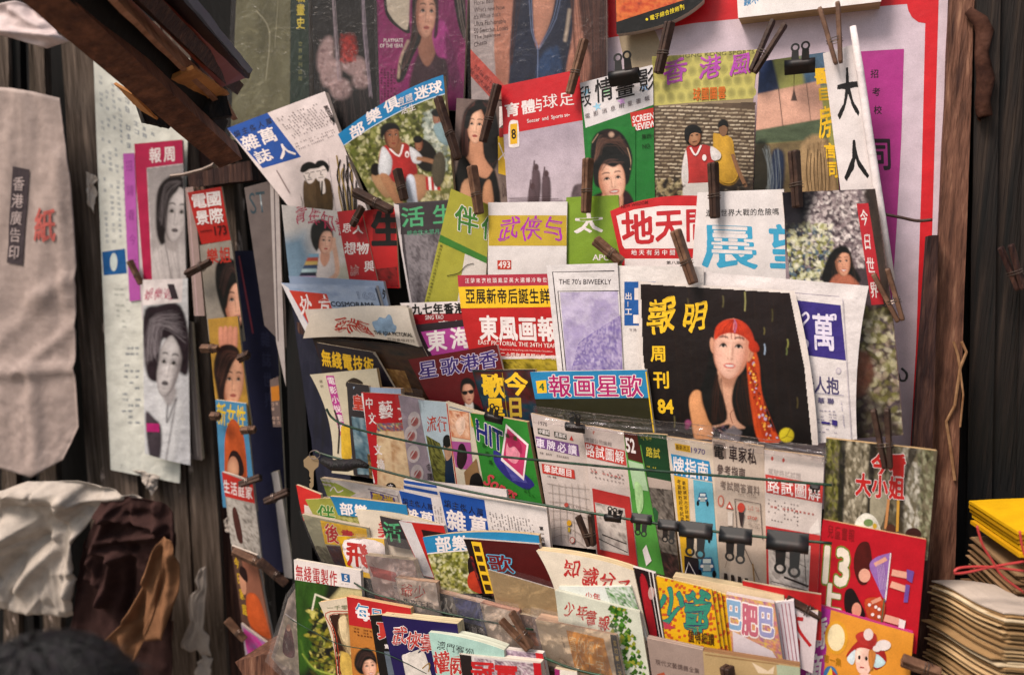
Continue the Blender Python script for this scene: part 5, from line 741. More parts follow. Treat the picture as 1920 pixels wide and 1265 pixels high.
# ---- right hand column
m = M('comic book with mossy bark photograph and red title, top of right column', .206, [(1549, 821), (1757, 844), (1739, 1050), (1542, 1030)], '#6d6450', .012, 'comic_book', side='#b89a70')
c = Cv(m, 1538, 818, 1760, 1054, '#6a6250', 1.6, None, 9); c.noise(.25, 5)
for x0, x1, pal, nn in ((1545, 1580, ['#2a2a12', '#55551f', '#77753a', '#3c3c18', '#8d8a4a'], 420), (1580, 1632, ['#5a5344', '#a39a86', '#c0b7a2', '#7d7564', '#3c372c', '#948b78'], 520), (1632, 1690, ['#2a251c', '#4a4436', '#6a6452', '#8a8470', '#1f1b14'], 420), (1690, 1726, ['#7d7868', '#a8a294', '#c4bfb4', '#5a5648'], 340), (1722, 1760, ['#3c3a2a', '#6a6a50', '#94947a', '#55533c'], 320)): c.dabs(nn, 1.2, 3.4, pal, None, 3, .8, .9, (x0, 820, x1, 1050), 1.5)
c.p([(1574, 820), (1586, 822), (1580, 1040), (1568, 1040)], '#17140e', 2, .9, False); c.p([(1630, 836), (1644, 836), (1640, 880), (1632, 960), (1626, 960)], '#1f1b14', 2.5, .9); c.p([(1704, 842), (1720, 844), (1700, 900), (1692, 1000), (1684, 960)], '#241f17', 2.5, .85); c.p([(1624, 960), (1690, 970), (1690, 1050), (1610, 1050)], '#3a3326', 5, .7, True, 0, .4); c.end(.12)
m.g([(1632, 928), (1648, 920), (1664, 932), (1652, 985), (1634, 985)], '#8d8672', True); m.t('今看', 1634, 846, 32, 2, -1, 44, '#b02a28', .06, out=(W_, .1)); m.t('大小姐', 1604, 884, 30, 3, -1, 44, '#b02a28', .06, out=(W_, .1)); m.l([(1666, 934), (1660, 990)], 5, '#b07a4c'); m.l([(1684, 936), (1682, 995)], 5, '#b88a3c'); m.e(1670, 990, 9, 9, '#4a2c24'); m.e(1712, 1000, 15, 12, '#3a2220'); m.g([(1604, 975), (1622, 960), (1642, 970), (1650, 1000), (1608, 990)], '#c8c4b8', True); m.e(1628, 978, 9, 7, '#6a8050'); m.e(1640, 984, 4, 5, '#b8952c')
m = M('red comic book numbered 13 with two dressed up figures, in right column', .214, [(1543, 973), (1737, 1011), (1718, 1225), (1516, 1180)], '#ad1f2a', .014, 'comic_book', side='#c09a72')
m.t('兒童畫報', 1552, 982, 12, 2, -1, 26, '#7a1820', .02, (13, 2.4)); m.w('13', 1549, 1024, 44, 8, -5, 66, '#6a7a30', .115); m.w('13', 1549, 1024, 44, 8, -5, 66, '#dcd0c0', .06); m.t('上', 1535, 1088, 46, 8, -4, 56, '#dcd0c0', .07, out=('#6a7a30', .12))
m.g([(1602, 1040), (1612, 1018), (1628, 1016), (1634, 1040), (1634, 1062), (1622, 1072), (1626, 1092), (1612, 1094), (1602, 1070)], '#4a1e1c', True); m.e(1621, 1078, 11, 13, '#d29a86'); m.g([(1630, 1060), (1642, 1044), (1668, 1036), (1670, 1040), (1662, 1122), (1656, 1120), (1642, 1090)], '#8a62a0', True); m.l([(1670, 1036), (1660, 1124)], 2.4, W_); m.l([(1640, 1058), (1662, 1046)], 8, '#d29a86'); m.l([(1672, 1072), (1702, 1078)], 12, '#d29a86'); m.l([(1670, 1094), (1700, 1104)], 12, '#d29a86'); m.g([(1700, 1066), (1714, 1070), (1710, 1092), (1700, 1086)], '#6a4a90'); m.g([(1698, 1094), (1706, 1096), (1702, 1128), (1694, 1128)], '#6a4a90')
for i in range(5): m.l([(1644 + 3 * i, 1056), (1650 + 3 * i, 1104)], 1, '#b89ac4')
m.g([(1584, 1110), (1598, 1102), (1612, 1126), (1622, 1150), (1612, 1158), (1586, 1146)], '#241416', True); m.e(1606, 1142, 9, 14, '#c98a74'); m.g([(1622, 1122), (1658, 1124), (1652, 1168), (1630, 1160)], '#a84428', True); m.l([(1658, 1120), (1652, 1170)], 2.4, '#4a5a40'); m.l([(1634, 1128), (1652, 1120)], 7, '#c98a74'); m.l([(1658, 1156), (1686, 1164)], 13, '#d29a86'); m.g([(1686, 1158), (1698, 1162), (1694, 1182), (1684, 1178)], W_)
for x, y in ((1630, 1132), (1642, 1136), (1636, 1150), (1648, 1154), (1648, 1140)): m.e(x, y, 3, 3, W_)
m = M('orange comic book with magenta strip, girl in wide red hat under a sun', .222, [(1523, 1131), (1713, 1186), (1700, 1330), (1486, 1330)], '#d08a34', .012, 'comic_book', side='#b03a72')
m.g([(1523, 1131), (1558, 1141), (1536, 1330), (1486, 1330)], '#a0308a'); m.t('嬌滴', 1516, 1160, 38, -8, -6, 62, W_, .03, (-8, 66)); m.e(1568, 1192, 22, 32, '#d8a82a', '#d09030'); m.e(1568, 1192, 16, 25, '#e0d0a8'); m.t('第一集', 1544, 1222, 11, 3, -.5, 16, '#9a6a1c', .03)
m.g([(1586, 1228), (1600, 1206), (1622, 1192), (1650, 1204), (1662, 1236), (1640, 1252), (1634, 1226), (1606, 1216)], '#9a2a28', True); m.g([(1588, 1230), (1604, 1214), (1602, 1236), (1596, 1242)], '#c8d4d8', True); m.g([(1642, 1222), (1660, 1238), (1646, 1248), (1636, 1242)], '#b0c8cc', True); m.g([(1604, 1188), (1620, 1180), (1642, 1186), (1640, 1208), (1614, 1204)], '#a83430', True); m.e(1628, 1186, 9, 11, '#d8c4c0'); m.e(1656, 1206, 14, 10, '#d8ccc8'); m.e(1644, 1212, 8, 6, '#d8ccc8'); m.g([(1606, 1212), (1636, 1218), (1632, 1250), (1620, 1262), (1606, 1248)], '#e0b8a8', True); m.g([(1630, 1214), (1642, 1222), (1634, 1252), (1628, 1236)], '#b8763a', True); m.e(1611, 1228, 2.4, 4, K_); m.e(1624, 1230, 2.4, 4, K_); m.l([(1612, 1246), (1620, 1247)], 2, '#a83a38'); m.e(1622, 1276, 22, 18, '#e0b8a8'); m.e(1557, 1262, 13, 18, '#3a6a9a'); m.g([(1550, 1262), (1558, 1246), (1566, 1270)], '#d8b83a'); m.g([(1560, 1250), (1570, 1262), (1562, 1276)], '#a8302c')
# ---- sixth row: tops leaning in front of the lower cord
m = M('red magazine corner at the far left of the sixth row', .216, [(556, 908), (602, 926), (612, 990), (570, 975)], '#b02c2a', .006)
m.g([(572, 945), (600, 952), (606, 985), (574, 978)], '#c8b8b0')
m = M('white and green magazine with a small purple panel, partly hidden at the left', .212, [(602, 895), (754, 920), (764, 985), (628, 965)], '#ccc4c0', .012, film=(3, 4))
m.g([(602, 895), (618, 899), (668, 924), (640, 940), (614, 928)], '#93a03e'); m.l([(620, 920), (626, 912), (634, 922), (644, 918)], 2, W_); m.g([(694, 920), (740, 932), (744, 950), (698, 944)], '#4a3a7a'); m.t('歌迷', 698, 922, 20, 4, 1, 20, '#b89a2a', .05); m.l([(690, 916), (746, 930), (752, 950)], 2, '#8a8088', False)
for i in range(2):
    m = M(('hindmost copy of the blue titled white magazine, two blue stripes of its top showing', 'middle copy of the blue titled white magazine, a slanting strip of blue showing')[i], .214 + .004 * i, [(757, 897 + 10 * i), (950, 918 + 12 * i), (960, 985), (765, 970)], '#ccc3c1', .007, side='#cfc4bc', group='copies of the blue titled white magazine')
    m.g([(757, 899 + 10 * i), (820, 909 + 12 * i), (822, 915 + 12 * i), (759, 905 + 10 * i)], '#234a94'); m.g([(759, 910 + 10 * i), (822, 921 + 12 * i), (824, 940 + 12 * i), (762, 918 + 10 * i)], '#234a94')
m = M('blue titled white magazine, second copy standing left of the front one', .224, [(748, 919), (905, 944), (920, 1010), (762, 990)], '#ccc3c1', .008, side='#cfc4bc', group='copies of the blue titled white magazine')
m.g([(748, 919), (808, 933), (816, 985), (762, 975)], '#234a94'); m.t('編主傑人萬', 754, 932, 11, 2.4, 1, 13, '#16182e', .01, (11.6, 2.6)); m.t('雜萬', 758, 950, 27, 5, 2, 30, W_, .03); m.rows([(814, 948), (834, 952), (838, 985), (818, 980)], 4, 12, '#5b5052', .7, .45)
m = M('blue titled white magazine, front copy with its columns of small print in full view', .228, [(824, 921), (1025, 951), (1034, 1040), (842, 1030)], '#cfc7c4', .010, side='#cfc2b4', group='copies of the blue titled white magazine')
m.g([(824, 921), (909, 936), (920, 1012), (842, 1004)], '#234a94'); m.t('編主傑人萬', 832, 934, 14, 3, 1, 16, '#16182e', .01, (15.4, 4)); m.t('雜', 836, 952, 38, 6, 3, 40, W_, .035); m.t('萬', 879, 962, 36, 6, 3, 42, W_, .035); m.rows([(918, 958), (1002, 974), (1008, 1012), (926, 1002)], 15, 13, '#4b4042', .62, .45); m.t('第一百期', 1011, 985, 8, 1, 1, 8, '#2a2020', .02, (1.2, 10))
m = M('olive booklet with green character and ragged cream pages at the left', .222, [(572, 936), (640, 932), (670, 1000), (598, 985)], '#8b8c40', .014, side='#cdb896'); m.t('伴', 594, 944, 34, 3, 2, 34, '#3b7030', .02, out=('#c8c8a0', .06)); m.pq([(630, 968), (666, 975), (670, 998), (640, 992)], ['#4a4a20', '#8a8a40', '#b0a860'], 5, 3, 3)
m = M('blue banded football magazine, rear copy half hidden behind the white thick stack', .226, [(620, 929), (762, 946), (775, 1010), (650, 1000)], '#5a6030', .008, side='#c9a97f', group='copies of the blue banded football magazine'); m.ph(0, .4, 1, 1, ['#3a4018', '#7a7a3c', '#a8a468', '#4a4a22'], 9, 7, 3, .2); m.uv(0, 0, 1, .5, '#2873a0'); m.t('部樂', 636, 940, 26, 3, 3, 24, W_, .04)
m = M('grey green magazine with yellow panel and red character', .234, [(566, 963), (692, 988), (712, 1080), (604, 1050)], '#8f8c74', .010, side='#b8aa98', film=(2, 4)); m.g([(602, 974), (688, 990), (694, 1024), (612, 1018)], '#d2a62a'); m.t('後', 610, 978, 26, 5, 3, 36, '#b02a2c', .03, out=('#d8c8b0', .07)); m.t('畫', 640, 988, 26, 5, 3, 30, '#b02a2c', .03); m.pq([(614, 1020), (694, 1026), (710, 1078), (632, 1064)], ['#1c1418', '#4a2420', '#2c2c3c', '#6a4c3c'], 4, 8, 4); m.pq([(590, 1020), (614, 1024), (632, 1060), (602, 1048)], ['#7a7660', '#4a4636', '#938d78'], 5, 3, 3)
m = M('yellow framed magazine with red brush character on white', .240, [(634, 1003), (720, 1010), (730, 1090), (654, 1076)], '#d0a628', .010, side='#d0c6b4'); m.g([(646, 1012), (718, 1018), (728, 1074), (662, 1062)], '#d2c8c6', True); m.t('飛', 648, 1012, 42, 5, 4, 48, '#a8302c', .05); m.rows([(672, 1060), (690, 1062), (690, 1066), (672, 1064)], 5, 1, '#5a5052')
m = M('white magazine with red brush character and a thick curved block of pages', .232, [(666, 955), (832, 988), (856, 1070), (694, 1040)], '#cbbfae', .022, tb=(4, -7), side='#d6c4a2'); m.t('美', 706, 974, 30, 5, 3, 34, '#b02a30', .04, wob=.04)
m = M('charcoal magazine with green character, wedged in the sixth row', .240, [(712, 966), (752, 973), (770, 1030), (730, 1020)], '#332e30', .006); m.t('活', 718, 974, 36, 5, 3, 38, '#4e9a6c', .02)
m = M('red magazine with heavy black strokes and a white spine side, leaning in the sixth row', .246, [(748, 976), (832, 985), (862, 1095), (792, 1078)], '#b02a26', .008, side='#cfc4bc'); m.g([(748, 976), (772, 980), (814, 1082), (794, 1078)], '#c9c4c4'); m.g([(790, 992), (840, 1000), (846, 1018), (814, 1012), (822, 1052), (842, 1058), (846, 1074), (812, 1062)], '#2a1414')
m = M('blue banded football magazine, front copy with green foliage below the band', .250, [(793, 1006), (1010, 1003), (1024, 1110), (824, 1112)], '#6f7038', .010, tb=(0, -8), side='#cbb08a', group='copies of the blue banded football magazine')
c = Cv(m, 790, 1030, 1030, 1116, '#70722f', 1.5, None, 3); c.noise(.3, 6); c.dabs(800, 1.2, 3.4, ['#3a3e14', '#8a8a40', '#c0ba84', '#d8d4b0', '#a8a458', '#55581e'], None, 2, .85, .9, (800, 1030, 900, 1114)); c.end(.12); m.uv(0, 0, 1, .29, '#2b7aa6'); m.uv(0, .28, 1, .3, W_); m.t('部樂', 815, 1004, 30, -1, 4, 30, W_, .045); m.g([(878, 1050), (890, 1040), (900, 1050), (902, 1090), (884, 1088)], '#241816', True); m.g([(880, 1075), (900, 1070), (905, 1110), (880, 1100)], '#a83a28', True)
m = M('maroon song magazine with yellow blocky strip and pale blue outlined character', .258, [(870, 1009), (1010, 1020), (1046, 1120), (906, 1116)], '#4a1616', .008, side='#cbbcb0'); m.g([(870, 1009), (887, 1010), (922, 1116), (906, 1116)], '#231a1c'); m.g([(884, 1014), (902, 1016), (926, 1112), (910, 1112)], YEL)
for i in range(5): m.g([(888 + 5 * i, 1022 + 18 * i), (899 + 5 * i, 1023 + 18 * i), (902 + 5 * i, 1034 + 18 * i), (891 + 5 * i, 1033 + 18 * i)], '#3a2a18')
m.t('歌', 912, 1036, 46, 4, 8, 34, '#6a1c1c', .03, out=('#5aa0c0', .1)); m.pq([(878, 1040), (888, 1042), (906, 1112), (896, 1112)], ['#7a2020', '#1c1c24', '#a83a28'], 4, 3, 3)
m = M('plain tan covered book with white page edges in the middle', .262, [(915, 1067), (1042, 1104), (1060, 1180), (932, 1140)], '#b59a70', .018, 'book', side='#d8cec6', film=(3, 12))
# ---- seventh row
m = M('white journal with red brush title, its thick pages curving, centre of the lower rows', .266, [(1005, 1031), (1189, 1068), (1222, 1215), (1052, 1170)], '#cabfae', .020, bow=(.003, .002), tb=(6, -6), lb=(12, 0), side='#d3bd97')
m.t('知', 1056, 1043, 33, 7, 4, 36, '#a82c2c', .02, wob=.08); m.t('識', 1090, 1058, 33, 7, 4, 36, '#a82c2c', .02, wob=.08); m.t('分', 1122, 1066, 33, 7, 4, 34, '#a82c2c', .02, wob=.08); m.t('子', 1154, 1080, 30, 6, 4, 34, '#a82c2c', .02, wob=.08)
m = M('rear copy of the pale youth magazine with a green tree, peeping above the front one', .272, [(1048, 1098), (1184, 1097), (1216, 1200), (1060, 1170)], '#c6cac4', .006, side='#c9c9bc', group='copies of the pale youth magazine with a green tree')
m.pq([(1135, 1100), (1186, 1098), (1200, 1148), (1150, 1140)], ['#3a6a2a', '#c6cac4', '#4a7a34', '#c6cac4', '#2c5522'], 9, 4, 3, .25); m.t('少年', 1098, 1106, 14, 2, 1, 16, '#a83a34', .02)
m = M('pale youth magazine with red brush title and a tall green tree, front copy', .284, [(1041, 1106), (1199, 1147), (1228, 1330), (1064, 1330)], '#c0c2b2', .010, side='#c9c9b8', group='copies of the pale youth magazine with a green tree')
for c, x, y in (('少', 1055, 1124), ('年', 1079, 1130), ('書', 1096, 1140), ('報', 1120, 1150)): m.t(c, x, y, 22, 6, 3, 30, '#a8302c', .02, wob=.08)
rs = random.Random(9)
for i in range(230):
    a = rs.random(); x = 1156 + 30 * a + rs.uniform(-26, 26) * (.5 + .8 * a); y = 1136 + 150 * a + rs.uniform(-8, 8); z = rs.uniform(2, 6)
    m.g([(x, y - z), (x + z, y), (x + z * .4, y + z), (x - z, y + z * .5)], rs.choice(['#3c6a28', '#4c7c30', '#2a4c1c', '#6a8c3a', '#385a24', '#8a8c34'])); m.ly -= .98
m = M('dark magazine with crimson picture seen almost edge on, beside the yellow covers', .262, [(1187, 1062), (1228, 1074), (1250, 1225), (1218, 1215)], '#261a1e', .008, side='#cfc6c2'); m.g([(1200, 1084), (1214, 1090), (1234, 1200), (1220, 1190)], '#8a1f26', True); m.e(1222, 1110, 6, 12, '#a88a84'); m.l([(1224, 1072), (1248, 1218)], 2.4, '#cfc8c4'); m.l([(1217, 1070), (1242, 1216)], 1.6, '#b9b2ae')
m = M('red magazine edge standing behind the cream page blocks, lower right', .236, [(1392, 1088), (1540, 1114), (1540, 1200), (1400, 1180)], '#b3272a', .006); 
m = M('thick cream paged book standing behind the yellow covers', .246, [(1262, 1079), (1470, 1118), (1478, 1220), (1275, 1190)], '#cbb595', .020, 'book', side='#d2bd98', tb=(-8, -4))
for i in range(4):
    m = M(('yellow covered magazine with red dashes, last of its fanned copies', 'yellow covered magazine with red dashes, third of its fanned copies', 'yellow covered magazine with red dashes, second of its fanned copies', 'yellow covered magazine with teal outlined title, front of its fanned copies')[i], .256 + .005 * i, [(1231, 1079), (1361 - 9 * i, 1114 - 3.4 * i), (1377 - 8 * i, 1240 - 3 * i), (1250, 1215)], '#d0a020', .0045, side='#d2bd86', group='fanned copies of the yellow covered magazine', bow=(.0006, .0006))
    rs = random.Random(3 + i); q = m.q
    for k in range(120 if i == 3 else 40):
        u, v = (rs.random() if i == 3 else rs.uniform(.85, .98)), rs.random(); p = m.patch([u], [v])[0]; m.g([(p[0] - 2, p[1] - 3), (p[0] + 3, p[1] - 2), (p[0] + 2, p[1] + 3), (p[0] - 3, p[1] + 2)], '#b5522a'); m.ly -= 1
    m.ly += 1
m.t('少', 1229, 1094, 54, 8, 2, 78, '#35806a', .05, out=('#3a2a5a', .075), wob=.06); m.t('爺', 1282, 1100, 50, 8, 2, 82, '#35806a', .045, out=('#3a2a5a', .07), wob=.05); m.g([(1243, 1163), (1268, 1176), (1246, 1178)], '#a83a48'); m.t('值得細讀', 1290, 1178, 12, 2, .5, 24, '#4a3418', .03)
m = M('pink patterned magazine with rounded outlined characters', .262, [(1361, 1113), (1452, 1130), (1470, 1250), (1374, 1226)], '#b87a5c', .012, side='#d2c4c0')
m.pq([(1361, 1113), (1451, 1130), (1469, 1249), (1374, 1225)], ['#b87850', '#c99468', '#a8607c', '#c8a848', '#8a5a86', '#c88878'], 12, 6, 3, .2); m.t('巴', 1360, 1118, 32, 6, 1, 58, '#7a9ab8', .06, out=(W_, .13)); m.t('肥', 1390, 1126, 32, 6, 1, 62, '#b06070', .05, out=(W_, .12)); m.t('巴', 1420, 1130, 32, 6, 1, 60, '#8a8ab0', .06, out=(W_, .13)); m.g([(1374, 1180), (1448, 1218), (1466, 1248), (1376, 1226)], '#c8bcc0')
m = M('white magazine with red edge lines standing edge on at right', .252, [(1452, 1128), (1488, 1126), (1500, 1250), (1470, 1240)], '#c6bcc2', .010, side='#d2c8c8')
for i in range(4): m.l([(1458 + 7 * i, 1130), (1474 + 7 * i, 1245)], 1.5, ('#a86a74', '#8a4a5a')[i % 2])
m = M('white magazine with red curved stroke, wedged beside the orange comic', .244, [(1486, 1136), (1534, 1146), (1524, 1262), (1496, 1250)], '#c4b6b8', .008); m.l([(1490, 1150), (1498, 1180), (1520, 1210)], 6, '#a8282c'); m.l([(1492, 1158), (1506, 1160)], 7, '#a8282c'); m.g([(1490, 1180), (1500, 1200), (1500, 1255), (1494, 1250)], '#a8282c')
m = M('grey brown notebook with a line of small print, bottom edge', .292, [(1213, 1195), (1318, 1218), (1330, 1330), (1232, 1330)], '#8d7b72', .012, 'book', side='#a89488'); m.t('現代文藝講義全集', 1229, 1233, 10, 2, .3, 11, '#5a4a46', .01, (10.4, 2.3)); m.g([(1232, 1262), (1246, 1258), (1250, 1275), (1236, 1275)], '#9a4a34')
m = M('large tan envelope folder with rolled brown top edge, bottom right', .296, [(1318, 1219), (1500, 1248), (1500, 1345), (1328, 1345)], '#a58c64', .014, 'envelope', side='#8d6a4c'); m.g([(1410, 1240), (1440, 1256), (1452, 1247), (1450, 1262), (1422, 1260)], '#c8b49a'); m.g([(1456, 1244), (1500, 1250), (1500, 1330), (1462, 1330)], '#98a088'); m.l([(1322, 1225), (1460, 1244)], 2, '#8a6a48')
# ---- bottom left
m = M('magazine in loose clear film showing a seated woman, bottom left corner of the rack', .262, [(540, 1122), (566, 1085), (566, 1300), (508, 1232)], '#93857c', .004, film=(8, 6, 2)); m.g([(535, 1150), (562, 1165), (560, 1265), (515, 1235)], '#a89a88'); m.g([(536, 1175), (546, 1180), (552, 1230), (530, 1222)], '#5a3438', True); m.e(541, 1176, 4, 7, '#c09078'); m.l([(535, 1150), (566, 1172)], 2, W_)
m = M('radio building magazine with red title on white and small blue number box', .276, [(551, 1048), (676, 1069), (694, 1330), (565, 1330)], '#3c3a1e', .008, side='#cfc6b8')
c = Cv(m, 546, 1080, 696, 1334, '#1c1f12', 1.4, None, 6, '#22260f'); c.noise(.4, 5); c.p([(556, 1080), (612, 1090), (598, 1150), (586, 1240), (556, 1250)], '#2f4f1e', 6, .9, True, .1, .4); c.p([(640, 1100), (690, 1106), (690, 1128), (620, 1122)], '#b8ad80', 4, .9, False); c.dabs(420, 1, 4.5, ['#a89a3c', '#7a7428', '#c8bc68', '#20240f', '#14180c', '#4a4a18', '#5a6a28', '#0e100a'], None, 3, .85, .8, (582, 1140, 660, 1262)); c.strands([(590, 1160), (650, 1180)], [(592, 1240), (655, 1255)], 12, '#0e100a', 1.4, .7, 5)
c.l([(568, 1225), (590, 1252), (628, 1264)], 3, '#9aa848', .8, 1.2); c.l([(564, 1200), (576, 1240), (600, 1262)], 4, '#4a6a28', .7, 2); c.l([(586, 1142), (592, 1113), (624, 1126)], 3, '#d4cdb8', 1, .8, False); c.end(.12); m.uv(0, 0, 1, .135, '#cfc6c2'); m.t('無綫電製作', 554, 1056, 14.5, 2.2, .6, 31, '#a0282c', .015, (16, 2.6), sty=2); m.g([(640, 1073), (656, 1076), (657, 1091), (642, 1088)], '#2a5a8a'); m.w('5', 646, 1077, 6, .6, .4, 10, W_, .02); m.rows([(640, 1092), (656, 1094), (656, 1096), (640, 1095)], 6, 1, '#8a8078')
m = M('cream magazine with red ruled border and brown fireworks picture', .284, [(598, 1128), (658, 1118), (672, 1330), (632, 1330)], '#c4b7a2', .008, lb=(14, 0), side='#cfae80')
c = Cv(m, 608, 1144, 676, 1334, '#33221a', 1.4, [(618, 1152), (658, 1147), (674, 1334), (642, 1334), (628, 1195)], 6); c.noise(.4, 4); c.strands([(644, 1152), (638, 1180), (656, 1225)], [(652, 1150), (660, 1180), (664, 1230)], 40, '#c8ae80', .9, .4, 4); c.e(647, 1186, 6, 20, '#dcc8a0', 5, -10, .8); c.dabs(120, 1, 3, ['#c4a458', '#8a6a38', '#d8c48a', '#4a3420'], None, 2, .8, 1, (636, 1222, 672, 1275)); c.end(.12)
m.l([(658, 1145), (611, 1149), (626, 1190), (636, 1300)], 1.6, '#a8402c'); m.l([(658, 1150), (618, 1153), (632, 1195), (641, 1300)], 1.2, '#a8402c'); m.g([(636, 1160), (650, 1156), (648, 1200), (640, 1190)], '#d0bc94', True); m.t('一千零', 613, 1134, 13, -.5, 0, 9, '#6a7050', .0); m.g([(640, 1225), (656, 1226), (664, 1262), (642, 1262)], '#c0a050', True)
m = M('monthly with red header over orange brown cover and a bob haired woman', .292, [(651, 1117), (770, 1139), (806, 1330), (668, 1330)], '#ad6f34', .010, side='#c7a078')
m.g([(651, 1117), (770, 1139), (778, 1190), (656, 1170)], '#a8272a'); m.t('每', 666, 1128, 27, 4, 3, 32, '#3a7aa0', .01, out=(W_, .07)); m.t('月', 694, 1136, 26, 4, 2, 28, '#3a7aa0', .01, out=(W_, .07)); m.rows([(664, 1174), (706, 1182), (708, 1198), (666, 1192)], 7, 3, '#6a3a20', .8, .7, .5)
c = Cv(m, 660, 1206, 740, 1310, '#ad6f34', 1.3, None, 5); c.noise(.08, 3); c.p([(706, 1262), (722, 1262), (732, 1310), (704, 1310)], '#4a6a34', 3, .9, True, 0, .3); c.p([(674, 1276), (688, 1264), (704, 1272), (714, 1310), (668, 1310)], '#ccc8b8', 1.5, 1, True, .2); c.p([(666, 1244), (671, 1222), (688, 1212), (703, 1222), (708, 1242), (704, 1258), (690, 1262), (676, 1260)], '#150d0f', 1.6); c.face(694, 1248, 14, 21, -8, '#dfb096', '#aa745c', '#a8443e', turn=.15, smile=.6); c.p([(667, 1244), (673, 1221), (690, 1212), (705, 1226), (708, 1242), (698, 1234), (686, 1238), (681, 1252), (676, 1258)], '#150d0f', 1.4); c.strands([(670, 1244), (680, 1222), (700, 1222)], [(678, 1250), (690, 1228), (706, 1236)], 16, '#4a3430', .8, .5); c.l([(712, 1262), (716, 1272)], 6, '#d0a088', 1, 1.5); c.end()
m = M('black magazine with red and white lettering, between the monthly and the navy one', .300, [(693, 1153), (738, 1150), (768, 1330), (722, 1330)], '#1f1a1c', .012, side='#cdb08a'); m.t('真', 704, 1162, 34, 2, 4, 36, '#b03a34', .05, out=(W_, .08)); m.t('實小說', 720, 1206, 9, 1, 1, 9, W_, .02); m.g([(720, 1220), (752, 1222), (764, 1262), (728, 1265)], '#5a6470')
m = M('navy martial arts magazine with red white edged title and cream pages', .308, [(716, 1152), (858, 1168), (884, 1330), (756, 1330)], '#26204a', .022, side='#d2c09a')
for c, x, y in (('武', 735, 1170), ('俠', 762, 1178), ('彙', 788, 1182)): m.t(c, x, y, 29, 5, 3, 36, '#a83a34', .02, out=(W_, .07), wob=.07)
m.g([(756, 1226), (768, 1222), (790, 1214), (786, 1222), (800, 1224), (815, 1300), (770, 1300), (764, 1270), (758, 1240)], '#bfb8b0', True); m.l([(762, 1240), (758, 1228), (772, 1220)], 2, W_); m.l([(794, 1250), (808, 1240), (806, 1256)], 2, '#8a6a34')
m = M('pale aqua racing magazine with red brush title and thick fanned pages', .318, [(804, 1184), (946, 1217), (955, 1330), (832, 1330)], '#9cbcb2', .022, tb=(4, -5), side='#cfd3c0')
m.t('澳門賽狗', 820, 1198, 17, 3.2, .4, 17, '#2e2e30', .0, (18, 4), wob=.05); m.t('權威', 810, 1216, 34, 4, 4, 42, '#a8302c', .02, (32, 5), wob=.05, out=('#d8d4cc', .05)); m.rows([(818, 1262), (860, 1268), (860, 1275), (820, 1270)], 9, 1, '#2e2e30')
m = M('red, white and black magazine with bold red title, lowest in the middle', .326, [(862, 1225), (1014, 1242), (1024, 1340), (876, 1340)], '#c4bcb8', .020, side='#d3c8ba')
m.pq([(890, 1232), (1005, 1243), (1010, 1330), (896, 1330)], ['#cfc6c4', '#b09aa4', '#5a4450', '#c8bcbc', '#8a6a7c'], 11, 6, 3, .2); m.g([(862, 1225), (884, 1228), (894, 1330), (876, 1330)], '#2a2424'); m.g([(1000, 1241), (1014, 1242), (1024, 1340), (1008, 1340)], '#b0242a'); m.t('冠軍', 882, 1236, 46, 3, 2, 40, '#b02a2c', .05, (44, 6))
m = M('purple white magazine behind the lowest red one, its cover of slanting lines', .312, [(930, 1214), (1018, 1224), (1032, 1300), (940, 1290)], '#b3a4ac', .010, side='#d0c6be'); m.pq([(932, 1216), (1006, 1224), (1012, 1290), (940, 1288)], ['#c8bcc4', '#6a5468', '#a894a4', '#3a2a38'], 10, 9, 3, .25); m.g([(1004, 1222), (1018, 1224), (1032, 1300), (1016, 1298)], '#b0242a'); m.t('自', 1019, 1252, 9, 0, .5, 14, W_, .03)
m = M('small white and magenta book corner at the bottom edge, right of the red one', .322, [(1040, 1252), (1082, 1258), (1095, 1330), (1046, 1330)], '#d0c8bc', .012, 'book'); m.g([(1040, 1252), (1050, 1254), (1052, 1330), (1044, 1330)], '#8a2a5c')
# ---- small wrapped books on the lower ledge
m = M('pinkish small book loosely bagged in clear plastic', .262, [(684, 1040), (775, 1050), (800, 1140), (706, 1130)], '#b59f98', .014, 'book', film=(12, 30, 2)); m.g([(692, 1060), (742, 1072), (750, 1092), (700, 1080)], '#a5524e'); m.g([(700, 1112), (748, 1122), (752, 1134), (706, 1130)], '#a04440'); m.rows([(738, 1092), (756, 1096), (760, 1116), (742, 1112)], 2, 3, '#6a5a56')
m = M('small book in clear plastic with faded red two character title', .276, [(741, 1082), (818, 1092), (828, 1162), (758, 1150)], '#c6b4a7', .014, 'book', film=(6, 12, 2), side='#b89478'); m.t('爺少', 751, 1090, 24, 4, 2, 26, '#b83c32', .0, (25, 4), wob=.04); m.t('夜夜天橋', 756, 1118, 14, 2.4, 1, 14, '#4a4240', .01)
m = M('dark grey small book with white strokes in clear plastic', .270, [(806, 1107), (854, 1118), (868, 1185), (818, 1170)], '#46413d', .016, 'book', film=(5, 12, 2), side='#b8927a'); m.t('火', 820, 1116, 32, 5, 3, 36, '#c0b8ac', .01)
m = M('navy small book with black foot in clear plastic', .274, [(850, 1118), (902, 1130), (920, 1215), (872, 1196)], '#40446c', .016, 'book', film=(5, 12, 2), side='#bca290'); m.g([(864, 1162), (908, 1174), (918, 1212), (872, 1196)], '#211c1e'); m.t('首楽', 884, 1172, 12, 2, 1, 12, '#b8b0ac', .0)
m = M('plain beige small book in clear plastic beside the dark clothespin', .278, [(900, 1130), (970, 1147), (992, 1235), (922, 1214)], '#c6b2a0', .016, 'book', film=(5, 12, 2), side='#b98a74'); m.rows([(930, 1160), (950, 1165), (958, 1196), (938, 1190)], 3, 4, '#9a8678')
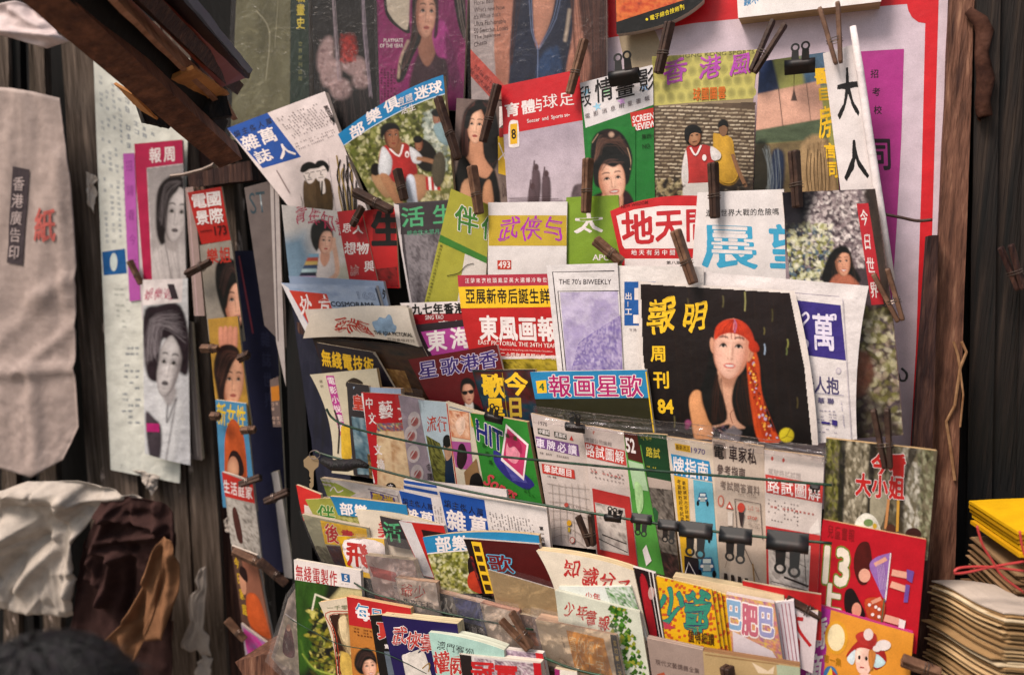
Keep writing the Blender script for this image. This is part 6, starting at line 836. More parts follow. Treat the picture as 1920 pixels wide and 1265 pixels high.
m = M('grey orange small book in clear plastic, hidden behind the clothespin', .270, [(968, 1148), (1008, 1158), (1022, 1240), (985, 1230)], '#8d7468', .014, 'book', film=(5, 12, 2)); m.g([(975, 1180), (1004, 1186), (1012, 1210), (985, 1206)], '#a86a4c')
m = M('thick small book with orange title panel in shiny clear plastic', .290, [(1004, 1160), (1156, 1190), (1176, 1292), (1026, 1245)], '#cdb698', .026, 'book', film=(7, 16, 2), side='#b9977c'); m.g([(1062, 1180), (1132, 1196), (1152, 1276), (1080, 1258)], '#cc8a38'); m.t('富的鄉仁', 1066, 1188, 15, 3.4, 2, 30, '#d8b884', .0, (16.5, 4)); m.t('公十字', 1076, 1222, 18, 4, 2, 30, '#d8b884', .0, (20, 5)); m.g([(1144, 1188), (1156, 1190), (1176, 1292), (1160, 1286)], '#3a342c'); m.t('富的鄉仁公十', 1149, 1198, 7, 1, 1.5, 11, '#b89a50', .0, (2.4, 14)); m.rows([(1052, 1190), (1056, 1191), (1066, 1225), (1062, 1224)], 1, 9, '#7a6450')

# ---- magazines clipped to the side panel at the left
GS = 'magazines clipped to the left side panel'
m = M('grey magazine seen nearly edge on with teal letters, in the gap beside the rack', .10, [(458, 352), (510, 338), (545, 660), (496, 610)], '#6a605e', .008, pl=LEFT, group=GS, side='#8d8280'); m.w('ST', 466, 362, 30, -4, 5, 40, '#3a4a52', .0)
m = M('white page edged magazine hanging edge on beside the rack', .12, [(506, 330), (522, 328), (536, 725), (518, 640)], '#b3a9a6', .006, pl=LEFT, group=GS); m.l([(514, 335), (522, 640)], 2, '#5a5052')
m = M('large dark navy magazine hanging behind the clipped column', .02, [(440, 470), (512, 470), (542, 1075), (470, 1060)], '#24263a', .006, pl=LEFT, group=GS); m.l([(448, 480), (474, 625)], 3, '#7a3a44'); m.t('雜誌世界', 488, 620, 18, 2, 1, 30, '#33364e', .02, (2, 38))
m = M('white spined magazine hanging in the gap, lower half', .06, [(510, 885), (522, 882), (552, 1085), (534, 1080)], '#c9c2be', .008, pl=LEFT, group=GS)
m = M('orange and white magazine end showing in the dark gap', .09, [(488, 545), (512, 530), (520, 590), (498, 592)], '#b05038', .005, pl=LEFT, group=GS); m.g([(500, 552), (510, 545), (516, 586), (504, 588)], W_)
m = M('small magazine end with orange letters in the dark gap', .10, [(506, 712), (522, 706), (528, 800), (512, 800)], '#6a5a56', .005, pl=LEFT, group=GS); m.g([(508, 725), (524, 722), (526, 750), (510, 752)], '#b8742c'); m.rows([(509, 755), (525, 753), (528, 798), (512, 798)], 2, 5, '#b89a8a')
for i in range(3): m = M(('outer', 'middle', 'inner')[i] + ' brown sheaf of page edges left of the red topped magazine', .045 - .008 * i, [(347 + 10 * i, 352), (362 + 10 * i, 350), (384 + 10 * i, 592), (364 + 10 * i, 592)], ('#9a8580', '#5a443c', '#6d5548')[i], .006, pl=LEFT, group=GS); m.l([(352 + 10 * i, 356), (370 + 10 * i, 590)], 2, ('#b59a9a', '#8a6a5c', '#4a362e')[i])
m = M('red magazine with four white characters and number 173, topmost of the clipped column', .07, [(352, 361), (415, 350), (433, 450), (378, 458)], '#a82a26', .006, pl=LEFT, group=GS)
m.t('電', 357, 364, 29, -4, 4, 29, W_, .03); m.t('國', 385, 360, 29, -4, 4, 29, W_, .04); m.t('景', 366, 395, 25, -3, 4, 28, W_, .03); m.t('際', 391, 391, 27, -3, 4, 30, W_, .03); m.w('173', 402, 424, 22, -2, 2, 17, '#4a1614', .02); m.l([(376, 434), (398, 431)], 2, '#6a1c1a')
m = M('grey magazine with red title and a wide eyed face, second of the clipped column', .08, [(374, 460), (433, 450), (458, 640), (392, 640)], '#8e867c', .006, pl=LEFT, group=GS)
c = Cv(m, 370, 445, 462, 645, '#8e867c', 1.4, None, 3); c.noise(.06, 3); c.p([(404, 530), (406, 496), (424, 484), (448, 498), (460, 560), (456, 610), (440, 620), (424, 600), (412, 570)], '#1a1112', 2); c.face(442, 566, 22, 46, -3, '#d6a288', '#a06a54', '#b0746a', turn=.1); c.p([(405, 530), (409, 492), (428, 484), (448, 500), (456, 536), (448, 530), (438, 534), (430, 548), (424, 578), (414, 570)], '#1a1112', 1.6); c.strands([(410, 530), (424, 492), (446, 506)], [(420, 560), (434, 510), (452, 530)], 18, '#4a3430', .9, .5); c.end()
m.t('樂', 386, 466, 22, -2, 2, 30, '#a8342a', .03); m.t('姐', 410, 463, 22, -2, 2, 32, '#a8342a', .03)
m = M('amber magazine with a raised hand and a half hidden face, third of the clipped column', .09, [(390, 598), (446, 592), (472, 800), (410, 800)], '#a8813a', .006, pl=LEFT, group=GS)
c = Cv(m, 386, 588, 476, 804, '#a8813a', 1.4, None, 3); c.noise(.25, 5); [c.p([(411 + 9 * i, 616 + abs(i - 1.5)), (416 + 9 * i, 610 + abs(i - 1.5)), (420 + 9 * i, 618), (422 + 8 * i, 652), (413 + 8 * i, 652)], '#cc8a72', 1.3, 1, True, .3) for i in range(4)]; c.p([(402, 690), (412, 652), (436, 646), (450, 664), (444, 700), (430, 760), (414, 760), (406, 720)], '#271613', 2); c.face(438, 714, 21, 44, 3, '#d6a082', '#9a644e', '#a85a50', turn=.12); c.p([(403, 690), (412, 652), (436, 646), (450, 660), (436, 684), (424, 720), (420, 750), (412, 740)], '#271613', 1.6); c.strands([(408, 690), (420, 656), (444, 660)], [(416, 730), (430, 680), (446, 668)], 16, '#5a3a30', .9, .5); c.end()
m = M('blue magazine with yellow title and an orange domed head scarf, fourth of the clipped column', .10, [(404, 749), (461, 756), (482, 960), (418, 950)], '#4a83a8', .006, pl=LEFT, group=GS)
m.t('新女性', 406, 752, 18, 3, 1, 44, '#d8b62c', .02, (18.6, 3)); m.g([(422, 850), (424, 810), (434, 786), (446, 792), (458, 820), (464, 880), (460, 900), (426, 900)], '#b5532c', True); m.g([(428, 870), (434, 846), (446, 846), (456, 866), (456, 890), (430, 890)], '#2a1814', True); m.e(438, 878, 11, 24, '#d09c7c', '#b07a60')
m = M('red banded magazine over a grey speckled photo, white page curling at its top', .11, [(416, 884), (474, 905), (492, 1060), (436, 1040)], '#9a938c', .006, pl=LEFT, group=GS, side='#d2c6ba', tb=(0, -3))
m.ph(0, .3, 1, 1, ['#6a645e', '#a39c94', '#bdb6ae', '#817a72'], 9, 12, 3, .25); m.g([(416, 884), (474, 905), (478, 943), (422, 930)], '#b0302a'); m.t('生活庭家', 418, 897, 13, 3, 1, 26, W_, .02, (14, 3.6)); m.g([(436, 960), (442, 950), (450, 975), (456, 1015), (446, 1010)], '#4a2c28', True)
m = M('brown magazine with an orange robed woman and yellow vertical title, in the clipped column', .12, [(434, 1022), (482, 1040), (516, 1215), (456, 1180)], '#5a4238', .006, pl=LEFT, group=GS, side='#d2c6ba')
m.g([(452, 1035), (480, 1046), (512, 1208), (470, 1180)], '#8a5a48'); m.t('今日家庭', 438, 1042, 9, 3, 3, 22, '#d0a82c', .03, (5, 29)); m.g([(462, 1120), (474, 1110), (488, 1125), (502, 1170), (506, 1196), (470, 1172)], '#b8542c', True); m.e(456, 1090, 6, 24, '#c08a6e', None, -8); m.g([(450, 1075), (452, 1060), (462, 1068), (464, 1090)], '#2a1814', True)
m = M('magenta and blue magazine, lowest of the clipped column', .13, [(452, 1168), (506, 1206), (524, 1300), (474, 1300)], '#9a8a94', .006, pl=LEFT, group=GS, side='#d2c6ba'); m.pq([(456, 1175), (500, 1204), (505, 1240), (466, 1230)], ['#a82a7a', '#b8408a', '#8a6a9a'], 4, 3, 4); m.g([(474, 1235), (490, 1242), (494, 1290), (478, 1290)], '#a8a4b8')

# ---- papers on the left wall
m = M('white wall newspaper with faint columns of print and a blue box, pasted on grey boards', .006, [(176, 110), (356, 110), (338, 905), (208, 880)], '#d6d6cc', .0008, 'newspaper', pl=WALL, m=NEWS, group=None, bow=(.002, .002))
m.rows([(186, 140), (232, 170), (252, 460), (200, 460)], 4, 30, '#9ba0a4', .6, .5, .55); m.rows([(235, 180), (300, 240), (300, 290), (240, 285)], 4, 6, '#8b9096', .6, .5, .6); m.g([(193, 472), (236, 466), (240, 512), (196, 516)], '#2a5c94'); m.e(215, 491, 7, 17, '#c6d0cc'); m.rows([(238, 650), (264, 650), (268, 800), (226, 800)], 3, 14, '#8b9096', .6, .8, .35); m.rows([(215, 540), (245, 540), (250, 620), (222, 620)], 3, 8, '#b5b8b0', .6, .8, .3)
m.g([(208, 872), (226, 880), (230, 868), (250, 884), (262, 878), (290, 892), (330, 906), (338, 905), (336, 890), (208, 860)], '#d6d6cc')
m = M('narrow magenta notice strip on the left wall newspaper', .012, [(231, 288), (252, 287), (264, 562), (243, 565)], '#b35aa8', .0008, 'notice', pl=WALL, group=None); m.t('招請看今天', 236, 300, 13, 0, 0, 22, '#8a3a84', .0, (2.2, 46))
m = M('crimson bordered weekly with grey portrait of a woman, on the left wall', .022, [(253, 270), (342, 262), (352, 600), (266, 600)], '#c9bfc0', .006, pl=WALL, group=None, side='#c9c0b4')
m.g([(250, 270), (344, 260), (345, 306), (276, 315), (290, 605), (276, 605)], '#a8264a'); m.t('報周', 280, 277, 23, -2, 1, 30, W_, .03, (27, -2.4))
c = Cv(m, 274, 304, 356, 560, '#8f8887', 1.5, [(277, 316), (343, 308), (352, 558), (290, 560)], 3, '#b8b0ae'); c.noise(.1, 3); c.p([(294, 430), (296, 364), (314, 334), (342, 332), (352, 400), (334, 430), (316, 450), (304, 460)], '#221c1e', 2.5); c.p([(288, 480), (314, 456), (336, 456), (356, 480), (356, 564), (288, 564)], '#c4bcba', 3, 1, True, .2); c.strands([(296, 470), (304, 550)], [(336, 460), (350, 550)], 14, '#5a5254', 1.2, .5, 5); c.p([(312, 430), (334, 440), (332, 470), (314, 464)], '#a09896', 2); c.face(330, 402, 22, 50, 6, '#c4bcba', '#7f7877', '#5a5254', '#1a1618', turn=.1); c.p([(296, 410), (298, 356), (318, 334), (344, 334), (334, 356), (318, 380), (312, 432), (302, 450)], '#221c1e', 2); c.strands([(300, 410), (310, 350), (336, 338)], [(310, 430), (318, 370), (338, 344)], 16, '#6a6264', .9, .5); c.end(.12)
m = M('grey sheaf of newspapers hanging behind the curled portrait sheet', .020, [(332, 600), (360, 604), (380, 862), (342, 858)], '#7a706c', .010, 'newspaper', pl=WALL, m=NEWS, group=None); m.l([(346, 612), (362, 850)], 2, '#4a4240'); m.l([(354, 612), (372, 855)], 2, '#a89e98')
m = M('curled black and white portrait sheet with crimson script, below the crimson weekly', .034, [(270, 524), (340, 522), (346, 868), (272, 850)], '#c4c4c6', .003, 'newspaper', pl=WALL, m=NEWS, group=None, bow=(.006, .002), rb=(12, 0))
c = Cv(m, 264, 518, 360, 872, '#c9c9ca', 1.6, None, 3, '#c0c0c4'); c.noise(.05, 3); c.p([(274, 580), (306, 572), (338, 572), (354, 640), (354, 700), (334, 690), (320, 640), (304, 640), (300, 700), (304, 715), (280, 706), (271, 650)], '#2c2428', 3, 1, True, 0, .3); c.p([(296, 716), (330, 740), (346, 760), (330, 860), (306, 866), (300, 790)], '#d0d0d2', 4, 1, True, .2); c.l([(320, 735), (316, 790), (332, 748)], 3, '#3c363a', .8, 1.5); c.l([(334, 745), (314, 860)], 2.4, '#5a5458', .8, 1.5); c.p([(312, 700), (334, 730), (322, 760), (308, 740)], '#a29c9c', 3)
c.face(320, 684, 22, 56, 10, '#c9c3c2', '#837c7c', '#5a5456', '#1c1618', turn=-.08); c.p([(272, 600), (300, 572), (340, 574), (356, 640), (350, 690), (338, 650), (322, 626), (306, 640), (298, 690), (282, 692)], '#2c2428', 2.4, 1, True, 0, .4); c.strands([(276, 680), (284, 600), (330, 580)], [(300, 660), (306, 610), (350, 640)], 50, '#8a8286', .9, .4, 4); c.p([(274, 774), (292, 782), (306, 802), (302, 858), (282, 856)], '#443c42', 2.4, 1, True, .2); c.end(.12); m.g([(268, 520), (344, 516), (342, 566), (270, 572)], W_); m.t('娛樂週', 274, 540, 17, 0, 0, 22, '#a82a54', .0, wob=.08); m.r(316, 532, 328, 560, '#3a3236', 0, .3); m.r(276, 792, 302, 808, '#a82a6a')
for m in LIST: m.build()
# ================================================================ the stall itself
def noisep(p, k=1.0):
    return math.sin(p[0] * 7.1 * k + 1.3) * math.cos(p[1] * 5.3 * k) + .6 * math.sin(p[0] * 13.7 * k + p[1] * 11.1 * k)
def slab(name, q, pl, t, th, material, label=None, cat=None, parent=None, nx=4, ny=16, rough=.0004, kind=None, group=None, seed=0):
    """A board: outline on a plane, real thickness behind it, edges slightly worn."""
    q = np.array(q, float); rs = np.random.RandomState(seed + len(name)); U, W = np.meshgrid(np.linspace(0, 1, nx + 1), np.linspace(0, 1, ny + 1)); U = U.ravel()[:, None]; W = W.ravel()[:, None]
    px = q[0] * (1 - U) * (1 - W) + q[1] * U * (1 - W) + q[2] * U * W + q[3] * (1 - U) * W
    f = pl.at(px, t) + (rs.randn(len(px), 3) * rough); n = len(px); corners = pl.at(px, t); b = corners - pl.n[None] * th
    V = np.concatenate([f, b]); F = []
    ix = lambda i, j: j * (nx + 1) + i
    for j in range(ny):
        for i in range(nx): a, c, d, e = ix(i, j), ix(i + 1, j), ix(i + 1, j + 1), ix(i, j + 1); F += [(a, e, d, c), (a + n, c + n, d + n, e + n)]
    for i in range(nx): F += [(ix(i, 0), ix(i + 1, 0), ix(i + 1, 0) + n, ix(i, 0) + n), (ix(i, ny), ix(i, ny) + n, ix(i + 1, ny) + n, ix(i + 1, ny))]
    for j in range(ny): F += [(ix(0, j), ix(0, j) + n, ix(0, j + 1) + n, ix(0, j + 1)), (ix(nx, j), ix(nx, j + 1), ix(nx, j + 1) + n, ix(nx, j) + n)]
    o = mesh(name, V, F, material, parent)
    if label: tag(o, label, cat, group, kind)
    return o
def tube(P, r, k=8, cap=True):
    P = [np.array(p, float) for p in P]; V = []; F = []; n = len(P); rr = r if hasattr(r, '__len__') else [r] * n
    for i in range(n):
        d = P[min(n - 1, i + 1)] - P[max(0, i - 1)]; d /= np.linalg.norm(d) + 1e-12; a = np.cross(d, [0, 0, 1]) if abs(d[2]) < .9 else np.cross(d, [1, 0, 0]); a /= np.linalg.norm(a); b = np.cross(d, a)
        V += [P[i] + rr[i] * (math.cos(2 * math.pi * j / k) * a + math.sin(2 * math.pi * j / k) * b) for j in range(k)]
    for i in range(n - 1): F += [(i * k + j, i * k + (j + 1) % k, (i + 1) * k + (j + 1) % k, (i + 1) * k + j) for j in range(k)]
    if cap: F += [tuple(range(k))[::-1], tuple((n - 1) * k + j for j in range(k))]
    return V, F
def join(parts):
    V, F = [], []
    for v, f in parts: o = len(V); V += [tuple(x) for x in v]; F += [tuple(i + o for i in g) for g in f]
    return V, F
def box3(c, a, b, n, la, lb, ln, taper=1.0, bev=.12):
    """Bevelled stick: centre c, axes a (long), b, n; taper shrinks it towards +a."""
    V = []; F = []; st = [(-1, .8), (-.94, 1), (0, 1), (.94, 1), (1, .8)]
    for s, k in st:
        g = k * (1 + (taper - 1) * (s + 1) / 2); x, y = lb / 2 * g, ln / 2 * g; e = min(x, y) * bev * 2
        for u, v in ((-x + e, -y), (x - e, -y), (x, -y + e), (x, y - e), (x - e, y), (-x + e, y), (-x, y - e), (-x, -y + e)): V.append(c + a * la / 2 * s + b * u + n * v)
    for i in range(4): F += [(i * 8 + j, i * 8 + (j + 1) % 8, (i + 1) * 8 + (j + 1) % 8, (i + 1) * 8 + j) for j in range(8)]
    F += [tuple(range(8))[::-1], tuple(32 + j for j in range(8))]; return V, F
nrm = lambda v: v / (np.linalg.norm(v) + 1e-12)

v, f = tube([mroll.pl.at([p], .0765)[0] for p in ((1599, 50), (1612, 130), (1632, 270), (1652, 400), (1671, 526))], [.0045, .0055, .006, .006, .0055], 10); mesh('rolled_edge', v, f, NEWS, mroll.root, [lin('#d8d0d0')] * len(v), True)
# ---- ground and the boards behind everything
o = mesh('ground', [(-30, -30, 0), (30, -30, 0), (30, 30, 0), (-30, 30, 0)], [(0, 1, 2, 3)], GROUND); tag(o, 'worn grey concrete ground under the stall', 'ground', None, 'structure')
slab('board_wall', [(560, -700), (2300, -900), (2150, 2600), (640, 2300)], MAIN, -.05, .03, BLACKB, 'near black board wall behind the magazine rack', 'wall', nx=6, ny=10, kind='structure')
slab('board_wall', [(-900, -900), (760, -700), (800, 2300), (-700, 2300)], WALL, -.16, .03, BLACKB, 'dark boarding far behind the hanging bag at the left', 'wall', nx=6, ny=10, kind='structure', seed=4)
GB = 'weathered boards of the left wall'
for k, (a, b, c, d, tt, mt, lb) in enumerate((
    (-10, 14, 40, 10, -.06, BOARD, 'grey slat at the far left behind the top of the white bag'), (22, 36, 70, 52, -.07, BLACKB, 'thin dark slat behind the white bag'), (52, 82, 120, 88, -.055, BOARD, 'pale grey slat beside the square wall post'),
    (112, 186, 300, 196, -.010, BOARD, 'wide weathered grey green board right of the white bag'), (190, 300, 378, 292, -.02, BOARD, 'wide grey board under the pasted newspapers'), (304, 352, 436, 384, -.012, BOARD, 'narrow worn board with pale paint right of the newspapers'), (350, 395, 470, 440, -.028, WOOD, 'dark brown board behind the clipped magazines'))):
    slab('wall_board', [(a, 40), (b, 40), (c, 1420), (d, 1420)], WALL, tt, .022, mt, lb, 'board', group=GB, seed=k, rough=.0006)
slab('wall_post', [(398, 300), (432, 300), (520, 1400), (470, 1400)], LEFT, .0, .05, BOARD, 'grey worn post that carries the clipped column of magazines', 'post', seed=9)
slab('rack_post', [(528, 300), (552, 300), (602, 1400), (556, 1400)], MAIN, .015, .05, BLACKB, 'near black post at the left edge of the magazine rack', 'post', seed=3)
slab('partition_wall', [(545, 560), (640, 560), (660, 940), (600, 940)], MAIN, .02, .015, mat('dark_navy_board', .7, .25, noise=(['#12121c', '#1e1f2c', '#2a2a38'], 14, 8), stretch=(4, 4, .6)), 'dark partition with faint wear behind the left end of the rack', 'partition', seed=5)
slab('wooden_ledge', [(556, 604), (660, 636), (668, 655), (560, 625)], MAIN, .07, .05, WOOD, 'dark wooden ledge end at the left of the rack', 'ledge', nx=8, ny=2)
slab('rack_post', [(1739, 442), (1760, 440), (1733, 1420), (1672, 1420)], MAIN, .05, .035, WOOD, 'reddish brown upright at the right edge of the magazine rack', 'post', seed=2)
slab('stall_post', [(1786, -120), (1832, -120), (1778, 1420), (1715, 1420)], MAIN, .02, .07, WOODT, 'thick tan brown post right of the red bordered poster', 'post', seed=6)
slab('stall_post', [(1770, -120), (1790, -120), (1716, 1420), (1700, 1420)], MAIN, -.01, .05, BLACKB, 'near black strip standing in for the dark gap between poster and tan post', 'post', seed=7)  # strip added in near-black for the shade of the gap, no second post
for k in range(4): slab('shutter_board', [(1834 + 46 * k, -160), (1879 + 46 * k, -160), (1850 + 46 * k, 1500), (1802 + 46 * k, 1500)], RIGHT, -.03 - .008 * (k % 2), .02, DARKB, ('dark green shutter board next to the tan post', 'second dark green shutter board from the tan post', 'third dark green shutter board from the tan post', 'outermost dark green shutter board at the right edge')[k], 'board', group='dark green shutter boards', seed=k)
P = [MAIN.at([(x, y)], .028)[0] for x, y in ((1815, 20), (1838, 40), (1846, 60), (1840, 100), (1848, 150), (1842, 190), (1845, 215), (1835, 225))]
v, f = tube(P, [.006, .010, .012, .009, .012, .010, .011, .004], 10); tag(mesh('twisted_rag', v, f, mat('brown_rag', .9, .1, noise=(['#241815', '#453029', '#6a4c42'], 20, 6), bump=(60, .6, .006)), smooth=True), 'brown rag knotted over the top of the tan post', 'rag')
V, F = join([tube([MAIN.at([p], .025)[0] for p in ps], r, 6) for ps, r in (([(1803, 640), (1812, 660), (1800, 690), (1790, 760), (1774, 790), (1782, 840), (1790, 900)], .0022), ([(1788, 640), (1796, 665), (1800, 690)], .002), ([(1800, 690), (1806, 740), (1800, 800)], .0015))])
tag(mesh('frayed_twine', V, F, mat('jute_twine', .9, .1, noise=(['#6a4a34', '#9a7a5c'], 60, 4))), 'frayed tan twine stuck down the face of the tan post', 'twine')
FL = mat('flap_wood', .65, .3, noise=(['#33201a', '#5c3c2e', '#805540'], 9, 9), bump=(25, .5, .004), stretch=(5, 5, .8)); FP = mat('flap_panel_wood', .7, .25, noise=(['#6b4a3a', '#8d6650', '#a88068'], 9, 9), bump=(25, .4, .003), stretch=(5, 5, .8))
# sloping flap beam at upper left with books lying on it
def bar(p0, d0, p1, d1, wd, hd, n=14):
    A, B = depth_pt(*p0, d0), depth_pt(*p1, d1); a = nrm(B - A); b = nrm(np.cross(a, FW)); c = np.cross(a, b); V = []; F = []; rs = np.random.RandomState(int(abs(p0[0] * 3 + p0[1])))
    for i in range(n + 1):
        q = A + (B - A) * i / n
        for x, y in ((-1, -1), (1, -1), (1, 1), (-1, 1)): V.append(q + b * x * wd / 2 + c * y * hd / 2 + rs.randn(3) * .0004)
    for i in range(n): F += [(i * 4 + j, i * 4 + (j + 1) % 4, i * 4 + 4 + (j + 1) % 4, i * 4 + 4 + j) for j in range(4)]
    F += [(3, 2, 1, 0), tuple(n * 4 + j for j in range(4))]; return V, F
root = empty('propped_flap', depth_pt(455, 330, 1.5), 'propped dark wooden flap frame sloping in at upper left', 'flap')
for nm, p0, d0, p1, d1, wd, hd, mt in (('outer_rail', (30, -68), .90, (428, 293), 1.48, .044, .03, FL), ('lip', (100, -75), .92, (408, 248), 1.485, .020, .05, BLACKB), ('shelf_panel', (160, -65), .95, (430, 203), 1.50, .048, .008, FP), ('back_rail', (215, -60), .96, (438, 160), 1.51, .022, .03, WOOD)):  # lip: near-black bar that stands in for the shaded groove
    v, f = bar(p0, d0, p1, d1, wd, hd); mesh(nm, v, f, mt, root)
v, f = bar((334, 138), 1.24, (404, 186), 1.41, .050, .006); tag(mesh('paper_packet', v, f, mat('tan_card', .8, .2, noise=(['#a06a3c', '#b88250', '#8a5a34'], 12, 6))), 'orange tan card packet lying on the sloping flap', 'packet')
v, f = bar((372, 208), 1.38, (428, 200), 1.40, .035, .012); tag(mesh('dark_folder', v, f, DARKB), 'small dark green folder at the lower end of the flap', 'folder')
v, f = bar((232, 165), 1.2, (280, 215), 1.3, .03, .004); tag(mesh('card_strip', v, f, bpy.data.materials['tan_card']), 'strip of tan card under the outer rail of the flap', 'card')
v, f = bar((262, 212), 1.3, (312, 224), 1.36, .03, .006); tag(mesh('card_strip', v, f, DARKB), 'dark green scrap hanging under the flap rail', 'card')
for k, (p0, p1, c) in enumerate((((245, -60), (438, 148), '#7a3424'), ((268, -60), (442, 138), '#2a1c1c'), ((290, -60), (446, 125), '#5f6878'))):
    v, f = bar(p0, 1.02, p1, 1.44, .012, .05); tag(mesh('stacked_magazine', v, f, mat('dull_cover_' + ('red', 'dark', 'grey')[k], .5, .4, color=c)), ('rust red magazine on edge on the flap', 'dark magazine on edge on the flap', 'grey blue magazine on edge on the flap')[k], 'magazine', 'magazines on edge on the sloping flap')
slab('roof_panel', [(330, -300), (470, -300), (458, 210), (420, 120)], LEFT, -.02, .02, BLACKB, 'black panel standing in for the shade above the sloping flap', 'panel')  # black sheet added to stand for the shade in this recess
slab('cross_beam', [(352, 328), (470, 300), (474, 338), (356, 352)], LEFT, .03, .05, WOOD, 'dark cross beam end above the clipped magazines', 'beam', nx=6, ny=2)
v, f = tube([LEFT.at([p], .09)[0] for p in ((320, 330), (345, 327), (380, 318), (398, 310), (402, 296))], .0035, 8); tag(mesh('bent_nail', v, f, STEEL), 'bent iron hook sticking out above the red topped magazine', 'hook')

# ---- counter under the rack
root = empty('magazine_counter', (0, .95, 0), 'wooden counter that the lowest row of magazines stands on', 'counter')
def wbox(name, x0, x1, y0, y1, z0, z1, m, parent): return mesh(name, [(x, y, z) for z in (z0, z1) for x, y in ((x0, y0), (x1, y0), (x1, y1), (x0, y1))], [(3, 2, 1, 0), (4, 5, 6, 7), (0, 1, 5, 4), (1, 2, 6, 5), (2, 3, 7, 6), (3, 0, 4, 7)], m, parent)
wbox('top', -.75, .75, .92, 1.42, .75, .775, WOODT, root); wbox('front_board', -.73, .73, .95, .97, .05, .75, DARKB, root)
for x in (-.7, .66):
    for y in (.975, 1.36): wbox('leg', x, x + .05, y, y + .05, 0, .75, WOOD, root)

# ---- cords
def cord(px, t, r, m, label, extra=None):
    P = [MAIN.at([p], t)[0] for p in catmull(px, False, 6)]; v, f = tube(P, r, 8); o = mesh('cord', v, f, m, smooth=True); tag(o, label, 'cord', 'cords stretched across the rack'); return o
cord([(612, 766), (622, 782), (645, 796), (700, 812), (800, 834), (900, 851), (1050, 866), (1200, 880), (1380, 894), (1560, 909)], .232, .0020, CORD, 'upper dark cord stretched across the row of small books')
cord([(592, 846), (612, 853), (660, 866), (760, 893), (880, 921), (1000, 943), (1150, 968), (1260, 985), (1400, 1003), (1560, 1018)], .236, .0021, CORDB, 'lower green cord carrying the row of hanging black clips')
cord([(664, 1092), (700, 1112), (760, 1128), (840, 1150), (1000, 1180)], .2805, .0014, CORDB, 'green cord behind the bottom left magazines')
cord([(1020, 1232), (1060, 1248), (1110, 1262), (1180, 1275)], .318, .0018, CORDB, 'short green cord under the orange titled book')
cord([(545, 1160), (590, 1185), (640, 1208), (720, 1224), (800, 1262)], .312, .0007, CORD, 'thin dark thread drawn across the bottom left magazines')
cord([(1660, 402), (1690, 408), (1720, 414), (1748, 412)], .072, .0022, PIND, 'twisted rusty wire between the rolled magazine and the right upright')
cord([(1690, 690), (1700, 700), (1698, 712), (1688, 712), (1684, 700)], .058, .0018, BLK, 'small black hook on the right upright')

# ---- clothespins
pin_n = 0
def pin(p0, p1, wd, t, label, m=PINM, pl=MAIN, open_=.0, front=.35):
    """Handle end p0, jaw end p1 (pixels); open_ = spread of the handles; front = how far it is turned to show both prongs."""
    global pin_n
    A, B = pl.at([p0], t)[0], pl.at([p1], t)[0]; L = np.linalg.norm(B - A); wd *= 1.1; a = (B - A) / L; s = nrm(np.cross(pl.n, a)); sc = L / np.linalg.norm(np.array(p1, float) - np.array(p0)); wid = wd * sc
    tn = .0062; ax = nrm(s * (1 - front) + pl.n * front); bx = nrm(np.cross(a, ax)); root = empty('clothespin', (A + B) / 2 + pl.n * .006, label, 'clothespin', 'clothespins on the stall'); C0 = (A + B) / 2 + pl.n * .007
    for k in (-1, 1):
        off = ax * k * (tn * .55 + .002); top = A + pl.n * .007 + ax * k * (tn * .6 + open_ * L * .5); bot = B + pl.n * .007 + ax * k * tn * .5
        d = nrm(bot - top); v, f = box3((top + bot) / 2, d, nrm(np.cross(d, np.cross(ax, d))), nrm(np.cross(ax, d)), L, tn, max(wid, .006), .92); mesh('prong', v, f, m, root)
    c = C0 + a * L * .06; P = [c + ax * (tn + .0045) * math.cos(q) + bx * (wid * .56) * math.sin(q) + a * .0006 * q for q in np.linspace(0, 4 * math.pi, 40)]; v, f = tube(P, .0007, 5); mesh('spring', v, f, STEEL, root)
pin((1098, 76), (1070, 178), 12, .072, 'brown clothespin gripping the top corner of the red soccer magazine')
pin((1258, 44), (1236, 140), 15, .074, 'dark clothespin at the left corner of the yellow dimpled magazine', PIND)
pin((1462, 44), (1412, 138), 15, .074, 'dark spread clothespin at the right corner of the yellow dimpled magazine', PIND, open_=.16, front=.15)
pin((1554, 12), (1572, 122), 13, .082, 'tan spread clothespin on top of the white two character magazine', open_=.20, front=.1)
pin((936, 160), (908, 268), 12, .070, 'dark clothespin between the brunette cover and the red soccer magazine', PIND)
pin((824, 184), (862, 300), 12, .070, 'long dark clothespin on the upper right of the football magazine', PIND)
pin((748, 318), (762, 376), 13, .068, 'dark clothespin across the seated football player', PIND)
pin((888, 312), (902, 402), 15, .104, 'brown clothespin on the olive green magazine')
pin((1105, 298), (1101, 400), 15, .106, 'brown clothespin above the single white character on green')
pin((1338, 306), (1342, 410), 14, .112, 'dark brown clothespin at the left of the black headline', PIND)
pin((1489, 284), (1496, 390), 15, .114, 'dark brown clothespin over the blossom magazine', PIND)
pin((1118, 450), (1168, 492), 15, .112, 'slanting brown clothespin at the left edge of the red framed magazine')
pin((1268, 432), (1302, 532), 16, .152, 'brown clothespin holding the black cover weekly', front=.25)
pin((1650, 508), (1688, 602), 12, .112, 'spread tan clothespin at the lower end of the red title strip', open_=.16, front=.15)
pin((668, 360), (738, 396), 14, .094, 'dark clothespin lying slantwise above the bright red magazine', PIND)
pin((683, 388), (664, 424), 9, .092, 'small dark clothespin on the red brush titled magazine', PIND)
pin((1650, 765), (1664, 876), 14, .222, 'dark spread clothespin on the bark comic in the right column', PIND, open_=.12, front=.2)
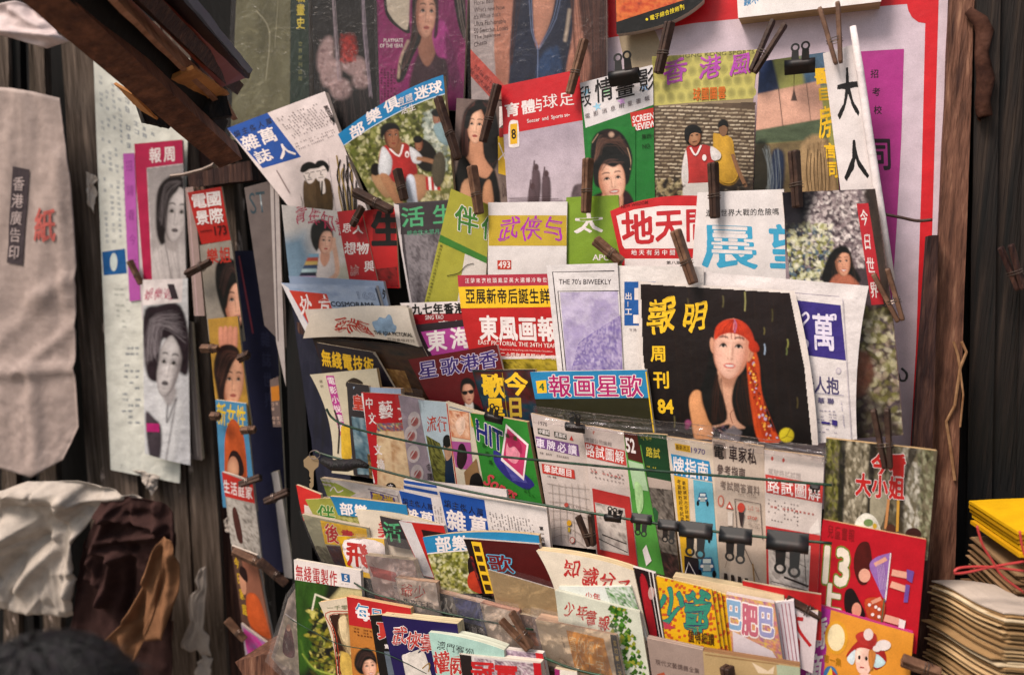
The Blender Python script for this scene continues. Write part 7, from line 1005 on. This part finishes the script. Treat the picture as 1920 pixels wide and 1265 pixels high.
pin((1474, 1120), (1538, 1154), 18, .232, 'dark brown clothespin beside the red 13 comic', PIND)
pin((952, 1150), (998, 1212), 16, .306, 'spread brown clothespin among the bagged small books', open_=.28, front=.1)
pin((1098, 962), (1112, 1020), 15, .212, 'spread dark clothespin under the lower cord', PIND, open_=.3, front=.1)
pin((1364, 1244), (1374, 1310), 20, .312, 'dark clothespin at the very bottom on the tan envelope', PIND)
pin((1690, 1232), (1762, 1258), 20, .236, 'brown clothespin at the right edge of the orange comic')
pin((1884, 460), (1912, 542), 12, .000, 'reddish clothespin on the dark green shutter board', WOOD, RIGHT, open_=.1)
for a, b, wd, t, lb, mm in (((352, 514), (398, 490), 11, .095, 'brown clothespin left of the grey wide eyed magazine', PIND), ((380, 652), (412, 652), 11, .105, 'brown clothespin left of the amber magazine', PINM), ((398, 778), (416, 778), 10, .115, 'short brown clothespin left of the blue magazine', PINM), ((492, 892), (452, 906), 10, .125, 'dark clothespin at the right of the red banded magazine', PIND), ((440, 1030), (508, 1062), 12, .135, 'long brown clothespin over the brown magazine', PINM), ((488, 1048), (540, 1092), 13, .150, 'dark clothespin across the gap beside the brown magazine', PIND), ((545, 918), (500, 938), 13, .130, 'black clothespin across the dark gap', PIND), ((428, 1158), (462, 1196), 11, .145, 'tan clothespin left of the lowest clipped magazine', PINM), ((450, 672), (470, 662), 12, .105, 'small dark clothespin right of the amber magazine', PIND), ((455, 805), (482, 803), 10, .115, 'small brown clothespin right of the blue magazine', PINM)):
    pin(a, b, wd, t, lb, mm, LEFT)
pin((246, 488), (268, 532), 9, .03, 'tan clothespin on the left wall newspaper', PINM, WALL)

# ---- black bulldog clips
def clip(cx, cy, wd, t, label, down=True, slope=.12, long_=1.0, pl=MAIN, shine=False):
    """Rolled jaw of width wd (pixels) at (cx, cy); two flat handles with round holes hanging down or standing up."""
    wd *= .9; c = pl.at([(cx, cy)], t)[0]; e = pl.at([(cx + wd / 2, cy + slope * wd / 2)], t)[0]; h = nrm(e - c); W = np.linalg.norm(e - c) * 2; n = pl.n; u = nrm(np.cross(n, h)); u = -u if u[2] < 0 else u; v_ = -u if down else u
    r = W * .165; root = empty('bulldog_clip', c + n * r * .5, label, 'clip', 'black metal clips on the stall'); S = np.linspace(-W / 2, W / 2, 5); V = []; F = []
    arc = [R(a) for a in range(-60, 241, 25)]; prof = [(-r * .55, -r * 1.9)] + [(r * math.cos(a), r * math.sin(a)) for a in arc] + [(-r * .9, -r * 1.9)]
    prof2 = [(x * .82, y * .95) for x, y in prof]; k = len(prof)
    for s_ in S:
        for x, y in prof + prof2: V.append(c + h * s_ + n * (x + r) - v_ * (-y))
    for i in range(4):
        for j in range(k - 1): a = i * 2 * k + j; b = a + 2 * k; F += [(a, a + 1, b + 1, b), (a + k, b + k, b + k + 1, a + k + 1)]
    for i in (0, 4): F += [(i * 2 * k + j, i * 2 * k + j + 1, i * 2 * k + k + j + 1, i * 2 * k + k + j) for j in range(k - 1)]
    mesh('jaw', V, F, BLK, root, None, True)
    for kx, lift in ((-.15, .35), (.19, 1.0)):            # handles: a strap that ends in a ring
        o = c + h * W * kx + n * (r * 1.2 + r * .7 * lift) + v_ * r * .6; L = W * .62 * long_; ring = W * .15; d = nrm(v_ + n * .28 * (lift - .3)); V = []; F = []; q = nrm(np.cross(h, d)); T = .0007
        for z in (0, 1):
            for p in [(-W * .13, 0), (W * .13, 0)] + [(W * .11, L * .6), (-W * .11, L * .6)]: V.append(o + h * p[0] + d * p[1] + q * T * z)
        F += [(0, 1, 2, 3), (7, 6, 5, 4)] + [(i, i + 4, (i + 1) % 4 + 4, (i + 1) % 4) for i in range(4)]
        c2 = o + d * (L * .6 + ring * .7); m_ = 20
        for z in (0, 1):
            for rr in (ring, ring * .56): V += [c2 + h * rr * math.cos(2 * math.pi * i / m_) + d * rr * math.sin(2 * math.pi * i / m_) + q * T * (z * 1.6 - .3) for i in range(m_)]
        for i in range(m_):
            j = (i + 1) % m_; b0 = 8; F += [(b0 + i, b0 + j, b0 + m_ + j, b0 + m_ + i), (b0 + 2 * m_ + i, b0 + 3 * m_ + i, b0 + 3 * m_ + j, b0 + 2 * m_ + j), (b0 + i, b0 + 2 * m_ + i, b0 + 2 * m_ + j, b0 + j), (b0 + m_ + i, b0 + m_ + j, b0 + 3 * m_ + j, b0 + 3 * m_ + i)]
        mesh('handle', V, F, BLK, root)
clip(1172, 142, 62, .080, 'black clip with upright shiny handles on the film magazine', False, -.16, .9)
clip(1500, 122, 64, .084, 'black clip with upright handles on the pink building book', False, -.1, .9)
clip(928, 781, 36, .214, 'small black clip on top of the green song book', False, .25)
clip(1080, 798, 40, .214, 'black clip on top of the driving test booklets', False, .15)
clip(1150, 968, 34, .246, 'first small black clip on the lower cord, above the grey road photograph', False, .12, .9)
clip(1204, 974, 42, .248, 'second black clip on the lower cord, over the narrow green booklet')
clip(1255, 986, 44, .248, 'third black clip on the lower cord, over the street photograph')
clip(1306, 996, 68, .250, 'fourth black clip on the lower cord, over the vintage car booklet')
clip(1380, 1006, 68, .250, 'fifth black clip on the lower cord, over the torch booklet')
clip(1477, 1018, 88, .252, 'largest black clip on the lower cord, over the red framed booklet')
clip(1528, 914, 22, .236, 'tiny black clip on the upper cord at the right end')
# ---- key on a ring at the left end of the green cord
root = empty('door_key', MAIN.at([(584, 905)], .236)[0], 'dull brass key hanging from a ring at the left end of the cord', 'key')
kp = [(584 + x, 866 + y) for x, y in ((-6, -12), (6, -12), (14, -4), (13, 8), (6, 14), (4, 18), (4, 44), (0, 50), (-4, 46), (-4, 40), (-1, 37), (-4, 34), (-1, 30), (-4, 27), (-4, 18), (-6, 14), (-14, 8), (-15, -4))]
T = tessellate_polygon([[Vector((*p, 0)) for p in kp]]); n = len(kp); V = np.concatenate([MAIN.at(kp, .238), MAIN.at(kp, .2362)]); F = [tuple(t) for t in T] + [tuple(i + n for i in t[::-1]) for t in T] + [(i, i + n, (i + 1) % n + n, (i + 1) % n) for i in range(n)]
mesh('blade', V, F, BRASS, root)
v, f = tube([MAIN.at([(590 + 10 * math.cos(a), 852 + 8 * math.sin(a))], .239 + .002 * math.sin(a))[0] for a in np.linspace(0, 2 * math.pi, 20)], .0009, 6); mesh('ring', v, f, STEEL, root)
v, f = tube([MAIN.at([p], .238)[0] for p in ((604, 862), (625, 872), (650, 872), (672, 868), (690, 874))], [.006, .010, .011, .008, .004], 8); tag(mesh('bundled_cord_end', v, f, HAIR, smooth=True), 'dark knotted bundle of string beside the key', 'string bundle')

# ---- cloth and bags: draped sheets with real folds
def drape(name, outline, pl, t, material, label, cat, col, folds=(), amp=.02, n=46, seed=0, marks=None, curl=.0, film=False, creases=0, cram=.004):
    """Sheet filling a pixel outline (4 edges as polylines TL->TR, TR->BR, BL->BR, TL->BL) with ridges along folds [(p0, p1, width px, height m)]."""
    top, right, bot, left = [np.array(e, float) for e in outline]
    ev = lambda e, x: np.array([np.interp(x, np.linspace(0, 1, len(e)), e[:, k]) for k in (0, 1)]).T
    U, W = np.meshgrid(np.linspace(0, 1, n + 1), np.linspace(0, 1, n + 1)); U = U.ravel(); W = W.ravel(); u = U[:, None]; w_ = W[:, None]
    P = (1 - w_) * ev(top, U) + w_ * ev(bot, U) + (1 - u) * ev(left, W) + u * ev(right, W) - ((1 - u) * (1 - w_) * top[0] + u * (1 - w_) * top[-1] + (1 - u) * w_ * bot[0] + u * w_ * bot[-1])
    sm_ = lambda a: sum(np.roll(np.roll(a.reshape(n + 1, n + 1), i, 0), j, 1) for i in (-1, 0, 1) for j in (-1, 0, 1)).ravel() / 9
    z = amp * (sm_(sm_(vnoise(U, W, 2, seed + 1))) - .5)
    for p0, p1, wd, hh in folds:
        p0, p1 = np.array(p0, float), np.array(p1, float); d = p1 - p0; L = np.linalg.norm(d); d /= L; r = P - p0; a = np.clip(r @ d, 0, L); q = np.linalg.norm(r - a[:, None] * d, axis=1); z += hh * (.5 if name == 'hanging_bag' else 1) * np.exp(-(q / wd) ** 2)
    rc = np.random.RandomState(seed + 77); lo_, hi_ = P.min(0), P.max(0)
    for _ in range(creases):
        c0 = lo_ + rc.rand(2) * (hi_ - lo_); an = rc.uniform(0, 3.14); d = np.array([math.cos(an), math.sin(an)]); L = rc.uniform(.12, .5) * (hi_ - lo_).min(); r = P - c0; a = np.clip(r @ d, -L / 2, L / 2); q = np.linalg.norm(r - a[:, None] * d, axis=1); ww = rc.uniform(3, 8); z += rc.choice([-1, 1]) * cram * rc.uniform(.3, 1) * np.exp(-q / ww) * (1 - (a / (L / 2)) ** 2)
    z += curl * (np.abs(U - .5) * 2) ** 3; V = pl.at(P, t) + z[:, None] * pl.n[None]
    F = [(j * (n + 1) + i, (j + 1) * (n + 1) + i, (j + 1) * (n + 1) + i + 1, j * (n + 1) + i + 1) for j in range(n) for i in range(n)]
    C = [lin(col)] * len(V)
    if marks:
        for q, c, den, fr, sd in marks:
            q = np.array(q, float); m0, m1 = q.min(0), q.max(0)
    o = mesh(name, V, F, material, None, C, True); tag(o, label, cat)
    s = o.modifiers.new('thickness', 'SOLIDIFY'); s.thickness = .0012
    return o, V, P
def printon(o, pl, t, V, P, px, F, col, name, lift=.0015):
    """Ink lying on a draped sheet: each vertex takes the height of the nearest sheet vertex."""
    px = np.array(px, float); X = []
    for p in px:
        d = ((P - p) ** 2).sum(1); k = np.argsort(d)[:6]; ww = 1 / (d[k] + 1); off = ((V[k] - pl.at(P[k], t)) @ pl.n * ww).sum() / ww.sum(); X.append(pl.at([p], t)[0] + pl.n * (off + lift))
    me = mesh(name, X, F, NEWS, o, [lin(col)] * len(X)); return me
SHEET = mat('white_plastic_sheet', .62, .25, attr=True, bump=(40, .35, .006), attr_noise=.24)
bo, bv, bp_ = drape('hanging_bag', ([(-70, 160), (20, 165), (62, 172), (112, 184)], [(112, 184), (132, 330), (142, 500), (140, 700), (146, 800), (118, 862)], [(-60, 830), (0, 878), (60, 895), (118, 862)], [(-70, 160), (-80, 400), (-75, 700), (-60, 830)]), WALL, .05, SHEET, 'big white plastic bag hanging at the left with black label and red print', 'bag', '#a99891',
    [((-40, 700), (140, 690), 10, .02), ((30, 700), (150, 600), 8, .014), ((60, 560), (140, 520), 12, .014), ((0, 640), (90, 560), 14, .01), ((60, 700), (70, 880), 14, .016), ((110, 300), (125, 560), 14, .014), ((20, 250), (10, 420), 18, .008), ((90, 380), (70, 560), 20, .01)], .010, 90, 3, creases=22, cram=.003)
def glyphpx(st, x, y, wx, wy, hx, hy, b=.02, adv=None):
    P = []; F = []; ax, ay = adv or (wx, wy)
    for i, ch in enumerate(st):
        v, f = glyph(ch, b); o = len(P); q = .88 - v[:, 1]; P += list(zip(x + ax * i + wx * v[:, 0] + hx * q, y + ay * i + wy * v[:, 0] + hy * q)); F += [tuple(k + o for k in g) for g in f]
    return P, F
gp = [(27 + 30 * i / 3 - 14 * j / 14, 312 + 180 * j / 14 + 2 * i) for j in range(15) for i in range(4)]; printon(bo, WALL, .05, bv, bp_, gp, [(j * 4 + i, j * 4 + 4 + i, j * 4 + 5 + i, j * 4 + 1 + i) for j in range(14) for i in range(3)], '#4a4245', 'black_label', .002)
p_, f_ = glyphpx('香港廣告印', 28, 330, 22, 1, -2, 28, .012, (-2.6, 32)); printon(bo, WALL, .05, bv, bp_, p_, f_, '#b5a5a2', 'label_writing', .0032)
p_, f_ = glyphpx('紙', 68, 388, 42, 1, -2, 66, .03); printon(bo, WALL, .05, bv, bp_, p_, f_, '#b8615a', 'red_print', .0025)
drape('plastic_sheet', ([(-20, 10), (30, 2), (60, 10)], [(60, 10), (100, 50), (130, 78)], [(-20, 62), (30, 74), (90, 92), (130, 78)], [(-20, 10), (-25, 40), (-20, 62)]), WALL, .09, SHEET, 'crumpled white plastic bunched up in the top left corner', 'plastic sheet', '#c4b2b0', [((0, 60), (110, 70), 8, .02), ((20, 20), (80, 50), 8, .01)], .03, 24, 8)
drape('canvas_sheet', ([(-60, 930), (20, 912), (60, 898), (150, 900), (215, 920), (268, 938)], [(268, 938), (180, 960), (150, 1010), (150, 1080), (136, 1158)], [(-60, 1240), (0, 1140), (60, 1150), (136, 1158)], [(-60, 930), (-70, 1000), (-70, 1100), (-60, 1240)]), WALL, .16, SHEET, 'dirty white canvas sheet draped over things at lower left', 'canvas', '#a89e94',
    [((20, 920), (140, 930), 22, .03), ((140, 925), (100, 1000), 14, .03), ((110, 985), (0, 1080), 16, -.03), ((150, 1000), (130, 1140), 12, .024), ((100, 1030), (40, 1100), 12, .022), ((20, 1000), (-40, 1120), 20, .03), ((150, 940), (230, 930), 10, .02)], .04, 90, 5, creases=110, cram=.011)
drape('crumpled_jacket', ([(180, 985), (190, 940), (240, 930), (300, 942), (318, 962)], [(318, 962), (332, 1000), (326, 1100), (318, 1320)], [(110, 1310), (200, 1325), (318, 1320)], [(180, 985), (156, 1015), (146, 1060), (134, 1160), (110, 1310)]), WALL, .165, CLOTHM, 'crumpled plum brown jacket hung at lower left', 'jacket', '#3d2d2b',
    [((190, 960), (300, 985), 8, .028), ((200, 1010), (300, 1000), 7, .026), ((180, 1030), (250, 1040), 7, .024), ((215, 950), (185, 1020), 7, .024), ((170, 1050), (200, 1120), 8, .024), ((220, 1040), (195, 1130), 8, .03), ((250, 1030), (230, 1150), 9, -.03), ((290, 950), (310, 1000), 7, .02), ((160, 1080), (186, 1090), 6, .018), ((240, 965), (262, 990), 6, -.02)], .03, 90, 11, creases=90, cram=.009)
drape('leather_flap', ([(290, 1030), (304, 1008), (320, 1014)], [(320, 1014), (334, 1060), (334, 1110), (308, 1196)], [(196, 1200), (228, 1225), (248, 1248), (256, 1205), (308, 1196)], [(290, 1030), (264, 1095), (240, 1160), (196, 1200)]), WALL, .215, CLOTHM, 'tan leather or card pieces with curled edges below the jacket', 'leather', '#7d5a42',
    [((300, 1020), (240, 1160), 6, .02), ((240, 1150), (200, 1200), 8, .018), ((320, 1040), (310, 1190), 9, .016), ((262, 1100), (255, 1200), 9, -.026), ((230, 1190), (246, 1240), 8, .012)], .024, 44, 14, creases=14, cram=.005)
drape('clear_plastic_cover', ([(1000, 762), (1120, 776), (1250, 790), (1340, 800), (1360, 812), (1552, 838)], [(1552, 838), (1550, 868)], [(1000, 792), (1120, 806), (1250, 822), (1400, 844), (1550, 868)], [(1000, 762), (1000, 792)]), MAIN, .222, FILM, 'clear plastic edge standing up above the driving test booklets', 'plastic sheet', '#c0c0c0', [((1060, 760), (1070, 800), 8, .003), ((1245, 785), (1250, 830), 8, .004), ((1380, 805), (1370, 850), 9, .003)], .008, 40, 21, creases=24, cram=.002)
slab('wooden_stick', [(282, 1180), (318, 1170), (296, 1420), (248, 1420)], WALL, .15, .02, WOODT, 'pale wooden stick standing below the tan leather', 'stick')
for k, (q, lb) in enumerate((([(372, 1070), (384, 1062), (396, 1230), (340, 1215)], 'torn strip of grey paper peeling from the lower left boards'), ([(376, 1225), (398, 1235), (392, 1300), (358, 1290)], 'torn paper remnant low on the left boards'), ([(162, 322), (180, 330), (178, 400), (164, 380)], 'small torn paper patch on the wide grey board'), ([(250, 880), (300, 892), (286, 928), (276, 912)], 'ragged paper scrap under the pasted newspapers'), ([(420, 975), (440, 960), (442, 1000), (424, 995)], 'crumpled paper scrap left of the red banded magazine'))):
    def jag(a, b, n=9): r_ = np.random.RandomState(int(a[0] * 7 + b[1])); L = math.hypot(b[0] - a[0], b[1] - a[1]); return [a] + [(a[0] + (b[0] - a[0]) * i / n + r_.randn() * L * .045, a[1] + (b[1] - a[1]) * i / n + r_.randn() * L * .03) for i in range(1, n)] + [b]
    drape('paper_scrap', (jag(q[0], q[1]), jag(q[1], q[2]), jag(q[3], q[2]), jag(q[0], q[3])), WALL, .05 if k < 2 else .012, NEWS, lb, 'paper scrap', '#b5aaa0', [], .014, 26, k, creases=10, cram=.004)

# ---- stacks at the lower right
def sheetstack(name, q, dep0, n, dz, cols, label, cat, wav=.004, part='sheet'):
    """Loose stack: corner pixels of its top sheet at given depths, n sheets going down."""
    C = [depth_pt(x, y, d) for (x, y), d in zip(q, dep0)]; root = empty(name, C[0] - np.array([0, 0, n * dz]), label, cat); N = 12
    for k in range(n):
        rs = np.random.RandomState(k + len(label)); j = rs.randn(2) * .0036; V = []; F = []; U, W = np.meshgrid(np.linspace(0, 1, N + 1), np.linspace(0, 1, N + 1)); U = U.ravel(); W = W.ravel()
        wv = wav * (np.sin(U * 9 + W * 2) * .6 + np.sin(U * 4.1 + 1) + .5 * np.sin(W * 7)) * (1 - k / n * .5); tk = dz * rs.uniform(.55, .9)
        for z in (0, -tk):
            for u, w_, q_ in zip(U, W, wv): p = C[0] * (1 - u) * (1 - w_) + C[1] * u * (1 - w_) + C[2] * u * w_ + C[3] * (1 - u) * w_; V.append(p + np.array([j[0], j[1], q_ + z - k * dz]))
        M_ = (N + 1) ** 2; ix = lambda i, j_: j_ * (N + 1) + i
        for b in range(N):
            for a in range(N): F += [(ix(a, b), ix(a, b + 1), ix(a + 1, b + 1), ix(a + 1, b)), (M_ + ix(a, b), M_ + ix(a + 1, b), M_ + ix(a + 1, b + 1), M_ + ix(a, b + 1))]
        for a in range(N): F += [(ix(a, 0), ix(a + 1, 0), M_ + ix(a + 1, 0), M_ + ix(a, 0)), (ix(a, N), M_ + ix(a, N), M_ + ix(a + 1, N), ix(a + 1, N)), (ix(0, a), M_ + ix(0, a), M_ + ix(0, a + 1), ix(0, a + 1)), (ix(N, a), ix(N, a + 1), M_ + ix(N, a + 1), M_ + ix(N, a))]
        c = np.array(lin(cols[0] if k == 0 else cols[1 + rs.randint(len(cols) - 1)])); c[:3] *= rs.uniform(.75, 1.08); mesh(part, V, F, PAGES, root, [tuple(c)] * len(V))
    return root, C
sheetstack('newspaper_stack', [(1752, 1094), (2080, 1110), (2060, 1150), (1888, 1160)], (1.16, 1.10, .98, 1.00), 62, .0026, ['#b5a89c', '#a88a64', '#c6a980', '#a5855e', '#cdbb9c'], 'thick stack of yellowed folded newspapers at lower right', 'newspaper stack', .004)
sheetstack('paper_bundle', [(1826, 1006), (2080, 1000), (2080, 1085), (1912, 1078)], (1.22, 1.18, 1.04, 1.08), 40, .0023, ['#8a7054', '#7d6248', '#8d7054', '#6e553f'], 'bundle of brown paper goods under the yellow pads', 'paper bundle', .001)
r_, C_ = sheetstack('pad_stack', [(1826, 938), (2080, 925), (2080, 1000), (1918, 996)], (1.20, 1.16, 1.02, 1.06), 5, .007, ['#d2a21e', '#c89a1c', '#b8891a'], 'stack of bright yellow paper pads tied with red string', 'pad stack', .0004, 'pad')
v, f = join([tube([depth_pt(*p, 1.03) for p in catmull(ps, False, 5)], .0016, 6) for ps in ([(1832, 985), (1842, 1020), (1860, 1050), (1880, 1080), (1920, 1110)], [(1920, 1052), (1860, 1062), (1815, 1072), (1790, 1074), (1800, 1064), (1850, 1062), (1920, 1070)], [(1912, 995), (1918, 1030), (1930, 1060)])])
tag(mesh('red_string', v, f, REDC, smooth=True), 'loose red plastic string around the yellow pads', 'string')
root = empty('side_table', (.62, 1.0, 0), 'rough wooden table carrying the stacks at lower right', 'table'); a = depth_pt(1752, 1094, 1.16); zt = a[2] - .19
wbox('table_top', a[0] - .02, a[0] + .5, a[1] - .28, a[1] + .06, zt - .025, zt, WOODT, root)
for x in (a[0], a[0] + .44):
    for y in (a[1] - .26, a[1]): wbox('leg', x, x + .04, y, y + .04, 0, zt - .025, WOOD, root)
slab('shelf_board', [(440, 1240), (540, 1215), (560, 1262), (470, 1290)], MAIN, .25, .16, WOODT, 'end of a pale wooden shelf under the bagged magazine at bottom left', 'shelf', nx=6, ny=3)

# ---- the person in the bottom left corner, seen from behind
root_c = depth_pt(50, 1455, .62); hz = root_c[2]
def skin_body(name, J, E, material, parent=None, sub=2):
    me = bpy.data.meshes.new(name); org = np.array(parent.location) if parent else np.zeros(3)
    me.from_pydata([tuple(np.array(p[:3]) - org) for p in J], E, []); o = bpy.data.objects.new(name, me); COL.objects.link(o)
    if parent: o.parent = parent
    sk = o.modifiers.new('skin', 'SKIN'); sk.use_smooth_shade = True
    for i, p in enumerate(J):
        d = me.skin_vertices[0].data[i]; r = p[3]; d.radius = r if hasattr(r, '__len__') else (r, r); d.use_root = i == 0
    s = o.modifiers.new('sub', 'SUBSURF'); s.levels = s.render_levels = sub; me.materials.append(material); return o
H = hz + .10; x0, y0 = root_c[0], root_c[1]; k = H / 1.7; ty = nrm(np.array([.25, 1, 0])); sx = np.array([ty[1], -ty[0], 0])
def J(side, fwd, up, r): p = np.array([x0, y0, 0]) + sx * side * k + ty * fwd * k; return (p[0], p[1], up * k, (r * k if not hasattr(r, '__len__') else tuple(q * k for q in r)))
person = empty('person', (x0, y0, 0), 'black haired person at the bottom left corner, only the head top showing', 'person')
B = [J(0, 0, .95, (.15, .11)), J(0, .0, 1.12, (.135, .10)), J(0, 0, 1.32, (.155, .105)), J(0, -.01, 1.43, (.07, .06)), J(0, 0, 1.51, .055), J(0, .02, 1.58, (.075, .09)), J(0, .02, 1.64, (.07, .085))]
E = [(0, 1), (1, 2), (2, 3), (3, 4), (4, 5), (5, 6)]
for s in (-1, 1):
    b = len(B); B += [J(.18 * s, 0, 1.39, .055), J(.23 * s, 0, 1.12, .042), J(.24 * s, .07, .90, .030), J(.24 * s, .09, .82, .035)]; E += [(2, b), (b, b + 1), (b + 1, b + 2), (b + 2, b + 3)]
    for f_i in range(4): c = len(B); B += [J((.225 + .012 * f_i) * s, .10, .78, .009), J((.225 + .012 * f_i) * s, .115, .73 - .006 * abs(f_i - 1.5), .007)]; E += [(b + 3, c), (c, c + 1)]
    c = len(B); B += [J(.215 * s, .125, .80, .010), J(.212 * s, .14, .76, .008)]; E += [(b + 3, c), (c, c + 1)]
    b = len(B); B += [J(.09 * s, 0, .86, .085), J(.10 * s, .01, .48, .058), J(.10 * s, -.02, .08, .038), J(.10 * s, .12, .04, .035)]; E += [(0, b), (b, b + 1), (b + 1, b + 2), (b + 2, b + 3)]
skin_body('body', B, E, SKIN, person, 2)
SH = mat('navy_shirt', .9, .1, color='#23242e')
skin_body('shirt', [J(0, 0, .93, (.165, .125)), J(0, 0, 1.12, (.152, .115)), J(0, 0, 1.32, (.17, .12)), J(0, -.01, 1.415, (.085, .075)), J(.185, 0, 1.39, .066), J(.215, 0, 1.2, .06), J(-.185, 0, 1.39, .066), J(-.215, 0, 1.2, .06)], [(0, 1), (1, 2), (2, 3), (2, 4), (4, 5), (2, 6), (6, 7)], SH, person)
skin_body('trousers', [J(0, 0, .95, (.16, .12)), J(.09, 0, .84, .095), J(.10, .01, .48, .07), J(.10, -.02, .12, .055), J(-.09, 0, .84, .095), J(-.10, .01, .48, .07), J(-.10, -.02, .12, .055)], [(0, 1), (1, 2), (2, 3), (0, 4), (4, 5), (5, 6)], BLK, person)
# hair: a cap of many combed strands over the skull
hc = np.array([x0, y0, 0]) + ty * .015 * k + np.array([0, 0, 1.60 * k]); V = []; F = []; rs = np.random.RandomState(3); Rh = .118 * k / .72 * .57
for i in range(25):
    for j in range(33):
        th, ph = math.pi * .62 * i / 24, 2 * math.pi * j / 32; d = np.array([math.sin(th) * math.cos(ph), math.sin(th) * math.sin(ph), math.cos(th)]); rr = Rh * (1 + .06 * math.sin(ph * 9 + th * 3) * math.sin(th) + .03 * rs.randn() * .4) * np.array([1, 1.06, 1.05]); V.append(hc + d * rr)
for i in range(24):
    for j in range(32): F.append((i * 33 + j, (i + 1) * 33 + j, (i + 1) * 33 + j + 1, i * 33 + j + 1))
parts = [(V, F)]
for q in range(900):
    ph, th0 = rs.rand() * 2 * math.pi, rs.rand() ** .6 * 1.3; P = []
    for s in range(6):
        th = th0 + s * .11; ph2 = ph + .12 * math.sin(s * .7 + q); d = np.array([math.sin(th) * math.cos(ph2), math.sin(th) * math.sin(ph2), math.cos(th)]); P.append(hc + d * Rh * np.array([1, 1.06, 1.05]) * (1.035 + .012 * math.sin(s * 1.1 + q) + .03 * rs.rand() * (s == 5)))
    parts.append(tube(P, [.0016, .0018, .0018, .0016, .0012, .0005], 4, False))
for q in range(420):
    ph, th = rs.rand() * 2 * math.pi, rs.rand() ** .7 * 1.5; P = [hc + np.array([math.sin(th + .07 * s) * math.cos(ph + .05 * s * rs.randn()), math.sin(th + .07 * s) * math.sin(ph + .05 * s * rs.randn()), math.cos(th + .07 * s)]) * Rh * (1.03 + .022 * s * rs.rand() + .012 * s) for s in range(5)]; parts.append(tube(P, [.0006, .0006, .0005, .0004, .0002], 3, False))
v, f = join(parts); mesh('hair', v, f, HAIR, person, None, True)
for s in (-1, 1): e0 = J(.03 * s, .105, 1.61, .01); v, f = tube([np.array(e0[:3]) - ty * .004, np.array(e0[:3]) + ty * .004], .010 * k, 10); mesh('eye', v, f, mat('eye_white', .3, .5, color='#d8d0c8'), person)
v, f = tube([np.array(J(0, .105, 1.60, 0)[:3]), np.array(J(0, .128, 1.565, 0)[:3]), np.array(J(0, .11, 1.55, 0)[:3])], [.008, .014, .008], 8); mesh('nose', v, f, SKIN, person, None, True)
bpy.data.objects.remove(_go); bpy.data.curves.remove(_gc)
strip_org()
